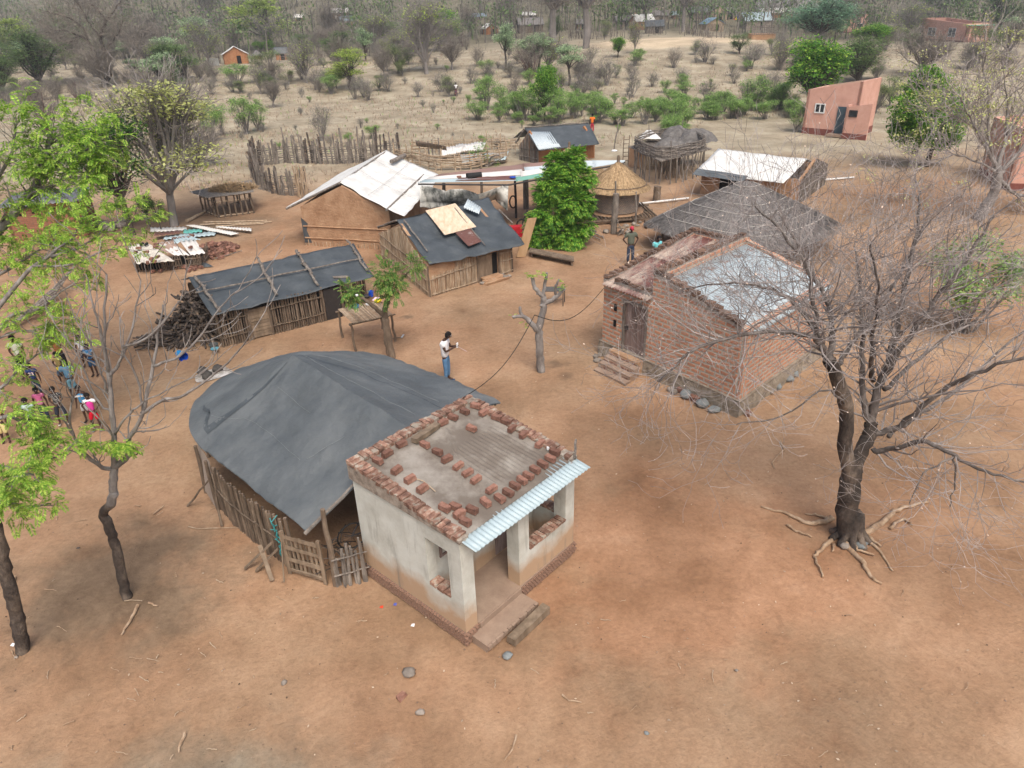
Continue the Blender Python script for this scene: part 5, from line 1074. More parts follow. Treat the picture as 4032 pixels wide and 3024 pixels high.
# ================================================================ left brick hut
hb0, hb1 = W(*zq(95, 720)), W(*zq(735, 660)); hd = hb1 - hb0; hn = V((-hd.y, hd.x, 0)).normalized()
rH = empty('brick_hut', (hb0 + hb1) / 2, 'small square red brick hut with dark tin roof at far left', 'hut')
hb0, hb1 = W(60, 965), W(350, 935); hd = hb1 - hb0; hn = V((-hd.y, hd.x, 0)).normalized()
m = MB(); wallq(m, hb0, hb1, 0, 2.0, 2.0); wallq(m, hb1, hb1 + hn * 3, 0, 2.0, 2.0); wallq(m, hb1 + hn * 3, hb0 + hn * 3, 0, 2, 2); wallq(m, hb0 + hn * 3, hb0, 0, 2, 2); part(m, 'wall', BRICKH, rH)
m = MB(); corr(m, [hb0 - hd * .06 - hn * .3 + Z1 * 2.05, hb1 + hd * .06 - hn * .3 + Z1 * 2.05, hb1 + hd * .06 + hn * 3.3 + Z1 * 2.1, hb0 - hd * .06 + hn * 3.3 + Z1 * 2.1], .25, .03, 3); part(m, 'roof', rusty('dark_tin', (.16, .17, .18), (.1, .06, .05), .5, .6), rH, True)
for t, z_ in ((.12, 1.7), (.2, 1.55), (.38, 1.62), (.42, 1.75), (.62, 1.6), (.75, 1.78), (.78, 1.65), (.9, 1.75)):
    m = MB(); m.box(lerp(hb0, hb1, t) - hn * .01 + Z1 * z_, hd.normalized() * .12, hn * .04, Z1 * .11); part(m, 'vent_hole', DARK, rH)
for k, (x, y, r_) in enumerate(((560, 842, .45), (478, 850, .4), (540, 850, .3), (505, 860, .35))):
    m = MB(); stonemb(m, W(x - 70, y + 46), r_, rA, .6); thing(m, 'boulder', STONE, ['largest of the grey boulders beside the small brick hut', 'left grey boulder beside the small brick hut', 'small boulder tucked against the largest one by the brick hut', 'front grey boulder near the brick hut'][k], 'boulder', smooth=True)
# ================================================================ firewood heap
wc = W(775, 1325); gp = 'branches of the firewood heap'; wr = random.Random(8)
protos = []
for k in range(14):
    m = MB(); L_ = wr.uniform(1.1, 1.9); stick(m, (-L_ / 2, 0, 0), (L_ / 2, 0, 0), wr.uniform(.035, .065), k, 6, .06, 5, .7)
    if k % 3 == 0: stick(m, (L_ * .2, 0, 0), (L_ * .45, .2, .1), .025, k, 5)
    o = m.build('branch', CHAR); protos.append([o, False])
def addbranch(p, yaw, pitch, roll=0, k=None, s=1):
    pr = protos[k if k is not None else wr.randrange(14)]
    if not pr[1]: o = pr[0]; pr[1] = True
    else: o = pr[0].copy(); col.objects.link(o)
    o.location = p; o.rotation_euler = (roll, pitch, yaw); o.scale = (s,) * 3
    tag(o, 'blackened dry branch in the tall firewood heap left of the long black-roofed shed', 'branch', gp)
for k in range(215):
    a = wr.uniform(0, 2 * PI); q = math.sqrt(wr.random()); x, y = 1.0 * q * math.cos(a), 1.25 * q * math.sin(a); hz = 1.7 * (1 - q ** 1.5) * wr.uniform(.55, 1.0)
    d = math.atan2(y, x); addbranch(wc + V((x, y + .35, .1 + hz * .85)), d + wr.gauss(0, .5) if wr.random() < .55 else wr.uniform(0, PI), wr.uniform(.1, .9) if q > .3 else wr.uniform(-.4, .5), 0, None if k > 14 else k % 14)
for k in range(34):
    addbranch(wc + V((-1.2 + wr.gauss(0, .3), -.65 + wr.gauss(0, .22), .08 + wr.random() * .28)), wr.gauss(.1, .35), wr.gauss(0, .15), 0, None, .7)
# bucket, pot, hearth
def tub(p, r0, r1, h_, mat, name, label, cat, inner=None, tilt=None, n=20):
    r = empty(name, p, label, cat); R3 = tilt.to_matrix() if tilt else Matrix.Identity(3)
    m = MB(); m.grid(lambda u, v: V(p) + R3 @ V(((lerp(r0, r1, v)) * math.cos(2 * PI * u), lerp(r0, r1, v) * math.sin(2 * PI * u), h_ * v)), n, 2); part(m, 'outside', mat, r, True)
    m = MB(); m.grid(lambda u, v: V(p) + R3 @ V(((lerp(r0, r1, v) - .008) * math.cos(-2 * PI * u), (lerp(r0, r1, v) - .008) * math.sin(-2 * PI * u), .01 + (h_ - .01) * v)), n, 2)
    m.face([V(p) + R3 @ V((r0 * math.cos(t), r0 * math.sin(t), .01)) for t in [2 * PI * i / n for i in range(n)]]); part(m, 'inside', inner or mat, r, True)
    m = MB(); m.tube([V(p) + R3 @ V((r1 * math.cos(t), r1 * math.sin(t), h_)) for t in [2 * PI * i / n for i in range(n + 1)]], .012, 6); part(m, 'rim', inner or mat, r, True)
    return r
from mathutils import Euler
tub(W(703, 1390, .17), .12, .16, .34, flat('bucket_blue', (.02, .22, .5), .4), 'bucket', 'blue bucket tipped on its side below the firewood heap', 'bucket', BLUE, Euler((1.75, 0, .85)))
tub(W(845, 1375), .13, .16, .2, flat('pot_grey', (.10, .11, .11), .6), 'cooking_pot', 'round grey pot of pale water beside the firewood heap', 'pot', None, None)
m = MB(); p = W(845, 1372, .17); m.face([p + V((.15 * math.cos(t), .15 * math.sin(t), 0)) for t in [2 * PI * i / 20 for i in range(20)]]); tag(thing(m, 'water', flat('dish_water', (.12, .30, .36), .2), 'pale water filling the grey pot', 'water'))
m = MB(); p = W(835, 1475, .012); m.grid(lambda u, v: p + V((.55 * v * math.cos(2 * PI * u) * (1 + .6 * nz(math.cos(2 * PI * u), math.sin(2 * PI * u), 2)), .5 * v * math.sin(2 * PI * u) * (1 + .6 * nz(math.cos(2 * PI * u), math.sin(2 * PI * u), 4)), .02 * (1 - v))), 28, 5); thing(m, 'ash_bed', ASH, 'patch of white ash of the outdoor hearth', 'ash', smooth=True)
for k, (x, y) in enumerate(((800, 1470), (858, 1460), (818, 1487))):
    m = MB(); stonemb(m, W(x, y, .0), .19, rA, .75); thing(m, 'hearth_stone', flat('soot_stone', (.07, .065, .06), .95, .3), ['left of the three sooty hearth stones in the ash', 'right sooty hearth stone in the ash', 'front sooty hearth stone in the ash'][k], 'stone', smooth=True)
# ================================================================ drying rack table
zt = lambda x, y: (1300 + x / 2.011, 1000 + y / 2.011)
T0, T1, T2, T3 = W(*zt(100, 660)), W(*zt(205, 765)), W(*zt(515, 690)), W(*zt(415, 590))
rT = empty('drying_rack', (T0 + T2) / 2, 'stick-topped dish drying rack on four crooked legs in front of the long shed', 'rack')
HT = 1.02
for p, dx in ((T0, -.02), (T1, -.05), (T2, -.03), (T3, 0)):
    m = MB(); stick(m, p - Z1 * .04, p + V((dx, 0, HT - .02)), .045, int(dx * 90), 7, .03, 4, .9); part(m, 'leg', WOOD, rT)
for a, b in ((T0, T3), (T1, T2)):
    m = MB(); stick(m, a + (a - b) * .08 + Z1 * HT, b + (b - a) * .08 + Z1 * HT, .04, 3, 6, .02); part(m, 'bearer', WOOD, rT)
m = MB()
for k in range(30): t = (k + .5) / 30; stick(m, lerp(T0, T3, t) + (T0 - T1) * .08 + Z1 * (HT + .05), lerp(T1, T2, t) + (T1 - T0) * .08 + Z1 * (HT + .05), .022, k, 5, .01)
part(m, 'tabletop', WOODP, rT)
tt = lambda x, y: W(*zt(x, y), HT + .08)
tub(tt(200, 425), .11, .13, .09, BLUEL, 'basin', 'light blue basin at the near left of the stick rack', 'basin')
tub(tt(325, 335), .08, .1, .2, BLUE, 'mug', 'bright blue jug at the back of the stick rack', 'jug')
tub(tt(380, 380), .10, .13, .07, YEL, 'bowl', 'yellow bowl on the stick rack beside the tree', 'bowl')
tub(tt(295, 345), .10, .14, .08, IRON, 'pan', 'black pan behind the blue jug on the stick rack', 'pan')
m = MB(); tarp(m, [tt(330, 365), tt(370, 370), tt(400, 340), tt(355, 342)], 6, 6, .03); thing(m, 'cloth', flat('pink_cloth', (.75, .55, .6), .8), 'crumpled pink cloth on the stick rack', 'cloth')
for k, (x, y) in enumerate(((300, 405), (210, 335))): tub(tt(x, y), .06, .07, .05, WHITEP, 'cup', ['white cup in the middle of the stick rack', 'white cup at the far left of the stick rack'][k], 'cup')
# axe
a, b = W(1510, 1343, .03), W(1583, 1326, .04); r = empty('axe', a, 'long-handled axe lying on the ground beside the drying rack', 'axe')
m = MB(); stick(m, a, b, .018, 2, 6, .01); part(m, 'handle', WOOD, r)
m = MB(); m.box(b + V((.02, .02, .02)), (b - a).normalized() * .07, V((.05, .2, .03)), Z1 * .03, .005); part(m, 'blade', flat('steel', (.3, .32, .33), .4), r)
# ================================================================ pink block buildings
def bld(name, cat, label): return name, cat, label
def pinkbox(root, P, zb, zt, mat=PINK, th=.2, base=.45):
    m = MB()
    n = len(P)
    for i in range(n):
        j = (i + 1) % n; wallq(m, P[i], P[j], zb - .4, zt[i], zt[j], th)
    part(m, 'wall', mat, root); m = MB()
    for i in range(n):
        a, b = P[i].to_2d().to_3d(), P[(i + 1) % n].to_2d().to_3d(); d = (b - a).normalized(); nn = V((d.y, -d.x, 0)) * .03
        m.face([a + nn + Z1 * (zb - .4), b + nn + Z1 * (zb - .4), b + nn + Z1 * (zb + base), a + nn + Z1 * (zb + base)]); m.face([a + nn + Z1 * (zb + base), b + nn + Z1 * (zb + base), b + Z1 * (zb + base), a + Z1 * (zb + base)])
    part(m, 'base_band', PINKD, root)
def window(root, a, b, t0, t1, z0, z1, n=2, mat=WHITEP, cross=False):
    d = (b - a).to_2d().to_3d(); a0 = a.to_2d().to_3d(); nn = V((d.y, -d.x, 0)).normalized() * .05
    p, q = a0 + d * t0, a0 + d * t1;     m = MB(); w_ = .09
    for z_ in (z0, z1): m.box((p + q) / 2 + nn + Z1 * z_, (q - p) * 1.08, nn, Z1 * w_)
    for k in range(n + 1): m.box(lerp(p, q, k / n) + nn + Z1 * (z0 + z1) / 2, d.normalized() * w_, nn, Z1 * (z1 - z0))
    if cross:
        for k in range(1, 6): m.box((p + q) / 2 + nn + Z1 * lerp(z0, z1, k / 6), (q - p), nn * .6, Z1 * .04)
    fo = part(m, 'window_frame', mat, root); m = MB(); m.box((p + q) / 2 + nn * .2 + Z1 * (z0 + z1) / 2, (q - p), nn * .8, Z1 * (z1 - z0)); part(m, 'pane', GLASS, fo)
za = lambda x, y: (2632 + x / 1.58, y / 1.58)
t0, t1 = W(*za(828, 826)), W(*za(1022, 842)); t2, t3 = W(*za(1092, 843)), W(*za(1240, 828)); zb = t0.z
r = empty('pink_toilet_block', t0, 'small pink block with slanted roof line and an entrance screen wall', 'building')
nn = V((-(t1 - t0).y, (t1 - t0).x, 0)).normalized(); t1b = t1 + (t1 - t0).normalized() * 1.7; dd = nn * 4.2
pinkbox(r, [t0, t1b, t1b + dd, t0 + dd], zb, [zb + 3.55, zb + 4.35, zb + 4.35, zb + 3.55])
window(r, t0, t1b, .20, .38, zb + 1.75, zb + 2.45)
m = MB(); e0 = lerp(t0, t1b, .72); dx = (t1 - t0).normalized(); nq = -nn; m.box(e0 + nq * .06 + Z1 * 1.2, dx * .75, nn * .05, Z1 * 2.3); part(m, 'door', flat('grey_door', (.06, .09, .11), .6), r)
s0 = lerp(t0, t1b, .86) + nq * .05; m = MB(); wallq(m, s0 + nq * .8, s0 + nq * .8 + dx * 2.0, zb - .2, zb + 2.45, zb + 2.8, .18); wallq(m, s0, s0 + nq * .8, zb - .2, zb + 2.6, zb + 2.6, .15); part(m, 'screen_wall', PINK, r)
m = MB(); m.box(s0 + nq * .83 + dx * 1.0 + Z1 * .2, dx * 2.02, nn * .03, Z1 * .42); part(m, 'screen_base', PINKD, r)
window(r, s0 + nq * .8, s0 + nq * .8 + dx * 2.0, .16, .46, zb + 1.75, zb + 2.2, 1, IRON)
m = MB(); m.box(e0 + nq * .45 + Z1 * .1, dx * 1.4, nn * .8, Z1 * .2); part(m, 'step', FLOORC, r)
m = MB(); corr(m, [t0 + nn * .1 + V((-.15, 0, 3.35)), t0 + dd + V((-.15, 0, 3.35)), t1b + dd + Z1 * 4.1, t1b + nn * .1 + Z1 * 4.1], .2, .02, 2); part(m, 'roof', GREENP, r)
# pink house at top right
t0, t1 = W(*za(1515, 245)), W(*za(1835, 262)); zb = (t0.z + t1.z) / 2; dx = (t1 - t0).to_2d().to_3d(); nn = V((-dx.y, dx.x, 0)).normalized()
r = empty('pink_house', t0, 'pink plastered house with two barred windows and a porch on a far slope, top right', 'house')
c0 = t0 + dx * .20; dep = nn * 4.6; sp_ = pxm(t0)
pinkbox(r, [c0, t1, t1 + dep, c0 + dep, t0 + nn * 1.2], zb, [zb + 4.1, zb + 3.4, zb + 3.4, zb + 4.2, zb + 4.15], base=.3)
window(r, c0, t1, .13, .31, zb + .9, zb + 2.4, 2, WHITEP, True); window(r, c0, t1, .62, .78, zb + .9, zb + 2.5, 2, WHITEP, True)
m = MB(); e1 = t1 + dx.normalized() * 3.0; wallq(m, t1, e1, zb - .4, zb + 1.0, zb + 1.0, .2); wallq(m, e1, e1 + nn * 3, zb - .4, zb + 1, zb + 1, .2); m.box(t1 + dx.normalized() * 1.4 + Z1 * 1.6, V((.3, 0, 0)), V((0, .3, 0)), Z1 * 2.6); part(m, 'porch_wall', PINK, r)
m = MB(); m.box(t1 + dx.normalized() * 1.0 + nn * 2.0 + Z1 * 3.0, dx.normalized() * 2.2, nn * 4.5, Z1 * .08); part(m, 'porch_roof', GREENP, r)
# pink house half hidden by trees
zr = lambda x, y: (2700 + x / 2.458, y / 2.458)
t0, t1 = W(*zr(1555, 318)), W(*zr(1740, 300)); zb = t0.z; dx = (t1 - t0).to_2d().to_3d(); nn = V((-dx.y, dx.x, 0)).normalized()
r = empty('pink_house', t0, 'pink house half hidden behind the blue-green tree', 'house'); pinkbox(r, [t0, t1, t1 + nn * 5, t0 + nn * 5], zb, [zb + 2.9, zb + 3.9, zb + 3.9, zb + 2.9], base=.2)
window(r, t0, t1, .5, .76, zb + 1.0, zb + 1.9); m = MB(); wallq(m, t1, t1 + dx.normalized() * 1.6, zb, zb + 1.9, zb + 1.9, .2); part(m, 'side_wall', PINK, r)
m = MB(); m.box((t0 + t1) / 2 + nn * 2.5 + Z1 * 3.05, dx * 1.05, nn * 4.8, Z1 * .08 + dx * .0); part(m, 'roof', GREENP, r)
# pink wall at the right edge
t0 = W(3962, 748); dx = V((.97, -.25, 0)); nn = V((.25, .97, 0)); r = empty('pink_building', t0, 'pink building with a dark red base cut off by the right edge of the picture', 'building')
pinkbox(r, [t0, t0 + dx * 6, t0 + dx * 6 + nn * 5, t0 + nn * 5], 0, [3.5, 4.1, 4.1, 3.5], base=.4)
# ================================================================ far village huts
HR = random.Random(31)
def farhut(px, py, wpx, hpx, yaw, roofm, wallm, label, name='village_hut', cat='hut', depth=1.0, gable='side', door=True, sticks=False):
    c = W(px, py); s = pxm(c); w_ = wpx / s; h_ = hpx / s; d_ = w_ * .8 * depth; ca, sa = math.cos(yaw), math.sin(yaw)
    X = V((ca, sa, 0)); Y = V((-sa, ca, 0)); hw = h_ * .55; zr_ = h_ * .98; r = empty(name, c, label, cat, None)
    P = [c - X * w_ / 2, c + X * w_ / 2, c + X * w_ / 2 + Y * d_, c - X * w_ / 2 + Y * d_]; zb = c.z
    m = MB()
    if gable == 'side':    # ridge along X
        wallq(m, P[0], P[1], zb - .6, zb + hw, zb + hw); wallq(m, P[1], P[2], zb - .6, zb + hw, zb + hw, .15, (.5, zb + zr_)); wallq(m, P[2], P[3], zb - .6, zb + hw, zb + hw); wallq(m, P[3], P[0], zb - .6, zb + hw, zb + hw, .15, (.5, zb + zr_))
        r0, r1 = (P[0] + P[3]) / 2 - X * .25, (P[1] + P[2]) / 2 + X * .25
        e0, e1, f0, f1 = P[0] - X * .25 - Y * .3, P[1] + X * .25 - Y * .3, P[3] - X * .25 + Y * .3, P[2] + X * .25 + Y * .3
    else:
        wallq(m, P[0], P[1], zb - .6, zb + hw, zb + hw, .15, (.5, zb + zr_)); wallq(m, P[1], P[2], zb - .6, zb + hw, zb + hw); wallq(m, P[2], P[3], zb - .6, zb + hw, zb + hw, .15, (.5, zb + zr_)); wallq(m, P[3], P[0], zb - .6, zb + hw, zb + hw)
        r0, r1 = (P[0] + P[1]) / 2 - Y * .25, (P[3] + P[2]) / 2 + Y * .25
        e0, e1, f0, f1 = P[0] - X * .3 - Y * .25, P[3] - X * .3 + Y * .25, P[1] + X * .3 - Y * .25, P[2] + X * .3 + Y * .25
    part(m, 'wall', wallm, r)
    Zr, Ze = Z1 * (zb + zr_ + .05), Z1 * (zb + hw - .1); F_ = lambda p: p.to_2d().to_3d()
    m = MB(); tarp(m, [F_(e0) + Ze, F_(e1) + Ze, F_(r1) + Zr, F_(r0) + Zr], 10, 6, .07, 1, px, .04, ragged=.03); tarp(m, [F_(r0) + Zr, F_(r1) + Zr, F_(f1) + Ze, F_(f0) + Ze], 10, 6, .07, 1, px, .04); part(m, 'roof', roofm, r, True)
    if door:
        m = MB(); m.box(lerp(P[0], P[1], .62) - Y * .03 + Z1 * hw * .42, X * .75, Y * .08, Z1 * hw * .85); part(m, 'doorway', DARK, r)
    if sticks:
        m = MB()
        for k in range(int(w_ / .3)): p = lerp(P[0], P[1], k / (w_ / .3)) - Y * .05; m.tube([p, p + Z1 * hw], .05, 4)
        part(m, 'stick_cladding', WOODG, r)
    return r
BLUER = rusty('blue_grey_roof', (.22, .34, .44), (.3, .25, .22), .5, .6)
FH = [
 (933, 251, 92, 60, .35, TINW, MUDR, 'brown mud hut with patched grey tin roof on the far left slope', 'front'), (1340, 72, 60, 34, 0, TINW, MUD, 'distant hut with grey roof above the blue-roofed one', 'side'),
 (1373, 106, 58, 38, .1, BLUER, MUD, 'distant mud hut with a blue and rust patched roof', 'side'), (1177, 84, 32, 24, 0, TINW, MUD, 'tiny distant hut with white roof right of the big yellow-green tree', 'side'),
 (1110, 236, 42, 44, .2, TARPD, MUDR, 'small dark-roofed brick store right of the brown mud hut', 'side'), (1886, 80, 55, 24, 0, BLUER, MUDG, 'distant hut with pale blue-grey roof behind the bare round tree', 'side'),
 (1938, 134, 52, 36, .5, TINW, MUDR, 'small distant hut with white sheet gable roof beside a leaning fence', 'front'), (2092, 129, 95, 52, .1, THATCHG, WOOD, 'long distant thatched stick hut with a white sheet at one end', 'side'),
 (2083, 75, 48, 24, 0, TARPW, MUDG, 'distant white-roofed hut above the long thatched one', 'side'), (2292, 116, 40, 36, 0, THATCHG, MUD, 'distant grey-roofed hut just left of the tall double tree', 'side'),
 (2458, 104, 62, 38, .15, THATCHG, MUDG, 'distant hut with dark thatch left of the white tent roof', 'side'), (2540, 116, 78, 54, .3, TARPW, MUDR, 'distant orange mud hut with a large white tarpaulin roof', 'side'),
 (2577, 131, 66, 46, -.1, TARP, WOODG, 'distant stick hut with black roof in front of the white-roofed one', 'side'), (2594, 82, 72, 36, .05, THATCHG, MUDG, 'distant grey patched-roof hut behind the black-roofed stick hut', 'side'),
 (2670, 74, 44, 26, 0, TINB, MUDR, 'tiny distant hut with pale tin roof and orange wall', 'side'), (2758, 76, 70, 46, .1, TARPD, WOOD, 'distant shed with sagging dark sheet roof on the bare rise', 'side'),
 (2828, 80, 64, 52, -.1, THATCHG, WOODP, 'distant pale stick-walled hut with grey thatch on the bare rise', 'front'), (2874, 76, 42, 44, .1, THATCHG, MUDG, 'distant mud hut with small window at the end of the thatched row', 'side'),
 (2815, 122, 74, 46, .25, BLUER, WOODP, 'small distant hut with grey tin roof above the pole kraal', 'front'), (2985, 118, 108, 62, .1, TINB, MUDG, 'distant tall grey mud building with pale tin roof', 'side'),
 (3062, 70, 120, 34, 0, TINW, MUDR, 'distant long brick building with white sheets on its roof', 'side')]
for (px, py, w_, h_, yw, rm, wm, lb, gb) in FH: farhut(px, py, w_, h_, yw, rm, wm, lb, gable=gb, sticks=wm in (WOOD, WOODG, WOODP))
def cone_hut(px, py, wpx, hpx, label, thm=THATCHG, wm=MUD):
    c = W(px, py); s = pxm(c); r_ = wpx / s / 2; h_ = hpx / s; r = empty('round_hut', c, label, 'hut')
    m = MB(); m.grid(lambda u, v: c + V((r_ * .75 * math.cos(-2 * PI * u), r_ * .75 * math.sin(-2 * PI * u), h_ * .5 * v - .3 * (1 - v))), 20, 2); part(m, 'wall', wm, r, True)
    m = MB(); thatch_cone(m, V((0, 0, 0)), r_, h_ * .42, h_, 3, 500, 1, .6, .05); o = part(m, 'thatch_roof', thm, r)
    o.location = (0, 0, 0); o.data.transform(Matrix.Translation(c))
cone_hut(1014, 233, 52, 34, 'tiny grey thatched round hut beside the brown mud hut')
cone_hut(2498, 74, 38, 24, 'tiny orange thatched round hut behind the white tent roof', THATCH)
# skeleton roof
c = W(3005, 156); s = pxm(c); r = empty('roof_frame', c, 'unfinished stick roof frame standing over a low mud wall on the far slope', 'frame'); w_, h_ = 95 / s, 46 / s
m = MB(); m.box(c + V((0, 1.2, h_ * .22)), V((w_, 0, 0)), V((0, 2.6, 0)), Z1 * h_ * .45, .05); part(m, 'low_wall', MUD, r)
m = MB()
for k in range(12): a = c + V((-w_ / 2 + w_ * k / 11, -.3, h_ * .4)); m.tube([a, a + V((.4, 1.8, h_ * .6))], .05, 4)
for k in range(6): a = c + V((-w_ / 2, -.3 + .36 * k, h_ * (.42 + .12 * k))); m.tube([a, a + V((w_, 0, 0))], .045, 4)
part(m, 'rafters', WOODG, r)
for pts, hl, hh, n, nr, lb, sd_ in (([(1160, 150), (1225, 148)], 1.6, 2.4, 14, 3, 'distant grey pole fence right of the big yellow-green tree', 1), ([(1867, 136), (1905, 134)], 1.4, 2.0, 12, 3, 'distant leaning stick fence beside the small white gabled hut', 2), ([(2205, 118), (2290, 116)], 1.4, 1.9, 22, 4, 'distant tan stick fence behind the tall double tree', 3),
    ([(2240, 150), (2330, 152), (2450, 142)], 1.3, 1.8, 34, 4, 'distant dark brush kraal below the village huts', 4), ([(2700, 128), (2800, 150), (2890, 148)], 1.0, 1.6, 34, 4, 'distant dark pole kraal below the small tin-roofed hut', 5), ([(850, 246), (872, 250)], 1.2, 1.4, 6, 2, 'distant short fence left of the brown mud hut', 6)):
    polefence('distant_fence', lb, [W(*p) for p in pts], hl, hh, n, nr, WOODG, sd_, (.06, .1), lean=.3)
m = MB(); a, b = W(815, 258), W(865, 258); tarp(m, [a, b, b + Z1 * 1.2, a + Z1 * 1.3], 6, 4, .05); thing(m, 'screen', TARPW, 'low white screen sheet standing left of the brown mud hut', 'screen')
for k, (x, y, w_, h_) in enumerate(((1368, 171, 46, 28), (1772, 130, 46, 24))):
    c = W(x, y); s = pxm(c); m = MB(); m.grid(lambda u, v: c + V((w_ / s / 2 * v * math.cos(2 * PI * u), w_ / s / 2 * v * math.sin(2 * PI * u), h_ / s * (1 - v ** 3) * (1 + .25 * nz(u * 6, v * 3, k)))), 16, 6); thing(m, 'covered_heap', rusty('grey_cover' if k else 'blue_grey_cover', (.42, .45, .43), (.25, .28, .27), .45, .6), ['heap covered with a pale blue-grey sheet left of the bright round tree', 'small tent of white sheet on the far dirt yard'][k], 'heap', smooth=True)
BR_ = random.Random(5)
for k, (x, y, r_) in enumerate(((3045, 40, 7), (3110, 42, 8), (3165, 40, 6), (3070, 15, 9), (2940, 60, 4), (3010, 52, 4))):
    m = MB(); p = W(x, y + 10); i0 = len(m.v); m.grid(lambda u, v: p + V((r_ * math.cos(2 * PI * u) * math.sin(PI / 2 * v), r_ * .8 * math.sin(2 * PI * u) * math.sin(PI / 2 * v), r_ * .55 * math.cos(PI / 2 * v) * (1 + .4 * nz(u * 4, v * 2, k)) - .5)), 24, 8); thing(m, 'rock', M('outcrop' + str(k), [(.35, (.10, .095, .09)), (.5, (.26, .25, .24)), (.7, (.42, .40, .38))], .5, 6, .95, .6, 2, (1, 1, .3), bd=.2) if k == 0 else MATS['outcrop0'], 'grey rounded boulder of the rock outcrop above the far village', 'rock', 'boulders of the far outcrop', True)
# washing line
a, b = W(2890, 66, 1.2), W(2935, 66, 1.2); r = empty('washing_line', a, 'distant washing line of bright clothes by the thatched huts', 'line'); m = MB(); m.tube([a, b], .02, 4); part(m, 'line', IRON, r)
for k in range(7): m = MB(); p = lerp(a, b, (k + .5) / 7); m.box(p - Z1 * .45, (b - a) * .1, V((0, .03, 0)), Z1 * .8); part(m, 'garment', [RED, YEL, BLUE, flat('purple_cloth', (.2, .05, .3)), BLUEL, flat('orange_cloth', (.7, .2, .03)), BLUE][k], r)
# ================================================================ ground litter
def groundstick(lst, label, mat, name='stick', cat='stick', r=.02, up=.02, group=None):
    m = MB(); pts = [W(x, y, up) for x, y in lst]; q = []
    for a, b in zip(pts, pts[1:]):
        for j in range(3): q.append(lerp(a, b, j / 3) + V((rA.uniform(-.01, .01), rA.uniform(-.01, .01), rA.uniform(0, .01))))
    q.append(pts[-1]); n = len(q); m.tube(q, [r * (1 - .6 * i / n) for i in range(n)], 6); return thing(m, name, mat, label, cat, group)
groundstick([(540, 2385), (520, 2430), (495, 2470), (478, 2500)], 'pale twisted stick lying below the black-barked tree', ROOTW, r=.035)
groundstick([(3072, 1735), (3088, 1770), (3060, 1795), (3040, 1825), (3052, 1845)], 'thin forked dry stick lying left of the big bare tree', ROOTW, r=.025)
groundstick([(2215, 2735), (2240, 2757), (2290, 2765)], 'small curved pale twig on the open red ground', ROOTW, r=.018)
groundstick([(2035, 2895), (2020, 2950), (1985, 2995)], 'pale forked twig near the bottom edge of the picture', ROOTW, r=.02)
groundstick([(730, 2885), (710, 2930), (705, 2960)], 'pale curled bark strip at the lower left', ROOTW, r=.03)
groundstick([(60, 2270), (48, 2320), (55, 2340)], 'pale stick near the left edge beside the leaning trunk', ROOTW, r=.025)
groundstick([(605, 2025), (645, 1992)], 'flat pale stick on the ground left of the barn', ROOTW, r=.022)
groundstick([(740, 2075), (780, 2082), (940, 2078)], 'thin twig on the ground at the foot of the barn poles', WOODP, r=.012)
groundstick([(490, 2366), (520, 2362), (560, 2366)], 'slender twig at the foot of the black-barked tree', WOODP, r=.012)
groundstick([(585, 2375), (620, 2385)], 'short pale chip right of the black-barked tree foot', ROOTW, r=.025)
lr = random.Random(77)
for k in range(70):
    x, y = (lr.uniform(20, 1100), lr.uniform(1950, 2980)) if k < 45 else (lr.uniform(1200, 3900), lr.uniform(2300, 3000)); l = lr.uniform(15, 55); a = lr.uniform(0, PI)
    p0, p1 = W(x, y), W(x + l * math.cos(a), y + l * .7 * math.sin(a))
    groundstick([(x, y), (x + l * .5 * math.cos(a) + lr.uniform(-3, 3), y + l * .35 * math.sin(a)), (x + l * math.cos(a), y + l * .7 * math.sin(a))], 'small dry twig lying on the bare ground of the yard', WOODP if k % 2 else ROOTW, 'twig', 'twig', .007 + .006 * lr.random(), .012, 'small twigs on the yard ground')
for k, (x, y, r_, mt, lb) in enumerate(((1610, 2655, .11, STONE, 'broken pale clump of rubble on the ground left of the porch'), (1975, 2470, .09, STONE, 'grey lump of mortar at the end of the timber beam'), (1998, 2585, .09, STONEB, 'smooth grey stone in front of the porch step'), (1655, 2808, .08, STONE, 'small flat grey stone below the porch house'), (1120, 2690, .07, STONE, 'small round stone on the grey ground at lower left'), (3325, 2155, .12, STONE, 'pale stone between the roots of the big bare tree, left one'), (3388, 2150, .13, STONEB, 'grey-blue stone between the roots of the big bare tree, right one'), (2900, 2640, .03, STONE, 'tiny white pebble on the open ground far right'), (2545, 2888, .04, STONEB, 'tiny blue pebble near the bottom edge'), (65, 2590, .04, STONE, 'small pale pebble near the left leaning trunk'))):
    m = MB(); stonemb(m, W(x, y), r_, lr, .6); thing(m, 'stone', mt, lb, 'stone', smooth=True)
m = MB(); brick(m, W(1582, 2745), .9, (.16, .09, .05), lr, 0, .02); thing(m, 'brick_shard', BRKO, 'orange brick shard on the ground below the porch house', 'brick shard')
for k, (x, y, mt, lb) in enumerate(((1502, 2390, flat('litter_red', (.7, .07, .03)), 'scrap of red wrapper on the ground beside the white wall'), (1555, 2380, flat('litter_blue', (.1, .12, .4)), 'scrap of blue wrapper on the ground beside the white wall'), (1625, 2462, WHT, 'scrap of white paper by the plinth of the white wall'), (50, 2540, WHT, 'white paper scrap at lower left'), (308, 2158, CHAR, 'small black scrap on the ground between the two left trunks'))):
    m = MB(); p = W(x, y, .012); tarp(m, [p + V((-.04, -.02, 0)), p + V((.03, -.03, 0)), p + V((.04, .02, .02)), p + V((-.02, .035, .01))], 4, 4, .02, 12, k, .004); thing(m, 'litter', mt, lb, 'litter')
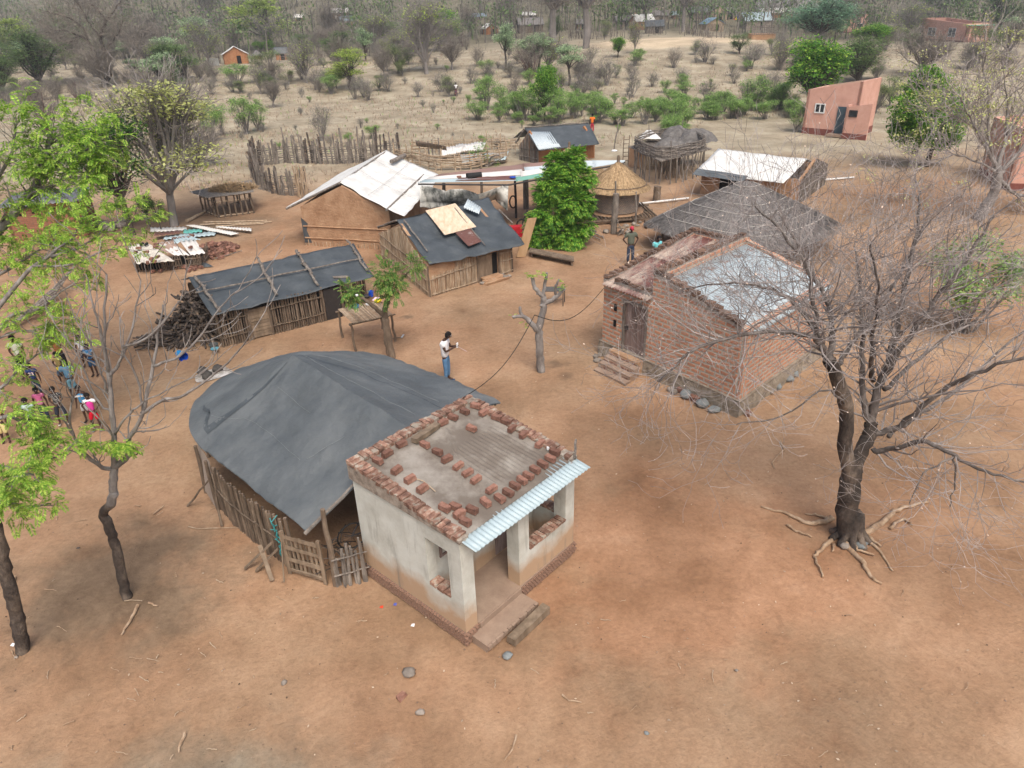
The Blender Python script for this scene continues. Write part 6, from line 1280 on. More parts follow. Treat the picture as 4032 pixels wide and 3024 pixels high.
# pebbles and droppings nobody could count
m = MB(); pr = random.Random(9)
for k in range(3800):
    x, y = pr.uniform(-16, 16), 4 + 40 * pr.random() ** 1.5; r_ = pr.uniform(.006, .02); c = V((x * (1 + y / 25), y, .035 * nz(x * (1 + y / 25), y, 0, .35) - .005)); i0 = len(m.v)
    for d in ((1, 0, 0), (0, 1, 0), (-1, 0, 0), (0, -1, 0), (0, 0, .8)): m.v.append(tuple(c + V(d) * r_ * pr.uniform(.7, 1.4)))
    for a in range(4): m.idx((i0 + a, i0 + (a + 1) % 4, i0 + 4))
o = m.build('gravel', M('pebbles', [(.3, (.10, .07, .05)), (.6, (.22, .15, .11)), (.8, (.45, .38, .3))], 3, 2, .95, 0, isl=.6)); tag(o, kind='stuff')
# ================================================================ vegetation
def rdir(R, d, a0, a1):
    x, y = fr(d); t = R.uniform(0, 2 * PI); a = R.uniform(a0, a1); return (d * math.cos(a) + (x * math.cos(t) + y * math.sin(t)) * math.sin(a)).normalized()
def twigs(mb, p, d, L, r, lvl, R, tips, up=.15, wob=.22, nch=4, ang=(.45, 1.0), ns=4, sides=5, minr=.004, ratio=(.45, .75)):
    pts = [p]; q = p; dd = d
    for k in range(ns):
        dd = (dd + V((R.gauss(0, wob), R.gauss(0, wob), R.gauss(0, wob) + up))).normalized(); q = q + dd * (L / ns); pts.append(q)
    re = max(minr, r * .35); mb.tube(pts, [lerp(r, re, i / ns) for i in range(ns + 1)], sides if lvl > 0 else 3, False)
    if lvl <= 0: tips.append((pts[-1], dd)); return
    for c in range(nch):
        t = R.uniform(.25, .98) if c else 1.0; i = min(ns - 1, int(t * ns)); f = t * ns - i; s = lerp(pts[i], pts[i + 1], f)
        twigs(mb, s, rdir(R, (pts[i + 1] - pts[i]).normalized(), *ang), L * R.uniform(*ratio), max(minr, lerp(r, re, t) * .72), lvl - 1, R, tips, up, wob, nch, ang, ns, max(3, sides - 1), minr, ratio)
def quadleaf(mb, p, d, s, R, w=.45):
    x = V((R.gauss(0, 1), R.gauss(0, 1), R.gauss(0, .6))).normalized() if d is None else d
    y = x.cross(V((R.gauss(0, .4), R.gauss(0, .4), 1))); y = y.normalized() if y.length > 1e-4 else V((0, 1, 0))
    mb.face([p - x * s * .5, p + y * s * w * .5, p + x * s * .5, p - y * s * w * .5])
def frond(mb, p, d, L, R, n=8, lw=.33):
    """a pinnate leaf: paired leaflets along an arching stalk"""
    q = p; dd = d.normalized(); st = L / n
    side = dd.cross(Z1); side = side.normalized() if side.length > .1 else V((1, 0, 0))
    for k in range(n):
        dd = (dd + V((0, 0, -.13))).normalized(); q2 = q + dd * st; l = L * lw * (.55 + .45 * math.sin(PI * (k + 1) / (n + 1)))
        for s in (-1, 1):
            e = (side * s + dd * .55 + V((0, 0, -.25 + R.uniform(-.15, .1)))).normalized(); wv = dd * (st * .55); m_ = q2 + e * l * .5
            mb.face([q2, m_ - wv, q2 + e * l, m_ + wv])
        q = q2
def Qp(px, py, base, dy=0.0):     # point on the upright plane facing the camera at the tree's distance
    d = ray(px, py); t = (base.y + dy) / d.y; return V((0, 0, CH)) + d * t
def limb(mb, pts, r0, r1, sides=9, sub=4, R=random, wob=.02):
    P = [V(p) for p in pts]; q = []
    for i in range(len(P) - 1):
        a, b = P[max(0, i - 1)], P[min(len(P) - 1, i + 2)]
        for k in range(sub):
            t = k / sub; p0, p1 = P[i], P[i + 1]; m0, m1 = (p1 - a) * .5, (b - p0) * .5
            q.append(p0 * (2 * t**3 - 3 * t**2 + 1) + m0 * (t**3 - 2 * t**2 + t) + p1 * (-2 * t**3 + 3 * t**2) + m1 * (t**3 - t**2) + V((R.uniform(-wob, wob), R.uniform(-wob, wob), R.uniform(-wob, wob))))
    q.append(P[-1]); n = len(q) - 1
    rs = [lerp(r0, r1, i / n) * R.uniform(.93, 1.07) for i in range(n + 1)]
    mb.tube(q, rs, sides); return q, rs
# ---- big bare tree at right
R = random.Random(21); b0 = W(3345, 2120); zb3 = lambda x, y: (2900 + x / 1.382, 1100 + y / 1.382)
tB = empty('bare_tree', b0, 'big bare dark-barked tree with spreading pale roots, right of the brick house', 'tree')
def q3t(l): return [Qp(*zb3(x, y), b0, dy) for x, y, dy in l]
m = MB(); tr = q3t([(600, 1405, 0), (600, 1250, .05), (622, 1100, .1), (635, 975, .15)]); tr[0] = b0 - Z1 * .1
limb(m, tr, .235, .20, 14, 5, R, .025)
LB_ = [([(620, 1050, .1), (590, 900, .1), (600, 720, 0), (560, 570, -.1), (505, 440, -.2)], .155, .12), ([(640, 1040, .15), (690, 910, .3), (725, 840, .4), (730, 780, .5)], .15, .13)]
for l, r0, r1 in LB_: limb(m, q3t(l), r0, r1, 11, 5, R, .02)
# flare at the root collar
for k in range(9):
    a = k * 2 * PI / 9 + .3; limb(m, [b0 + V((.08 * math.cos(a), .08 * math.sin(a), .7)), b0 + V((.20 * math.cos(a), .20 * math.sin(a), .25)), b0 + V((.40 * math.cos(a), .40 * math.sin(a), -.02))], .09, .07, 7, 3, R)
part(m, 'trunk', BARKM, tB, True)
for l, r0 in (([(520, 1300), (440, 1325), (380, 1325), (270, 1270), (135, 1235)], .07), ([(700, 1385), (800, 1310), (880, 1250), (1045, 1208)], .085), ([(840, 1350), (910, 1300), (960, 1340)], .04), ([(590, 1440), (670, 1520), (720, 1600), (790, 1655)], .07), ([(510, 1420), (440, 1490), (430, 1530), (470, 1620)], .05), ([(690, 1420), (770, 1460), (850, 1585)], .05), ([(275, 1338), (340, 1375), (410, 1400)], .035), ([(640, 1450), (660, 1470), (750, 1505)], .05), ([(720, 1400), (785, 1450)], .045), ([(530, 1440), (520, 1480)], .04), ([(500, 1300), (430, 1280), (375, 1275)], .035)):
    m = MB(); pts = [W(*zb3(x, y), .02) for x, y in l]; limb(m, pts, r0, r0 * .35, 7, 5, R, .025); part(m, 'root', ROOTW, tB, True)
mains = [([(505, 450, -.2), (440, 330, -.5), (300, 290, -.8), (0, 305, -1.2), (-250, 400, -1.6), (-420, 560, -1.8)], .075, .02), ([(505, 445, -.2), (520, 350, 0), (500, 150, .3), (380, -100, .8), (250, -330, 1.2)], .10, .02),
 ([(500, 450, -.2), (440, 300, -.2), (420, 100, -.3), (330, -150, -.4), (100, -400, -.4)], .085, .015), ([(545, 470, -.1), (640, 330, .5), (760, 180, 1), (900, -40, 1.4), (1020, -300, 2)], .07, .02),
 ([(730, 790, .5), (690, 650, .5), (690, 400, .7), (680, 150, 1.0), (640, -180, 1.6)], .10, .02), ([(730, 790, .5), (770, 600, .5), (860, 350, .6), (900, 100, .8), (980, -250, 1.2), (1000, -480, 1.5)], .13, .02),
 ([(740, 560, .6), (740, 350, 0), (770, 100, -.6), (730, -200, -1)], .07, .015), ([(780, 560, .5), (930, 330, .3), (1080, 120, .3), (1250, -100, .3), (1400, -350, .5)], .09, .02),
 ([(750, 840, .5), (890, 800, .4), (1100, 620, 0), (1350, 490, -.5), (1700, 400, -1)], .09, .03), ([(740, 930, .4), (830, 930, .2), (1000, 885, -.3), (1180, 960, -.8), (1400, 1060, -1.2), (1640, 1120, -1.5)], .085, .02),
 ([(830, 850, .4), (1000, 730, 1.2), (1250, 560, 2.2), (1500, 330, 3), (1700, 200, 3.5)], .07, .02), ([(800, 600, .5), (1000, 430, 1.5), (1200, 280, 2.5), (1500, 160, 3.5)], .07, .015),
 ([(500, 440, -.2), (380, 200, .3), (200, 60, .8), (-60, 20, 1.2), (-300, 60, 1.6)], .06, .015), ([(1180, 960, -.8), (1190, 1080, -.9), (1160, 1240, -1)], .03, .012), ([(1180, 960, -.8), (1020, 1060, -1.2), (940, 1220, -1.5)], .028, .01), ([(600, 700, 0), (480, 600, -.8), (250, 740, -1.4), (0, 790, -1.8)], .03, .01)]
cm = MB(); tips = []; am = MB()
for l, r0, r1 in mains:
    q, rs = limb(am, q3t(l), r0 * .78, r1 * .8, 7, 5, R, .03); n = len(q)
    for k in range(2, n):
        for c in range((3 if q[k].z > 4.5 else 1) if k > n * .3 else 1):
            d = (q[k] - q[k - 1]).normalized(); L_ = R.uniform(.8, 1.9) * (1.15 - .4 * k / n)
            twigs(cm, q[k], rdir(R, d, .5, 1.35), L_, max(.007, rs[k] * .35), 2, R, tips, .07, .22, 3, (.4, 1.05), 4, 4, .0032)
part(am, 'limbs', LIMB, tB, True); part(cm, 'crown', TWIG, tB)
m = MB(); PODS = M('pale_seed_pod', [(.3, (.55, .38, .26)), (.7, (.75, .66, .58))], 3, 2, .9, 0, isl=.2)
for p, d in tips:
    if R.random() < .10: quadleaf(m, p, None, .045, R, .6)
tag(part(m, 'seed_pods', PODS, tB), kind='stuff')
# ---- slim tree with black lower trunk at left
R = random.Random(5); b1 = W(497, 2350); z4 = lambda x, y: (x / 2.074, 1200 + y / 2.074); z9 = lambda x, y: (x / 1.476, 1900 + y / 1.476)
tL = empty('slim_bare_tree', b1, 'slim leafless tree with a kinked black lower trunk, between the children and the barn', 'tree')
Q1 = lambda l: [Qp(*(z9 if f else z4)(x, y), b1, dy) for x, y, dy, f in l]
m = MB(); pts = Q1([(738, 672, 0, 1), (712, 560, 0, 1), (688, 440, 0, 1), (655, 330, 0, 1), (632, 240, 0, 1), (596, 178, 0, 1), (640, 130, 0, 1), (662, 60, 0, 1), (925, 1560, .05, 0), (925, 1450, .05, 0), (932, 1330, .1, 0)]); pts[0] = b1 - Z1 * .08
limb(m, pts[:7], .10, .085, 11, 4, R, .015); part(m, 'lower_trunk', BARKM, tL, True)
m = MB(); limb(m, pts[6:], .083, .072, 10, 4, R, .01)
L1 = [([(932, 1335, .1, 0), (935, 1180, .1, 0), (930, 1060, .15, 0), (905, 800, .2, 0), (892, 560, .3, 0), (860, 380, .3, 0), (850, 120, .4, 0), (870, -250, .5, 0)], .075, .02), ([(935, 1335, .1, 0), (1040, 1240, .1, 0), (1060, 1080, .1, 0), (1165, 890, 0, 0), (1250, 500, .1, 0), (1290, 250, .2, 0), (1330, 0, .3, 0)], .07, .018),
 ([(1165, 890, 0, 0), (1310, 790, -.2, 0), (1540, 720, -.4, 0), (1850, 480, -.6, 0), (2060, 220, -.8, 0)], .045, .01), ([(915, 1345, .1, 0), (840, 1330, .1, 0), (715, 1240, -.1, 0), (600, 1080, -.2, 0), (490, 900, -.3, 0)], .055, .015), ([(940, 1050, .1, 0), (1040, 900, 0, 0), (1140, 820, -.1, 0), (1350, 700, -.2, 0), (1650, 560, -.3, 0)], .03, .01),
 ([(890, 570, .3, 0), (960, 500, .3, 0), (1010, 380, .3, 0), (1100, 100, .5, 0), (1150, -200, .6, 0)], .045, .012), ([(890, 560, .3, 0), (830, 250, .1, 0), (780, 50, 0, 0), (700, -250, 0, 0)], .04, .01), ([(1000, 350, .3, 0), (1200, 280, .2, 0), (1400, 60, .1, 0), (1520, -100, 0, 0)], .035, .01),
 ([(900, 870, .2, 0), (780, 760, .2, 0), (640, 420, .2, 0), (500, 240, .2, 0)], .03, .008), ([(870, 700, .2, 0), (830, 560, .1, 0), (700, 250, 0, 0), (600, 100, 0, 0)], .028, .008), ([(1165, 880, 0, 0), (1120, 600, -.1, 0), (1000, 380, -.2, 0), (985, 120, -.2, 0)], .03, .008), ([(1250, 500, .1, 0), (1420, 440, 0, 0), (1600, 300, 0, 0), (1800, 20, .1, 0), (1950, -120, 0, 0)], .035, .01), ([(600, 1080, -.2, 0), (570, 900, -.2, 0), (600, 700, -.2, 0), (560, 560, -.2, 0)], .03, .008)]
cm = MB(); tips1 = []
for l, r0, r1 in L1:
    q, rs = limb(m, Q1(l), r0 * .82, r1 * .8, 7, 4, R, .015); n = len(q)
    for k in range(3, n):
        if R.random() < .45: twigs(cm, q[k], rdir(R, (q[k] - q[k - 1]).normalized(), .45, .95), R.uniform(.4, .95), max(.009, rs[k] * .42), 1, R, tips1, .16, .16, 2, (.4, .8), 4, 4, .006)
part(m, 'trunk', BARKG, tL, True); part(cm, 'twigs', BARKG, tL)
m = MB()
for x, y in ((940, 1130), (960, 1180), (1020, 1120), (880, 1120), (760, 1150), (700, 1130), (1040, 1180)):
    p = Qp(*z4(x, y), b1, -.1)
    for k in range(7): frond(m, p, V((R.gauss(0, 1), R.gauss(0, 1), R.uniform(-.3, .5))), R.uniform(.2, .32), R)
part(m, 'leaves', L_NEEM, tL)
# ---- near neem at the left edge (crown reaches into the frame)
def neem(root, limbs, nfr, R, leafmat, base, flen=(.24, .38), dens=1.0, barkmat=BARKG, lvl=1, tl=(.5, 1.1), spr=.10, k0=.25, rep=2):
    m = MB(); cm = MB(); tips = []
    for l, r0, r1 in limbs:
        q, rs = limb(m, [Qp(x, y, base, dy) for x, y, dy in l], r0, r1, 8, 4, R, .02); n = len(q)
        for k in range(int(n * k0), n):
            for c in range(rep):
                if R.random() < dens: twigs(m, q[k], rdir(R, (q[k] - q[k - 1]).normalized(), .5, 1.2), R.uniform(*tl), max(.01, rs[k] * .4), lvl, R, tips, .05, .2, 2, (.4, .9), 4, 4, .006)
    for p, d in tips:
        for c in range(nfr):
            dd = (d * .6 + V((R.gauss(0, .8), R.gauss(0, .8), R.gauss(0, .35) + .1))).normalized(); frond(cm, p + V((R.gauss(0, spr), R.gauss(0, spr), R.gauss(0, spr))), dd, R.uniform(*flen), R)
    part(m, 'branches', barkmat, root, True); part(cm, 'crown', leafmat, root)
R = random.Random(12); b2 = W(92, 2560)
tN = empty('near_neem_tree', b2, 'nearest bright green tree, its knobbly trunk leaning in at the lower left corner', 'tree')
m = MB(); limb(m, [b2 - Z1 * .08] + [Qp(x, y, b2) for x, y in ((75, 2470), (58, 2380), (22, 2260), (2, 2140), (-60, 1950), (-110, 1750), (-130, 1500))], .125, .09, 11, 5, R, .025); part(m, 'trunk', BARKM, tN, True)
neem(tN, [([(-110, 1950, 0), (0, 1975, -.2), (115, 1995, -.4), (200, 1985, -.5)], .04, .012), ([(-110, 1800, 0), (60, 1850, .2), (150, 1830, .2), (230, 1790, .2)], .035, .012), ([(-110, 1700, 0), (20, 1640, .3), (120, 1680, .4), (180, 1740, .4)], .04, .012),
  ([(-60, 2030, 0), (30, 1900, -.3), (130, 1870, -.5)], .035, .01)], 8, R, L_NEEM, b2, (.15, .24), .5, tl=(.15, .36), k0=.3, spr=.06)
# ---- second neem, left middle
R = random.Random(14); b3 = W(-120, 1560)
tN2 = empty('left_neem_tree', b3, 'tall yellow-green tree filling the left edge above the group of children', 'tree')
neem(tN2, [([(-160, 1560, 0), (-140, 1200, 0), (-60, 980, 0), (60, 830, .2), (150, 710, .4), (185, 600, .6), (200, 520, .8)], .20, .04), ([(-60, 980, 0), (-40, 760, .2), (40, 620, .3), (60, 500, .5)], .08, .02), ([(150, 710, .4), (240, 640, .5), (330, 600, .6), (370, 560, .6)], .05, .015), ([(60, 830, .2), (130, 760, 0), (220, 720, 0), (290, 700, 0)], .04, .012), ([(-120, 1150, 0), (0, 1080, -.3), (100, 1020, -.4), (210, 950, -.3)], .06, .015)], 8, R, L_NEEM, b3, (.22, .34), .95, tl=(.35, .75), k0=.35, rep=3)
R = random.Random(15); b4 = W(-60, 1700)
tN3 = empty('lower_left_neem_tree', b4, 'loosely leaved bright green tree in front of the brick hut and the stacked poles', 'tree')
neem(tN3, [([(-110, 1700, 0), (-100, 1500, 0), (0, 1530, .1), (100, 1430, .2), (180, 1370, .3), (215, 1270, .3)], .07, .012), ([(-110, 1450, 0), (40, 1250, .3), (130, 1230, .3), (240, 1150, .3), (330, 1090, .3)], .06, .012), ([(-110, 1350, 0), (80, 1100, .5), (200, 1000, .7), (290, 930, .7), (330, 850, .8)], .07, .015), ([(200, 1010, .6), (340, 960, .6), (440, 880, .6), (520, 870, .6), (570, 860, .6)], .035, .01), ([(130, 1050, .4), (290, 1040, .3), (400, 990, .2), (480, 975, .2)], .035, .01), ([(0, 1330, .3), (100, 1300, .2), (200, 1340, .2), (290, 1310, .1)], .03, .01)], 6, R, L_NEEM, b4, (.18, .29), .75, tl=(.25, .6), k0=.3, spr=.07)
# stacked poles behind that tree
for k in range(16):
    m = MB(); a, b = W(20 + k * 9, 1290 - k * 6, .1 + (k % 3) * .1), W(205 + k * 6, 1180 - k * 9, .5 + (k % 3) * .15); stick(m, a, b, .045, k, 6, .05); thing(m, 'pole', WOODG, 'grey pole in the slanting stack of poles behind the left green tree', 'pole', 'poles of the slanting stack')
m = MB(); a, b = W(125, 1250, .3), W(222, 1190, .35); m.box((a + b) / 2, b - a, V((.1, .28, .05)), Z1 * .03, .01, rA); thing(m, 'slab', M('fresh_split_wood', [(.3, (.42, .29, .16)), (.7, (.56, .42, .26))], 4, 5, .85, .3, 30), 'freshly split yellow wooden slab lying beside the stack of poles', 'slab')
# ---- dense tree by the shelter
R = random.Random(3); b5 = W(2200, 968)
tD = empty('dense_green_tree', b5, 'dense bright green tree standing beside the tin shelter and basket granary', 'tree')
m = MB(); limb(m, [b5 - Z1 * .1, b5 + Z1 * .8, b5 + V((.05, .1, 1.8)), b5 + V((.2, .2, 3.2))], .17, .08, 10, 4, R); part(m, 'trunk', WOODG, tD, True)
m = MB(); limb(m, [b5 + V((.35, .3, -.05)), b5 + V((.38, .3, 1.6))], .14, .12, 8, 4, R); part(m, 'stem', WOODG, tD, True)
cm = MB(); c_ = Qp(2218, 805, b5, .2)
blobs = [(2240, 660, .75, .3), (2310, 700, .55, .2), (2200, 720, .7, 0), (2280, 800, .75, -.2), (2180, 840, .75, 0), (2130, 930, .65, .1), (2250, 920, .8, -.1), (2310, 880, .5, .2), (2150, 760, .45, .2), (2330, 800, .35, 0), (2285, 620, .35, .3), (2195, 640, .3, .2), (2110, 880, .35, 0)]
for x, y, r_, dy in blobs:
    c0 = Qp(2205 + (x - 2218) * .92, y, b5, dy)
    r_ *= .93
    for k in range(int(1500 * r_ * r_ + 150)):
        d = V((R.gauss(0, 1), R.gauss(0, 1), R.gauss(0, 1))).normalized(); p = c0 + d * r_ * (.35 + .65 * R.random() ** .5) * (1 + .65 * nz(d.x * 2.6 + x, d.y * 2.6, d.z * 2.6))
        frond(cm, p, (d + V((R.gauss(0, .4), R.gauss(0, .4), -.1))).normalized(), R.uniform(.20, .32), R, 4, .5)
part(cm, 'crown', L_TREE, tD)
# ---- pollarded trees
def pollard(root, base, tpts, arms, r, R, bark):
    m = MB(); limb(m, [base - Z1 * .06] + [Qp(x, y, base) for x, y in tpts], r, r * .8, 10, 5, R, .02)
    for l, r0, r1 in arms:
        q, rs = limb(m, [Qp(x, y, base, dy) for x, y, dy in l], r0, r1, 8, 5, R, .02)
        for k in range(len(q)):
            if R.random() < .6 and k > 4:
                d = V((R.gauss(0, 1), R.gauss(0, 1), R.gauss(.3, 1))).normalized(); m.tube([q[k], q[k] + d * rs[k] * 1.3], [rs[k] * .7, rs[k] * .35], 6)
    part(m, 'trunk', bark, root, True)
R = random.Random(9); zz5 = lambda x, y: (1300 + x / 2.011, 1000 + y / 2.011)
b6 = W(1541, 1408); tP = empty('pollarded_tree', b6, 'cut-back tree with tufts of fresh leaves growing beside the drying rack', 'tree')
pollard(tP, b6, [zz5(462, 700), zz5(435, 500)], [([(*zz5(435, 520), 0), (*zz5(440, 420), 0), (*zz5(465, 330), .1), (*zz5(470, 250), .1)], .10, .06), ([(*zz5(425, 490), 0), (*zz5(340, 410), -.2), (*zz5(250, 350), -.3)], .075, .05), ([(*zz5(480, 330), .1), (*zz5(560, 210), .2), (*zz5(640, 130), .3)], .045, .03)], .15, R, WOOD)
cm = MB()
for x, y, r_, n in ((430, 130, .42, 80), (470, 200, .5, 110), (500, 270, .45, 85), (400, 220, .38, 60), (530, 190, .3, 35), (440, 330, .28, 40), (160, 300, .36, 60), (190, 340, .3, 40), (120, 270, .22, 22), (665, 95, .28, 50), (690, 60, .18, 20)):
    c0 = Qp(*zz5(x, y), b6, 0)
    for k in range(n):
        d = V((R.gauss(0, 1), R.gauss(0, 1), R.gauss(0, 1))).normalized(); frond(cm, c0 + d * r_ * R.random() ** .6, (d + Z1 * -.1).normalized(), R.uniform(.15, .26), R, 5, .4)
part(cm, 'crown', leafm('fresh_leaf', (.07, .17, .03), (.13, .27, .05), (.32, .33, .09)), tP)
b7 = W(2130, 1462); tP2 = empty('stump_tree', b7, 'gnarled leafless pollarded tree alone in the middle of the yard', 'tree')
pollard(tP2, b7, [zz5(1660, 800), zz5(1655, 640), zz5(1650, 590)], [([(*zz5(1650, 620), 0), (*zz5(1600, 560), -.1), (*zz5(1540, 500), -.1), (*zz5(1450, 500), -.2)], .10, .05), ([(*zz5(1600, 560), -.1), (*zz5(1520, 480), -.1), (*zz5(1500, 420), -.1)], .07, .04), ([(*zz5(1650, 600), 0), (*zz5(1680, 480), 0), (*zz5(1690, 380), 0), (*zz5(1680, 330), 0), (*zz5(1620, 270), 0), (*zz5(1600, 190), 0)], .12, .05), ([(*zz5(1690, 400), 0), (*zz5(1800, 330), 0), (*zz5(1860, 270), .1)], .09, .05), ([(*zz5(1690, 330), 0), (*zz5(1700, 230), .1), (*zz5(1715, 150), .1)], .06, .04), ([(*zz5(1780, 320), 0), (*zz5(1790, 250), -.1), (*zz5(1810, 200), -.1)], .05, .03)], .14, R, BARKG)
cm = MB()
for x, y, n in ((1600, 160, 12), (1680, 150, 6), (1850, 260, 8), (1800, 200, 4), (1560, 560, 4), (1440, 480, 2)):
    c0 = Qp(*zz5(x, y), b7, 0)
    for k in range(n): frond(cm, c0 + V((R.gauss(0, .08), R.gauss(0, .08), R.gauss(0, .06))), V((R.gauss(0, 1), R.gauss(0, 1), .4)), R.uniform(.12, .2), R, 4, .45)
part(cm, 'leaves', L_NEEM, tP2)
b8 = W(1911, 655); tP3 = empty('sprouting_stump', b8, 'twisted cut tree with a green tuft and a tyre, rising behind the tin shelter', 'tree'); zs = lambda x, y: (1480 + x / 3.16, 600 + y / 3.16)
pollard(tP3, b8, [zs(1380, 190), zs(1370, 150)], [([(*zs(1380, 180), 0), (*zs(1260, 120), 0), (*zs(1220, 60), 0), (*zs(1240, -20), 0)], .1, .05), ([(*zs(1370, 170), 0), (*zs(1350, 80), 0), (*zs(1330, 20), 0)], .1, .05), ([(*zs(1390, 180), 0), (*zs(1440, 60), 0), (*zs(1540, 40), 0)], .08, .05), ([(*zs(1380, 180), 0), (*zs(1500, 110), 0), (*zs(1590, 60), 0)], .06, .04)], .14, R, WOODG)
cm = MB()
for x, y, n in ((1290, 0, 60), (1320, -60, 60), (1350, 60, 40), (1220, 40, 16), (1480, 160, 20)):
    c0 = Qp(*zs(x, y), b8, 0)
    for k in range(n): frond(cm, c0 + V((R.gauss(0, .22), R.gauss(0, .2), R.gauss(0, .2))), V((R.gauss(0, 1), R.gauss(0, 1), .3)), R.uniform(.15, .25), R, 4, .45)
part(cm, 'leaves', L_TREE, tP3)
# ---- generic tree prototypes, one metre tall, copied and scaled
def proto(style, seed):
    R = random.Random(seed); tm, cm = MB(), MB(); tips = []
    S = dict(green=(.20, .34, L_TREE, 11000, .034, 42), bush=(.06, .36, L_BUSH, 3600, .034, 18), yellow=(.20, .34, L_YEL, 5200, .028, 20), pale=(.38, .30, L_PALE, 3000, .036, 13), dark=(.10, .36, L_DARK, 6000, .03, 18), blue=(.20, .36, L_BLUE, 9000, .028, 36), olive=(.10, .34, L_OLIVE, 3600, .028, 16), bare=(.20, .34, TWIGD, 0, .03, 22), barebush=(.03, .36, TWIGD, 0, .03, 16), neemd=(.30, .36, L_NEEMD, 5200, .026, 18), sparse=(.15, .34, L_YEL, 750, .03, 14), flower=(.22, .36, L_YELP, 5200, .024, 26), tall=(.5, .3, TWIGD, 0, .03, 12), greybush=(.05, .36, L_OLIVE, 420, .028, 12), redbush=(.05, .36, TWIGD, 0, .03, 14))[style]
    ft, cr, lm, nl, ls, K = S; multi = ft < .1
    base = V((0, 0, 0)); fork = V((R.uniform(-.03, .03), R.uniform(-.03, .03), ft))
    r0 = .026 if not multi else .016
    if style == 'tall': r0 = .045
    if not multi: limb(tm, [base - Z1 * .03, lerp(base, fork, .5) + V((R.uniform(-.02, .02), 0, 0)), fork], r0, r0 * .75, 7, 3, R, .004)
    cz = (ft + 1) / 2 if not multi else .56; ch = (1 - ft) / 2 if not multi else .42
    cl = []
    for k in range(K):
        for _ in range(20):
            d = V((R.uniform(-1, 1), R.uniform(-1, 1), R.uniform(-.8, 1)))
            if .45 < d.length < 1: break
        c = V((d.x * cr * .82, d.y * cr * .82, cz + d.z * ch * .8)); cl.append(c)
        s = fork if not multi else V((R.uniform(-.05, .05), R.uniform(-.05, .05), -.02))
        mid = lerp(s, c, .5) + V((R.uniform(-.04, .04), R.uniform(-.04, .04), R.uniform(-.02, .05)))
        q, rs = limb(tm, [s, mid, c], r0 * (.55 if not multi else .7), .004, 5, 3, R, .006)
        bare = nl < 800 or style == 'flower'
        for j in range(3, len(q)):
            for _ in range(3 if bare else 1):
                twigs(cm if lm is TWIGD else tm, q[j], rdir(R, (q[j] - q[j - 1]).normalized(), .3, 1.0), R.uniform(.10, .24), .0035, 1 if bare else 0, R, tips, .08, .2, 4, (.3, .9), 3, 3, .0014)
    if lm is TWIGD or nl < 800:
        for k in range(620):
            d = V((R.gauss(0, .5), R.gauss(0, .5), R.gauss(0, .5)))
            if d.length > 1: d = d / d.length * R.random()
            p = V((d.x * cr, d.y * cr, cz + d.z * ch)); e = (V((d.x, d.y, d.z * .5 + .3)) + V((R.gauss(0, .3), R.gauss(0, .3), R.gauss(0, .3)))).normalized() * R.uniform(.05, .13); mid = p + e * .5 + V((R.gauss(0, .01), R.gauss(0, .01), R.gauss(0, .01)))
            (cm if lm is TWIGD else tm).tube([p, mid, p + e], [.0022, .0016, .0009], 3, False)
    if nl:
        sg = cr * (.34 if nl > 2500 else .36)
        for c in cl:
            sq = R.uniform(.7, 1.2)
            for k in range(int(nl / K * sq)):
                g = V((R.gauss(0, 1), R.gauss(0, 1), R.gauss(0, .8)));
                if g.length > 2: g *= 2 / g.length * R.random()
                z_f = .45 if style in ('flower', 'yellow') else .75
                quadleaf(cm, c + V((g.x * sg * sq * .8, g.y * sg * sq * .8, g.z * sg * z_f * .8)), None, ls * R.uniform(.6, 1.3), R, .6)
    bm = BARK if style in ('green', 'blue', 'yellow', 'dark', 'neemd', 'pale') else BARKG
    if style == 'redbush': bm = MATS.get('red_bark') or M('red_bark', [(.3, (.09, .045, .04)), (.7, (.2, .12, .11))], 5, 4, .9, 0)
    a = tm.build('trunk', bm); c = cm.build('crown', lm); col.objects.unlink(a); col.objects.unlink(c)
    return a.data, c.data
PR = {}; cnt = {}
NM = dict(green='green_tree', bush='shrub', yellow='acacia_tree', pale='pale_tree', dark='dark_tree', blue='blue_green_tree', olive='olive_shrub', bare='leafless_tree', barebush='leafless_shrub', neemd='neem_tree', sparse='budding_tree', flower='flowering_tree', tall='tall_leafless_tree', greybush='grey_shrub', redbush='red_stemmed_shrub')
def tree(style, p, h, w_, label, group=None, cat=None, dz=.0):
    k = cnt.get(style, 0); cnt[style] = k + 1; v = k % 3
    if (style, v) not in PR: PR[(style, v)] = proto(style, v * 17 + len(style) * 3 + 1)
    r = empty(NM[style], p - Z1 * dz, label, cat or ('shrub' if 'bush' in style or style == 'olive' else 'tree'), group); s = w_ / .68
    r.scale = (s, s, h); r.rotation_euler = (0, 0, k * 2.4 + v)
    for n, d in zip(('trunk', 'crown'), PR[(style, v)]):
        o = bpy.data.objects.new(n, d); col.objects.link(o); o.parent = r
    return r
def tpx(style, px, py, hpx, wpx, label, group=None):
    p = W(px, py); s = pxm(p); return tree(style, p, hpx / s, wpx / s, label, group)
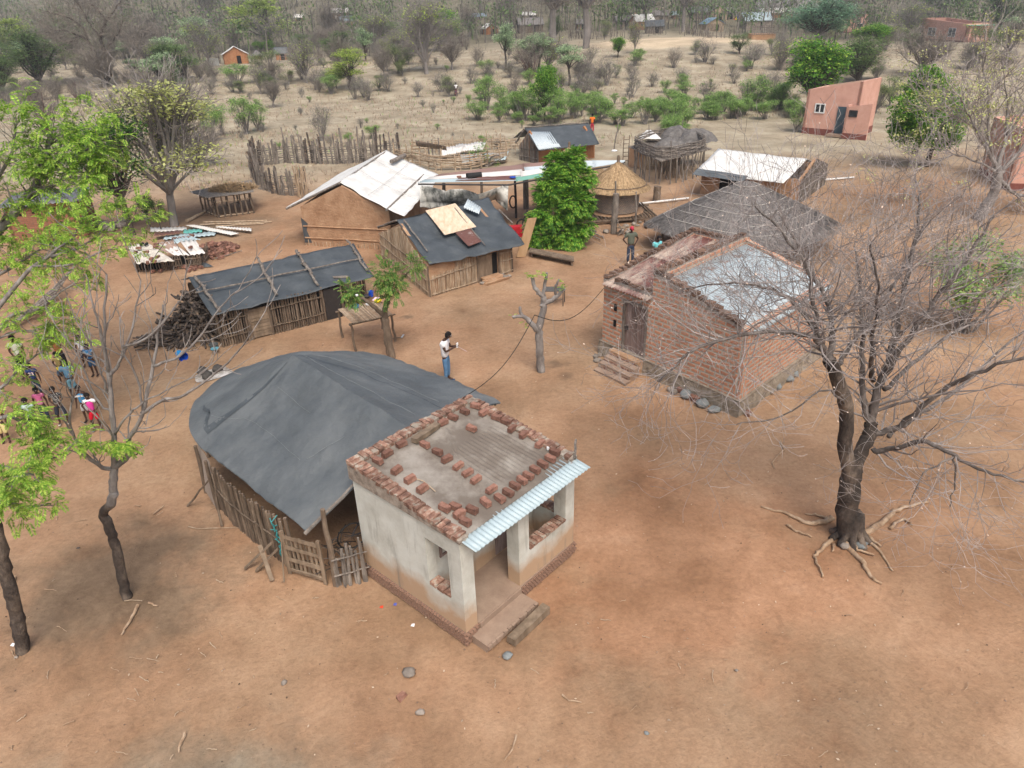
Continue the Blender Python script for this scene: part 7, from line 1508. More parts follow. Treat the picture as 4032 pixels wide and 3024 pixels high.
TL = [
 ('dark', 165, 340, 215, 250, 'broad dark olive-green tree left of the huge bare one'), ('dark', 15, 290, 120, 130, 'dark green tree cut by the left edge near the top'),
 ('yellow', 1045, 190, 185, 255, 'big round yellow-green tree above the brown mud hut'), ('bare', 589, 160, 105, 140, 'round grey-brown bare tree right of the huge bare one'), ('tall', 487, 120, 240, 190, 'massive grey trunk tree at the top left'),
 ('sparse', 816, 100, 150, 160, 'tall thinly leaved tree in the far wood left of the big yellow-green one'), ('sparse', 825, 262, 180, 140, 'flat-topped thin tree just left of the brown mud hut'), ('dark', 703, 375, 115, 78, 'upright dark green shrub alone in the scrub at upper left'),
 ('bush', 835, 556, 165, 90, 'green shrub on two stems left of the kraal, nearer one'), ('bush', 878, 530, 130, 70, 'narrower green shrub close right of the two-stemmed one'), ('bush', 971, 528, 150, 110, 'loose green shrub left of its twin beyond the kraal'), ('bush', 1022, 512, 115, 80, 'smaller right twin of the loose green shrubs beyond the kraal'),
 ('greybush', 1266, 552, 135, 95, 'bare grey shrub with green base leaves behind the kraal'), ('olive', 1063, 320, 120, 150, 'yellowish spreading shrub below the brown mud hut'), ('sparse', 1209, 328, 170, 150, 'yellow budding tree right of the brown mud hut'), ('bush', 935, 330, 85, 115, 'dull green shrub left of the yellowish spreading one'),
 ('green', 1062, 212, 50, 48, 'small bright green tree right behind the brown mud hut'), ('green', 1022, 212, 50, 45, 'small green tree immediately behind the tiny round hut'), ('yellow', 1379, 352, 158, 160, 'round yellow-green acacia alone in the dry field'), ('yellow', 1325, 348, 90, 80, 'smaller yellow-green acacia left of the round one in the field'),
 ('green', 1436, 172, 106, 92, 'round vivid green tree among the far huts'), ('bare', 1313, 186, 150, 130, 'dark dense bare tree left of the vivid green one'), ('sparse', 1680, 290, 260, 220, 'large greyish tree with yellow buds in the middle distance'), ('olive', 1572, 288, 115, 130, 'grey-green shrub left of the large greyish budding tree'),
 ('bare', 1781, 274, 120, 110, 'small bare tree right of the large greyish budding tree'), ('bare', 1847, 145, 108, 95, 'neat round bare tree in front of the white tent'), ('pale', 1993, 274, 170, 112, 'slender pale silvery-green tree below the far huts'), ('redbush', 2085, 306, 150, 130, 'bare shrub with reddish upright stems right of the pale slender tree'),
 ('green', 2145, 478, 218, 115, 'tall bright green leafy tree among the field shrubs'), ('pale', 2240, 338, 155, 130, 'pale green tree right behind the tall bright one'), ('greybush', 2287, 336, 108, 90, 'grey shrub beside the pale green tree'), ('greybush', 2388, 336, 110, 110, 'wide grey-green shrub farther right of the pale green tree'),
 ('bush', 1917, 432, 138, 95, 'leftmost tall green shrub of the row across the field'), ('bush', 1977, 422, 90, 70, 'smaller green shrub right of the leftmost tall one'), ('bush', 1844, 406, 38, 25, 'tiny green shrub just left of the shrub row'), ('bush', 2060, 476, 135, 110, 'broad multi-stemmed green shrub left of the tall bright tree'),
 ('bush', 2190, 482, 140, 105, 'bushy green shrub immediately right of the tall bright tree'), ('bush', 2249, 453, 105, 62, 'narrow green shrub second right of the tall bright tree'), ('bush', 2290, 456, 92, 50, 'thin green shrub third right of the tall bright tree'), ('bush', 2357, 483, 122, 95, 'round green shrub directly behind the person in orange'),
 ('bush', 2540, 486, 112, 85, 'green shrub behind the lone forked post'), ('bush', 2616, 476, 92, 60, 'slim green shrub behind the raised platform'), ('bush', 2660, 502, 120, 95, 'green shrub rising behind the grey heaps of the platform'), ('greybush', 2490, 384, 98, 62, 'upright grey-green shrub alone above the lone forked post'),
 ('tall', 2306, 190, 270, 230, 'tall bare tree with straight thick trunk in front of the brush kraal'), ('tall', 2178, 168, 230, 220, 'massive bare tree with a cluster of trunks beside the long thatched hut'), ('green', 2433, 226, 78, 62, 'small green tree on the pale mound'), ('sparse', 2496, 212, 130, 70, 'thin yellow-green tree in front of the white-roofed hut'),
 ('green', 2534, 64, 100, 135, 'vivid green tree at the top above the white tent roof'), ('bare', 1996, 100, 110, 110, 'dark bare tree behind the small far huts'), ('sparse', 2010, 110, 75, 60, 'small yellow-budded tree above the pale slender tree'), ('bush', 1471, 546, 62, 60, 'young bright shrub just behind the kraal'),
 ('bush', 2686, 358, 70, 50, 'young slim shrub on the open slope near the foot path'), ('tall', 2689, 124, 170, 110, 'bare tree with single tall pale trunk by the far dirt yard'), ('blue', 3220, 176, 170, 255, 'broad blue-green tree in front of the half hidden pink house'), ('green', 3183, 446, 285, 240, 'large bright green tree left of the pink toilet block'),
 ('bush', 2961, 432, 135, 120, 'dark green shrub left of the large bright green tree'), ('bush', 3075, 428, 125, 110, 'dark green shrub at the foot of the large bright tree'), ('bush', 2847, 446, 92, 85, 'green shrub farther left in the shrub belt'), ('bush', 3138, 516, 110, 75, 'shrub touching the left side of the pink toilet block'), ('olive', 3300, 470, 140, 130, 'grey-green shrub mass behind the pink toilet block'),
 ('dark', 3565, 154, 130, 115, 'rounded dark green tree left of the top right pink house'), ('green', 3417, 212, 115, 130, 'low green tree below the half hidden pink house'), ('olive', 3382, 280, 130, 130, 'grey-green tangled tree on the slope right of the blue-green one'), ('bare', 3619, 302, 165, 230, 'wide bare tree below the top right pink house'),
 ('green', 3700, 62, 90, 150, 'vivid green tree at the very top right'), ('dark', 3930, 128, 160, 130, 'tall green tree right of the top right pink house'), ('bare', 3315, 128, 160, 150, 'dark heavy-limbed bare tree behind the blue-green one'),
 ('olive', 3448, 446, 125, 105, 'grey-green shrub right behind the pink toilet block'), ('olive', 3500, 420, 120, 110, 'scrubby shrub left of the round vivid tree'), ('greybush', 2955, 272, 92, 100, 'grey shrub below the stick roof frame'), ('dark', 2910, 212, 80, 80, 'small dark green tree by the far kraal corner'), ('greybush', 2777, 246, 90, 100, 'grey-green shrub on the bank below the small tin hut'),
 ('greybush', 3075, 215, 90, 60, 'thin grey shrub left under the blue-green tree'), ('olive', 3850, 250, 140, 150, 'shrubby olive tree behind the yellow-flowered right tree'), ('bare', 3960, 240, 150, 130, 'bare tree near the upper right edge'), ('redbush', 190, 520, 190, 160, 'reddish bare shrub behind the left yellow-green crown'),
 ('flower', 688, 888, 560, 450, 'wide bare-branched tree with pale yellow-green flower clusters at left'), ('neemd', 525, 925, 470, 310, 'darker green tree leaning beside the yellow-flowered one'), ('neemd', 636, 905, 140, 62, 'small dense green sapling wrapped in sticks beside the yellow-flowered tree'), ('bare', 780, 655, 170, 240, 'heap-like tangle of bare twigs right of the yellow-flowered tree'),
 ('neemd', 590, 890, 130, 70, 'young green tree on a thin stem between the two left trees'), ('bush', 3790, 1300, 430, 330, 'thin-leaved green tree behind the big bare tree at the right edge')]
R = random.Random(71); bh = W(410, 332); tH = empty('twisted_bare_tree', bh, 'huge dark bare tree with two twisted trunks at upper left', 'tree')
m = MB(); cm = MB(); tips = []; z1_ = lambda x, y: (x / 1.58, y / 1.58)
for l, r0, r1 in (([(645, 520, 0), (625, 420, 0), (590, 330, 0), (545, 250, 0), (490, 225, .5), (430, 270, 1)], .38, .10), ([(655, 515, 0), (685, 440, 0), (650, 340, 0), (625, 230, 0), (655, 140, 0), (610, 60, 0), (560, 20, 0)], .34, .10), ([(545, 250, 0), (520, 180, 0), (450, 120, 0), (360, 90, .5), (280, 70, 1)], .16, .05), ([(545, 250, 0), (420, 190, 0), (330, 200, 1), (280, 200, 1)], .14, .04), ([(650, 330, 0), (700, 260, -.5), (740, 200, -1), (760, 130, -1)], .14, .04), ([(655, 140, 0), (720, 60, 0), (760, -20, 0)], .14, .05), ([(625, 230, 0), (560, 150, 0), (500, 40, 0), (460, -20, 0)], .13, .05)):
    q, rs = limb(m, [Qp(*z1_(x, y), bh, dy) for x, y, dy in l], r0, r1, 7, 4, R, .12)
    for k in range(5, len(q)):
        for c in range(6): twigs(cm, q[k], rdir(R, (q[k] - q[k - 1]).normalized(), .5, 1.5), R.uniform(1.6, 3.4), .035, 2, R, tips, .03, .22, 3, (.4, 1.1), 3, 3, .014)
part(m, 'trunk', BARK, tH, True); part(cm, 'crown', TWIGD, tH)
for st, x, y, h_, w_, lb in TL: tpx(st, x, y, h_, w_, lb)
R = random.Random(8); bv = W(3645, 656); tV = empty('round_green_tree', bv, 'round vivid green tree on open ground at right', 'tree')
m = MB(); limb(m, [bv - Z1 * .1, bv + V((.1, 0, 1)), bv + V((.35, 0, 2.2)), bv + V((.3, .1, 3.6))], .19, .1, 9, 4, R)
cm = MB()
for x, y, r_, dy in ((3640, 400, 1.5, 0), (3580, 430, 1.2, -.5), (3710, 420, 1.25, .3), (3650, 330, 1.1, 0), (3560, 490, 1.0, .3), (3740, 490, 1.0, -.3), (3620, 520, 1.1, -.6), (3700, 540, .95, .2), (3690, 350, .9, .4), (3600, 370, .9, .2), (3540, 520, .7, 0), (3765, 440, .7, 0), (3655, 300, .7, 0), (3750, 545, .6, 0), (3640, 460, 1.3, -1.0)):
    c0 = Qp(x, y, bv, dy); limb(m, [bv + V((.3, 0, 2.4)), lerp(bv + V((.3, 0, 2.6)), c0, .6), c0], .06, .015, 5, 3, R)
    for k in range(int(620 * r_ * r_ + 120)):
        d = V((R.gauss(0, 1), R.gauss(0, 1), R.gauss(0, 1))).normalized(); p = c0 + d * r_ * (.4 + .6 * R.random() ** .5) * (1 + .5 * nz(d.x * 2.5 + x, d.y * 2.5, d.z * 2.5))
        for _ in range(2): quadleaf(cm, p + V((R.gauss(0, .08), R.gauss(0, .08), R.gauss(0, .06))), None, R.uniform(.12, .26), R, .5)
part(m, 'trunk', BARK, tV, True); part(cm, 'crown', L_TREE, tV)
# second stem beside round vivid tree
m = MB(); p = W(3600, 604); limb(m, [p, p + V((.1, 0, 1.0)), p + V((.3, .1, 2.4))], .26, .2, 9, 4, R); thing(m, 'dead_tree', BARK, 'thick dark stem standing behind the round vivid tree trunk', 'dead tree', smooth=True)
# right-edge bare tree with yellow-green flower clusters
R = random.Random(44); b9 = W(3850, 860); tR = empty('right_flowering_tree', b9, 'leaning bare tree with pale yellow flower clusters at the right edge', 'tree')
zr3 = lambda x, y: (3000 + x / 2.074, 500 + y / 2.074)
m = MB(); limb(m, [b9 - Z1 * .1] + [Qp(*zr3(x, y), b9) for x, y in ((1850, 620), (1900, 530), (1925, 420), (1920, 320))], .30, .2, 10, 4, R, .03)
cm = MB(); fm = MB(); tips = []
for l, r0, r1 in (([(1920, 330, 0), (1990, 100, .5), (2010, -150, 1), (1980, -400, 1.2)], .12, .02), ([(1925, 420, 0), (1990, 330, .4), (2140, 150, 1), (2300, -100, 1.5)], .12, .03), ([(1920, 330, 0), (1800, 120, -.3), (1700, -80, -.5), (1620, -250, -.6)], .10, .02), ([(1925, 380, 0), (1750, 280, -.5), (1560, 230, -.9), (1420, 300, -1.2)], .07, .015), ([(1925, 350, 0), (1850, 60, 0), (1850, -250, .2), (1800, -500, .5)], .09, .02), ([(1950, 430, 0), (2060, 540, .2), (2250, 560, .4), (2400, 450, .5)], .12, .03), ([(1920, 330, 0), (1780, 40, .6), (1560, -100, 1), (1400, -180, 1.4)], .07, .015), ([(2000, 60, .5), (2130, -120, .8), (2200, -400, 1)], .07, .02)):
    q, rs = limb(m, [Qp(*zr3(x, y), b9, dy) for x, y, dy in l], r0, r1, 7, 4, R, .04)
    for k in range(3, len(q)):
        for c in range(2): twigs(cm, q[k], rdir(R, (q[k] - q[k - 1]).normalized(), .4, 1.0), R.uniform(1.0, 2.0), max(.02, rs[k] * .4), 2, R, tips, .12, .18, 3, (.35, .8), 4, 4, .011)
part(m, 'trunk', BARKG, tR, True); part(cm, 'crown', TWIG, tR)
for p, d in tips:
    if R.random() < .17:
        for k in range(22): quadleaf(fm, p + V((R.gauss(0, .22), R.gauss(0, .22), R.gauss(0, .09))), None, R.uniform(.07, .15), R, .7)
part(fm, 'flower_clusters', L_YELP, tR)
# ---- scattered scrub, one object each
SR = random.Random(2024)
def clear(p):
    for (x, y, r_) in ((26, 66, 9), (11, 35, 7), (3, 40, 8), (12, 50, 6), (5, 56, 5), (-7, 40, 8), (15, 45, 6), (32, 56, 7), (29, 133, 12)):
        if (p.x - x) ** 2 + (p.y - y) ** 2 < r_ * r_: return False
    return True
fieldL = [('bush', 'small green shrub in the dry grass field', 'small shrubs of the dry field'), ('greybush', 'small grey shrub in the dry grass field', 'small grey shrubs of the dry field')]
for k in range(70):
    px, py = SR.uniform(500, 3100), SR.uniform(300, 590); p = W(px, py)
    if p.y < 62 or not clear(p): continue
    st, lb, gp = fieldL[k % 2]; h_ = SR.uniform(.4, 1.2); tree(st, p, h_, h_ * SR.uniform(.6, 1.0), lb, gp, 'shrub')
for k in range(120):     # shrubs and small trees spread through the dry field
    px, py = SR.uniform(420, 3500), SR.uniform(215, 400); p = W(px, py)
    if p.y < 66 or not clear(p) or p.y > 150: continue
    st = SR.choice(['bush', 'greybush', 'olive', 'sparse', 'bush', 'barebush', 'greybush']); h_ = SR.uniform(1.0, 2.9); w_ = h_ * SR.uniform(.7, 1.25); sx, sy = px, py; s_ = pxm(p)
    if any(abs(px - f[0]) < (f[2] + w_ * s_) / 2 and py - h_ * s_ < f[1] - 4 and py > f[1] - f[3] for f in FH + [(3770, 162, 270, 110)]): continue
    tree(st, p, h_, w_, dict(bush='middling green', greybush='middling grey', olive='middling olive-green', sparse='middling yellowish', barebush='middling leafless')[st] + ' shrub standing in the dry field between compound and far huts', 'middling field shrubs, ' + st, 'shrub')
for k in range(120):     # lush low shrubs near the platform
    px, py = (SR.uniform(2620, 3160), SR.uniform(410, 545)) if k < 80 else (SR.uniform(1880, 2700), SR.uniform(400, 500)); p = W(px, py)
    if not clear(p): continue
    h_ = SR.uniform(.9, 2.3); tree('bush', p, h_, h_ * SR.uniform(.8, 1.3), *(('leafy green bush in the thicket between the raised platform and the pink toilet block', 'bushes of the green thicket') if k < 80 else ('leafy green bush in the shrub belt beyond the black-roofed hut', 'bushes of the shrub belt')), 'bush')
MIX = ['bare'] * 6 + ['barebush'] * 5 + ['olive'] * 5 + ['sparse'] * 5 + ['greybush'] * 5 + ['dark'] * 3 + ['pale'] * 2 + ['redbush'] * 2
lab2 = dict(bare='grey leafless tree in the scrub woodland round the far huts', barebush='grey leafless shrub in the scrub woodland round the far huts', olive='olive-green shrub in the scrub woodland round the far huts', sparse='thinly leaved yellowish tree in the scrub woodland', greybush='grey-green shrub in the scrub woodland round the far huts', dark='dark green tree in the scrub woodland round the far huts', pale='pale green tree in the scrub woodland round the far huts', redbush='reddish-stemmed bare shrub in the scrub woodland')
huts = [W(f[0], f[1]) for f in FH] + [W(*za(1680, 250)), W(*zr(1650, 310))]
def prj(p):
    v = p - V((0, 0, CH)); d = v.dot(CF); return 2016 + FP * v.dot(CR) / d, 1512 - FP * v.dot(CU) / d
HB = [(f[0], f[1], f[2], f[3]) for f in FH] + [(3770, 162, 270, 110), (3380, 128, 90, 75), (3005, 156, 100, 46), (2498, 74, 40, 26)]
n_ = 0
while n_ < 285:
    y = SR.uniform(96, 185); x = SR.uniform(-1, 1) * (y * .78 + 6); p = V((x, y, terr(x, y)))
    if -14 < x < 58 and 116 < y < 150 and SR.random() < .93: continue
    if -25 < x < 30 and y < 112 and SR.random() < .85: continue
    if x > 0 and y < 108 and SR.random() < .5: continue
    bad = False
    for h in huts:
        dx = abs(p.x - h.x * p.y / h.y); 
        if dx < 4.2 and -9 < h.y - p.y < 22: bad = True; break
        if dx < 3.5 and -6 < p.y - h.y < 0: bad = True; break
    st = SR.choice(MIX); tall = st in ('bare', 'sparse', 'dark', 'pale'); h_ = SR.uniform(3, 6.5) if tall else SR.uniform(1.3, 3.0)
    if y > 150: h_ *= 1.35
    w_ = h_ * SR.uniform(.7, 1.15); sx, sy = prj(p); s_ = pxm(p)
    for (hx, hy, hw, hh) in HB:
        if abs(sx - hx) < (hw + w_ * s_) / 2 and sy - h_ * s_ < hy - 4 and sy > hy - hh * .6: bad = True
    if bad: continue
    tree(st, p, h_, w_, lab2[st], lab2[st] + ' group' if False else 'scrub woodland, ' + st.replace('barebush', 'leafless shrubs').replace('greybush', 'grey-green shrubs').replace('redbush', 'red-stemmed shrubs').replace('bare', 'leafless trees').replace('olive', 'olive shrubs').replace('sparse', 'budding trees').replace('dark', 'dark trees').replace('pale', 'pale trees'))
    n_ += 1
for k in range(75):
    y = SR.uniform(148, 190); x = SR.uniform(-1, 1) * (y * .78 + 6); p = V((x, y, terr(x, y))); st = SR.choice(['dark', 'olive', 'sparse', 'bare', 'bare', 'yellow', 'green', 'dark']); h_ = SR.uniform(5, 10); w_ = h_ * SR.uniform(.8, 1.2); sx, sy = prj(p); s_ = pxm(p)
    if any(abs(sx - hx) < (hw + w_ * s_) / 2 and sy - h_ * s_ < hy - 4 and sy > hy - hh * .6 for hx, hy, hw, hh in HB): continue
    tree(st, p, h_, w_, 'large ' + dict(dark='dark green', olive='olive-green', sparse='thinly leaved', bare='leafless', yellow='yellow-green', green='bright green')[st] + ' tree in the wood at the foot of the far hills', 'large trees of the far wood, ' + st, 'tree')
# ---- far-off wood that reads as one mass
def far_wood(name, mat, n, seed, hl, hh, y0, y1, leaf):
    R = random.Random(seed); mb = MB()
    for k in range(n):
        y = y0 + (y1 - y0) * R.random() ** 1.3; x = R.uniform(-1, 1) * (y * .80 + 12); z = terr(x, y); h_ = R.uniform(hl, hh); w_ = h_ * R.uniform(.4, .65)
        mb.tube([(x, y, z - .3), (x + R.uniform(-.5, .5), y, z + h_ * .6)], [h_ * .025, h_ * .012], 3, False)
        c = V((x, y, z + h_ * .62)); m_ = 110 if y < 300 else 60
        for j in range(m_):
            d = V((R.gauss(0, .55), R.gauss(0, .55), R.gauss(0, .5)))
            if d.length > 1.15: d *= 1.15 / d.length
            p = c + V((d.x * w_, d.y * w_, d.z * h_ * .42)); s = h_ * (R.uniform(.03, .065) if leaf else R.uniform(.035, .09))
            e = V((R.gauss(0, 1), R.gauss(0, 1), R.gauss(0, 1) + .5)).normalized(); f = fr(e)[0] * s * (.75 if leaf else .28)
            mb.face([p - e * s, p + f, p + e * s, p - f] if leaf else [p - e * s - f * .4, p + e * s, p - e * s + f * .4])
    o = mb.build(name, mat); tag(o, kind='stuff')
FWD = M('far_wood_twigs', [(.3, (.085, .078, .065)), (.7, (.19, .175, .15))], 2, 3, .95, 0, isl=.35)
far_wood('far_wood', FWD, 1900, 1, 5, 11, 178, 520, False)
far_wood('far_green_wood', L_DARK, 900, 2, 4, 9, 180, 520, True)
far_wood('far_undergrowth', M('far_brush', [(.3, (.10, .092, .075)), (.7, (.20, .18, .15))], 2, 3, .95, 0, isl=.3), 2600, 3, 1.5, 4, 150, 420, False)
# ---- dry grass
R = random.Random(6); mb = MB(); g2 = MB()
for k in range(44000):
    y = 50 + 95 * R.random() ** 1.25; x = R.uniform(-1, 1) * (y * .78 + 4)
    if y < 62 and (x > 8 or -20 < x < 8 and R.random() < .6): continue
    if not clear(V((x, y, 0))): continue
    if nz(x, y, 0, .09) + .5 * nz(x, y, 5, .3) < R.uniform(-.5, .25): continue
    z = terr(x, y); h_ = R.uniform(.08, .46); t = g2 if R.random() < .10 else mb
    for j in range(3):
        a = R.uniform(0, 2 * PI); d = V((math.cos(a), math.sin(a), 0)); s = V((-d.y, d.x, 0)) * R.uniform(.012, .03); b = V((x, y, z - .03)) + d * R.uniform(0, .12)
        t.face([b - s, b + s, b + d * R.uniform(.05, .25) + Z1 * h_ * R.uniform(.6, 1.2)])
o = mb.build('dry_grass', M('dry_straw', [(.3, (.26, .19, .13)), (.6, (.40, .31, .23)), (.8, (.50, .42, .33))], 1, 2, .95, 0, isl=.35)); tag(o, kind='stuff')
o = g2.build('green_sprouts', L_BUSH); tag(o, kind='stuff')
mb = MB()
for k in range(1500):      # dry leaves and chips scattered round the compound
    x, y = R.uniform(-20, 28), R.uniform(6, 52); p = V((x * max(.4, y / 40), y, .03 * nz(x, y, 0, .35) + .01)); quadleaf(mb, p + Z1 * .01, V((R.gauss(0, 1), R.gauss(0, 1), .1)).normalized(), R.uniform(.03, .07), R, .5)
o = mb.build('leaf_litter', M('fallen_leaves', [(.3, (.30, .22, .15)), (.7, (.55, .45, .34))], 2, 2, .95, 0, isl=.4)); tag(o, kind='stuff')

# ---- dusty air
def haze():
    m = bpy.data.materials.new('haze_air'); m.use_nodes = True; nt = m.node_tree; nt.nodes.remove(nt.nodes['Principled BSDF'])
    v = nt.nodes.new('ShaderNodeVolumePrincipled'); v.inputs['Color'].default_value = (.80, .88, .97, 1); v.inputs['Density'].default_value = .00045; v.inputs['Anisotropy'].default_value = 0
    nt.links.new(v.outputs[0], nt.nodes['Material Output'].inputs['Volume'])
    mb = MB(); mb.box((0, 440, 39), (2600, 0, 0), (0, 960, 0), (0, 0, 82)); o = mb.build('haze', m); tag(o, kind='stuff')
haze()
# ================================================================ people
def skinmesh(name, verts, edges, radii, mat, parent, sub=1, root=0):
    me = bpy.data.meshes.new(name); me.from_pydata([tuple(v) for v in verts], edges, []); me.materials.append(mat)
    o = bpy.data.objects.new(name, me); col.objects.link(o); o.parent = parent
    md = o.modifiers.new('skin', 'SKIN'); md.use_smooth_shade = True
    if me.skin_vertices:
        for i, r in enumerate(radii):
            s = me.skin_vertices[0].data[i]; s.radius = r if isinstance(r, tuple) else (r, r); s.use_root = (i == root)
    ss = o.modifiers.new('sub', 'SUBSURF'); ss.levels = sub; ss.render_levels = sub
    return o
ARMS = dict(down=((.135, -.01, .64), (.15, .03, .49)), hips=((.20, -.04, .66), (.115, .03, .56)), crossed=((.135, .04, .655), (-.035, .105, .665)), head=((.19, .03, .93), (.075, -.02, 1.0)), phone=((.12, .06, .655), (.035, .19, .72)), front=((.135, .01, .65), (.04, .115, .585)), back=((.14, -.05, .64), (.06, -.09, .55)))
def person(px, py, H, face, label, shirt, pants, arms='down', pl=1.0, sleeve=.55, hair=HAIR, head=1.0, bow=0.0, cap=None, feet=None, stance=.05, stride=0.0, group=None, hem=0.0, wide=1.0, shirtlen=.0, lean=0.0):
    b = W(px, py); r = empty('person', b, label, 'person', group); r.rotation_euler = (0, 0, face)   # face 0 looks towards -Y
    S = lambda x, y, z: V((x * H, -(y + lean * z) * H, z * H))       # local forward is -Y
    al = ARMS[arms] if isinstance(arms, str) else arms
    k = head
    V_ = [S(0, 0, .53), S(0, .0, .62), S(0, 0, .73), S(0, -.005, .80), S(0, -.003 + bow * .03, .855), S(0, .012 + bow * .07, .895 - bow * .01), S(0, .012 + bow * .10, .93 + .01 * (k - 1)), S(0, .008 + bow * .11, .965 + .05 * (k - 1) - bow * .01)]
    Rr = [(.068 * wide, .05), (.060 * wide, .047), (.078 * wide, .052), (.066, .045), .026, .032 * k, (.046 * k, .052 * k), (.038 * k, .044 * k)]; E_ = [(i, i + 1) for i in range(7)]
    V_.append(S(0, .066 * k + bow * .11, .922)); Rr.append(.009); E_.append((6, 8))
    for s in (-1, 1): V_.append(S(s * .052 * k, .01 + bow * .1, .928)); Rr.append(.011); E_.append((6, len(V_) - 1))
    hands = []
    for s in (-1, 1):
        i = len(V_); e, w_ = al
        if arms == 'crossed' and s == 1: w_ = (w_[0], w_[1] + .025, w_[2] + .02)
        V_ += [S(s * .098, 0, .805), S(s * e[0], e[1], e[2]), S(s * w_[0], w_[1], w_[2])]; Rr += [.034, .024, .0165]; E_ += [(3, i), (i, i + 1), (i + 1, i + 2)]
        d = (V_[i + 2] - V_[i + 1]).normalized(); x, y = fr(d); pm = V_[i + 2] + d * .035 * H; V_.append(pm); Rr.append((.019, .012)); E_.append((i + 2, i + 3)); hands.append(pm + d * .03 * H)
        for f in range(4):
            o_ = x * (f - 1.5) * .0105 * H; L_ = (.036, .042, .040, .031)[f] * H; V_ += [pm + d * .018 * H + o_, pm + d * (.018 * H + L_ * .55) + o_ * 1.1 + y * .004 * H, pm + d * (.018 * H + L_) + o_ * 1.15 + y * .012 * H]
            n = len(V_); Rr += [.0062, .0055, .0045]; E_ += [(i + 3, n - 3), (n - 3, n - 2), (n - 2, n - 1)]
        V_ += [pm - d * .006 * H + x * .020 * H * s, pm + d * .014 * H + x * .030 * H * s]; n = len(V_); Rr += [.0065, .0052]; E_ += [(i + 3, n - 2), (n - 2, n - 1)]
    legs = []
    for s in (-1, 1):
        i = len(V_); fy = stride * s
        V_ += [S(s * .046, 0, .49), S(s * (stance + .006), fy * .6 + .012, .275), S(s * (stance + .008), fy, .055), S(s * (stance + .014), fy + .035, .022), S(s * (stance + .022), fy + .085, .018)]
        Rr += [.052, .036, .023, .024, .018]; E_ += [(0, i), (i, i + 1), (i + 1, i + 2), (i + 2, i + 3), (i + 3, i + 4)]; legs.append(i)
    Rr = [tuple(a * H for a in q) if isinstance(q, tuple) else q * H for q in Rr]
    skinmesh('body', V_, E_, Rr, SKIN, r)
    # shirt
    sv = [S(0, 0, .50 - shirtlen), V_[1], V_[2], V_[3] + Z1 * .002, lerp(V_[3], V_[4], .45)]; sr = [(.086 * wide, .070), (.080 * wide, .066), (.096 * wide, .069), (.088, .060), (.040, .036)]; se = [(0, 1), (1, 2), (2, 3), (3, 4)]
    if sleeve:
        for s, i in ((-1, 11), (1, 11 + 18)):
            n = len(sv); sv += [V_[i], lerp(V_[i], V_[i + 1], min(1, sleeve))]; sr += [.052, .047]; se += [(3, n), (n, n + 1)]
            if sleeve > 1: sv.append(lerp(V_[i + 1], V_[i + 2], .85)); sr.append(.028); se.append((n + 1, n + 2))
    skinmesh('shirt', sv, se, [tuple(a * H for a in q) if isinstance(q, tuple) else q * H for q in sr], shirt, r)
    if pants:
        pv = [S(0, 0, .56), S(0, 0, .51)]; prr = [(.074 * wide, .058), (.074 * wide, .060)]; pe = [(0, 1)]
        for i in legs:
            n = len(pv); pv += [V_[i], lerp(V_[i], V_[i + 1], min(1, pl * 2 if pl < .5 else 1))]; prr += [.060, .052 if pl < .9 else .045]; pe += [(1, n), (n, n + 1)]
            if pl > .5: pv.append(lerp(V_[i + 1], V_[i + 2], (pl - .5) * 1.75)); prr.append(.036); pe.append((n + 1, n + 2))
        skinmesh('trousers' if pl > .6 else 'shorts', pv, pe, [tuple(a * H for a in q) if isinstance(q, tuple) else q * H for q in prr], pants, r)
    hc = V_[6] + V((0, .004 * H, .016 * H)); m = MB()
    def cap_(u, v):
        a = 2 * PI * u; t = PI * .56 * v; return hc + V((.055 * k * H * math.sin(t) * math.cos(a), .062 * k * H * math.sin(t) * math.sin(a) + .008 * H * math.cos(t), .060 * k * H * math.cos(t) - (.028 * H * v * (math.sin(a) > 0) if True else 0) + (.018 * H * v if math.sin(a) < 0 else 0)))
    m.grid(cap_, 16, 8); ob = m.build('cap' if cap else 'hair', cap or hair, r, True)
    if cap: m = MB(); m.tube([hc + V((0, -.045 * H, .01 * H)), hc + V((0, -.10 * H, .0))], [.04 * H, .03 * H], 10); o = m.build('cap_peak', cap, ob); o.scale = (1, 1, 1)
    for s in (-1, 1):
        m = MB(); c = V_[6] + V((s * .020 * k * H, -.050 * k * H, .006 * H)); m.grid(lambda u, v: c + V((.008 * H * math.sin(PI * v) * math.cos(2 * PI * u), .004 * H * math.sin(PI * v) * math.sin(2 * PI * u), .006 * H * math.cos(PI * v))), 8, 5); m.build('eye', EYE, r, True)
    m = MB(); c = V_[5] + V((0, -.040 * k * H, .006 * H)); m.box(c, V((.03 * H, 0, 0)), V((0, .008 * H, 0)), Z1 * .006 * H, .001); m.build('mouth', flat('lips', (.09, .03, .025)) if 'lips' not in MATS else MATS['lips'], r)
    if feet:
        for i in legs:
            m = MB(); a, c = V_[i + 3], V_[i + 4]; m.box((a + c) / 2 + V((0, .008 * H, -.012 * H)), V((.045 * H, 0, 0)), V((0, .13 * H, 0)), Z1 * .016 * H, .003); m.build('sandal', feet, r)
    return r, hands, S
def cloth(name, c, var=.1, rough=.9): return M(name, [(.3, tuple(x * (1 - var) for x in c)), (.7, tuple(min(1, x * (1 + var)) for x in c))], 5, 4, rough, .35, 12, bd=.01)
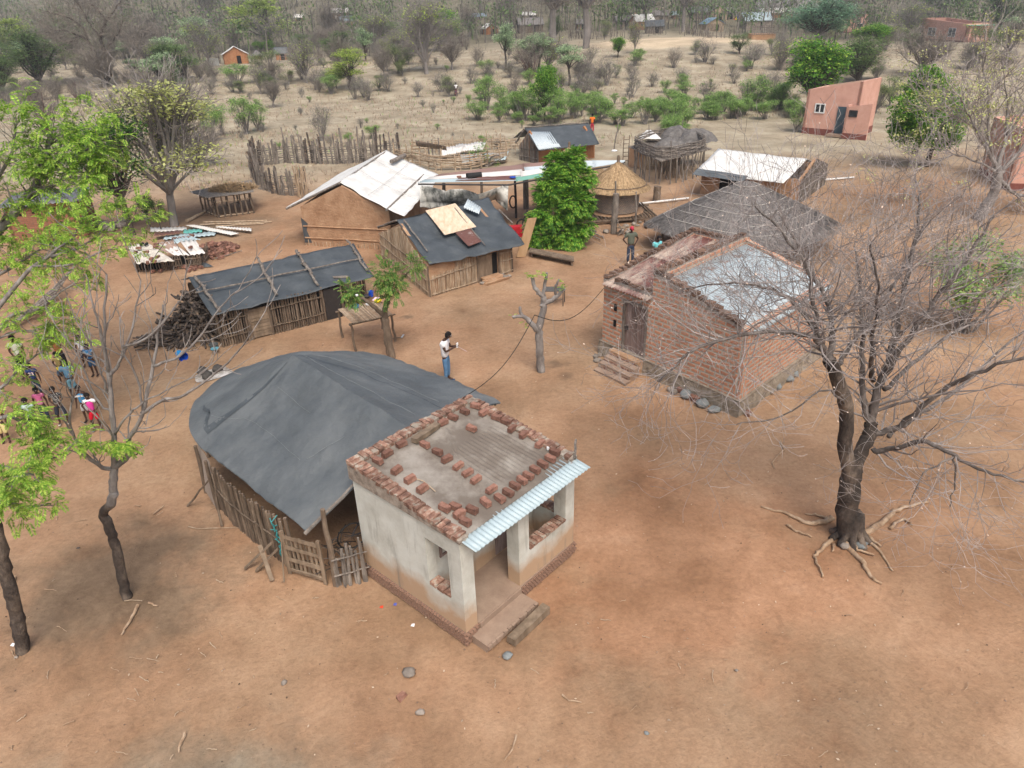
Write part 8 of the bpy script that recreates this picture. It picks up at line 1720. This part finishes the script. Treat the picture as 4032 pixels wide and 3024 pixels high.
def striped(name, a, b, sc_=30):
    m, nt, bs = new_mat(name); c = coords(nt, 'Object'); wv = nt.nodes.new('ShaderNodeTexWave'); wv.wave_type = 'BANDS'; wv.bands_direction = 'Z'; wv.inputs['Scale'].default_value = sc_ / 6.28 * 1.0; wv.inputs['Distortion'].default_value = .3; nt.links.new(c, wv.inputs[0])
    nt.links.new(ramp(nt, wv.outputs[0], [(.45, a), (.55, b)]), bs.inputs['Base Color']); bs.inputs['Roughness'].default_value = .9; return m
def printed(name, cs, scale=22):
    m, nt, bs = new_mat(name); v = nt.nodes.new('ShaderNodeTexVoronoi'); v.inputs['Scale'].default_value = scale; nt.links.new(coords(nt, 'Object'), v.inputs[0])
    sp = nt.nodes.new('ShaderNodeSeparateColor'); nt.links.new(v.outputs['Color'], sp.inputs[0]); nt.links.new(ramp(nt, sp.outputs[0], [(i / len(cs), c) for i, c in enumerate(cs)], 'CONSTANT'), bs.inputs['Base Color']); bs.inputs['Roughness'].default_value = .9; return m
JEAN = cloth('blue_jeans', (.09, .19, .33), .25); DJEAN = cloth('dark_jeans', (.035, .05, .085), .2); BLK = cloth('black_trousers', (.018, .018, .022)); WSH = cloth('white_shirt', (.80, .80, .82), .04)
def text(body, size, loc, rot, parent, mat, name='print'):
    c = bpy.data.curves.new(name, 'FONT'); c.body = body; c.size = size; c.align_x = 'CENTER'; c.extrude = .0015; c.offset = .004; c.materials.append(mat)
    t = bpy.data.objects.new(name, c); me = bpy.data.meshes.new_from_object(t); me.name = name; bpy.data.objects.remove(t); o = bpy.data.objects.new(name, me); col.objects.link(o); o.parent = parent; o.location = loc; o.rotation_euler = rot; return o
# man in the middle, looking down at what he holds
r, hd_, S = person(1762, 1500, 1.74, math.radians(72), 'man in white polo shirt and blue jeans looking down at a small device', WSH, JEAN, 'phone', 1.0, .6, bow=.75, feet=cloth('blue_shoe', (.05, .09, .16)), wide=1.45, shirtlen=.03)
rm = Matrix.Rotation(r.rotation_euler.z, 4, 'Z'); wp_ = r.location + rm @ ((hd_[0] + hd_[1]) / 2)
m = MB(); fwd = rm @ V((0, -1, 0)); sd_ = rm @ V((1, 0, 0)); m.box(wp_ + Z1 * .02 + fwd * .01, sd_ * .09, fwd * .03, Z1 * .15, .004); thing(m, 'phone', WHT, 'small white device held in both hands by the man in the white polo', 'device')
m = MB(); m.tube([wp_ - Z1 * .02, wp_ + fwd * .32 - Z1 * .16], .006, 5); thing(m, 'rod', flat('pinkish_rod', (.45, .36, .38), .4), 'thin rod held pointing down by the man in the white polo', 'rod')
m = MB()
for s in (-1, 1): c = S(s * .024, .075, .995); m.tube([c + V((-.02, 0, 0)), c + V((.02, 0, 0))], .014, 6)
m.tube([S(-.05, -.0, .985), S(-.045, .07, .99), S(.045, .07, .99), S(.05, -.0, .985)], .005, 4); m.build('sunglasses', RUBBER, r)
# two men near the brick house
person(2480, 1040, 1.76, math.radians(8), 'man in olive green polo and red cap standing with hands on hips', cloth('olive_polo', (.115, .13, .10)), DJEAN, 'hips', 1.0, .6, cap=flat('red_cap', (.42, .03, .06)), wide=1.22, feet=RUBBER, stance=.055)
person(2580, 1075, 1.70, math.radians(25), 'man in pale turquoise shirt, head bowed, half hidden behind the brick house', cloth('turquoise_shirt', (.16, .55, .58)), DJEAN, 'front', 1.0, .6, bow=.5, wide=1.1)
# far people
person(1797, 378, 1.62, math.radians(10), 'distant woman in white top and patterned wrap walking in the dry field', WSH, printed('wrap_print', [(.08, .05, .07), (.3, .12, .10), (.14, .10, .18)], 12), 'front', 1.0, .5, stride=.04)
person(2331, 524, 1.66, math.radians(170), 'person in bright orange shirt and red trousers seen from behind beyond the black-roofed hut', cloth('orange_shirt', (.85, .20, .03)), cloth('red_trousers', (.40, .02, .05)), 'down', 1.0, .6)
# the children
KS = [
 (109, 1490, 1.60, .15, 'tallest figure at far left, cream shirt, black trousers, tray on head', cloth('cream_shirt', (.55, .58, .47), .15), BLK, 'front', 1.0, .6, {}),
 (262, 1470, 1.56, .25, 'youth in rust orange T-shirt and black trousers with both hands behind the head', cloth('rust_shirt', (.33, .13, .055)), BLK, 'head', .9, .5, dict(feet=RUBBER)),
 (345, 1443, 1.18, .2, 'child in white T-shirt standing behind the boy in patterned blue', WSH, DJEAN, 'down', .5, .5, dict(head=1.15)),
 (378, 1476, 1.14, .1, 'boy in patterned blue shirt and blue shorts with arms crossed', printed('blue_print', [(.03, .15, .38), (.06, .24, .48), (.30, .42, .55)], 16), cloth('blue_shorts', (.03, .09, .19)), 'crossed', .5, .5, dict(head=1.2, feet=RUBBER)),
 (258, 1506, 1.12, .35, 'boy in yellow and black striped shirt holding a yellow box', striped('striped_shirt', (.03, .025, .03), (.55, .42, .14), 110), cloth('denim_shorts', (.06, .09, .14)), 'front', .55, .5, dict(head=1.2, feet=flat('tan_sandal', (.5, .25, .12)), stance=.09)),
 (300, 1565, 1.34, .5, 'child in light blue denim shirt and matching shorts turning sideways', cloth('light_denim', (.16, .33, .50), .15), cloth('light_denim_shorts', (.18, .36, .45), .15), 'back', .55, .6, dict(head=1.1)),
 (160, 1560, 1.18, .3, 'boy in navy T-shirt printed with the number 23', cloth('navy_shirt', (.025, .045, .14)), DJEAN, 'down', .9, .5, dict(head=1.15)),
 (190, 1665, 1.20, .3, 'child in blotched pink shirt and jeans behind the leaves', printed('pink_camo', [(.62, .14, .32), (.75, .30, .45), (.40, .10, .20)], 12), DJEAN, 'down', .9, .5, dict(head=1.15)),
 (150, 1712, 1.22, .3, 'child in pale mint shirt, black trousers and pink shoes at lower left of the group', cloth('mint_shirt', (.38, .50, .46), .15), BLK, 'front', .95, .5, dict(head=1.15, feet=flat('pink_shoe', (.55, .15, .22)))),
 (255, 1665, 1.22, .35, 'boy in black flowered shirt and dark shorts with hands clasped', printed('black_floral', [(.02, .02, .025), (.03, .03, .035), (.02, .02, .02), (.25, .24, .22)], 26), cloth('dark_shorts', (.03, .035, .05)), 'front', .6, .5, dict(head=1.15, feet=flat('white_sandal', (.5, .48, .42)), stance=.08)),
 (352, 1655, 1.18, .2, 'child in blue sleeveless lettered top standing behind the child in magenta', cloth('bright_blue_top', (.05, .25, .50)), cloth('pale_shorts', (.4, .42, .42)), 'down', .5, .0, dict(head=1.15, feet=RUBBER)),
 (388, 1690, 1.20, .2, 'smiling child in magenta and white shirt and red shorts, nearest of the group', cloth('magenta_shirt', (.62, .05, .30)), cloth('red_shorts', (.55, .01, .03)), 'hips', .5, .0, dict(head=1.2, feet=flat('grey_sandal', (.18, .19, .18)), stance=.07)),
 (30, 1740, 1.25, .2, 'child in yellow and white dress mostly hidden by leaves at the left edge', printed('yellow_dress', [(.70, .62, .20), (.75, .72, .55), (.6, .5, .12)], 7), cloth('yellow_skirt', (.62, .55, .25)), 'down', .6, .5, dict(head=1.15))]
KP = []
for (x, y, H, f, lb, sh, pt, ar, pl, sl_, kw) in KS:
    KP.append(person(x, y, H, f, lb, sh, pt, ar, pl, sl_, **kw))
# printed number, letters, collar and yoke
r, hd_, S = KP[6]; text('23', .15, S(0, .072, .665), (PI / 2, 0, 0), r, flat('print_white', (.75, .62, .6)), 'number_print')
r, hd_, S = KP[10]; text('MERELL', .075, S(0, .073, .72), (PI / 2, 0, 0), r, WHITEP, 'letter_print')
r, hd_, S = KP[11]
H = 1.20
skinmesh('sleeves', [S(0, 0, .80), S(-.098, 0, .805), S(-.145, -.02, .74), S(.098, 0, .805), S(.145, -.02, .74), S(0, 0, .835)], [(0, 1), (1, 2), (0, 3), (3, 4), (0, 5)], [(.082 * H, .061 * H), .048 * H, .045 * H, .048 * H, .045 * H, .042 * H], WSH, r)
r, hd_, S = KP[4]; rm = Matrix.Rotation(r.rotation_euler.z, 4, 'Z'); p = r.location + rm @ (hd_[1] + V((.02, -.03, -.02)))
m = MB(); m.box(p, V((.14, .03, 0)), V((-.02, .06, 0)), Z1 * .09, .008); m.box(p + Z1 * .05, V((.15, .03, 0)), V((-.02, .07, 0)), Z1 * .012, .003); thing(m, 'yellow_box', YEL, 'bright yellow box held by the boy in the striped shirt', 'box')
r, hd_, S = KP[0]; p = r.location + V((0, 0, 1.60 * 1.0)); m = MB(); m.tube([p, p + Z1 * .05], [.10, .16], 14); thing(m, 'tray', CHAR, 'dark shallow tray balanced on the head of the tallest figure at far left', 'tray')
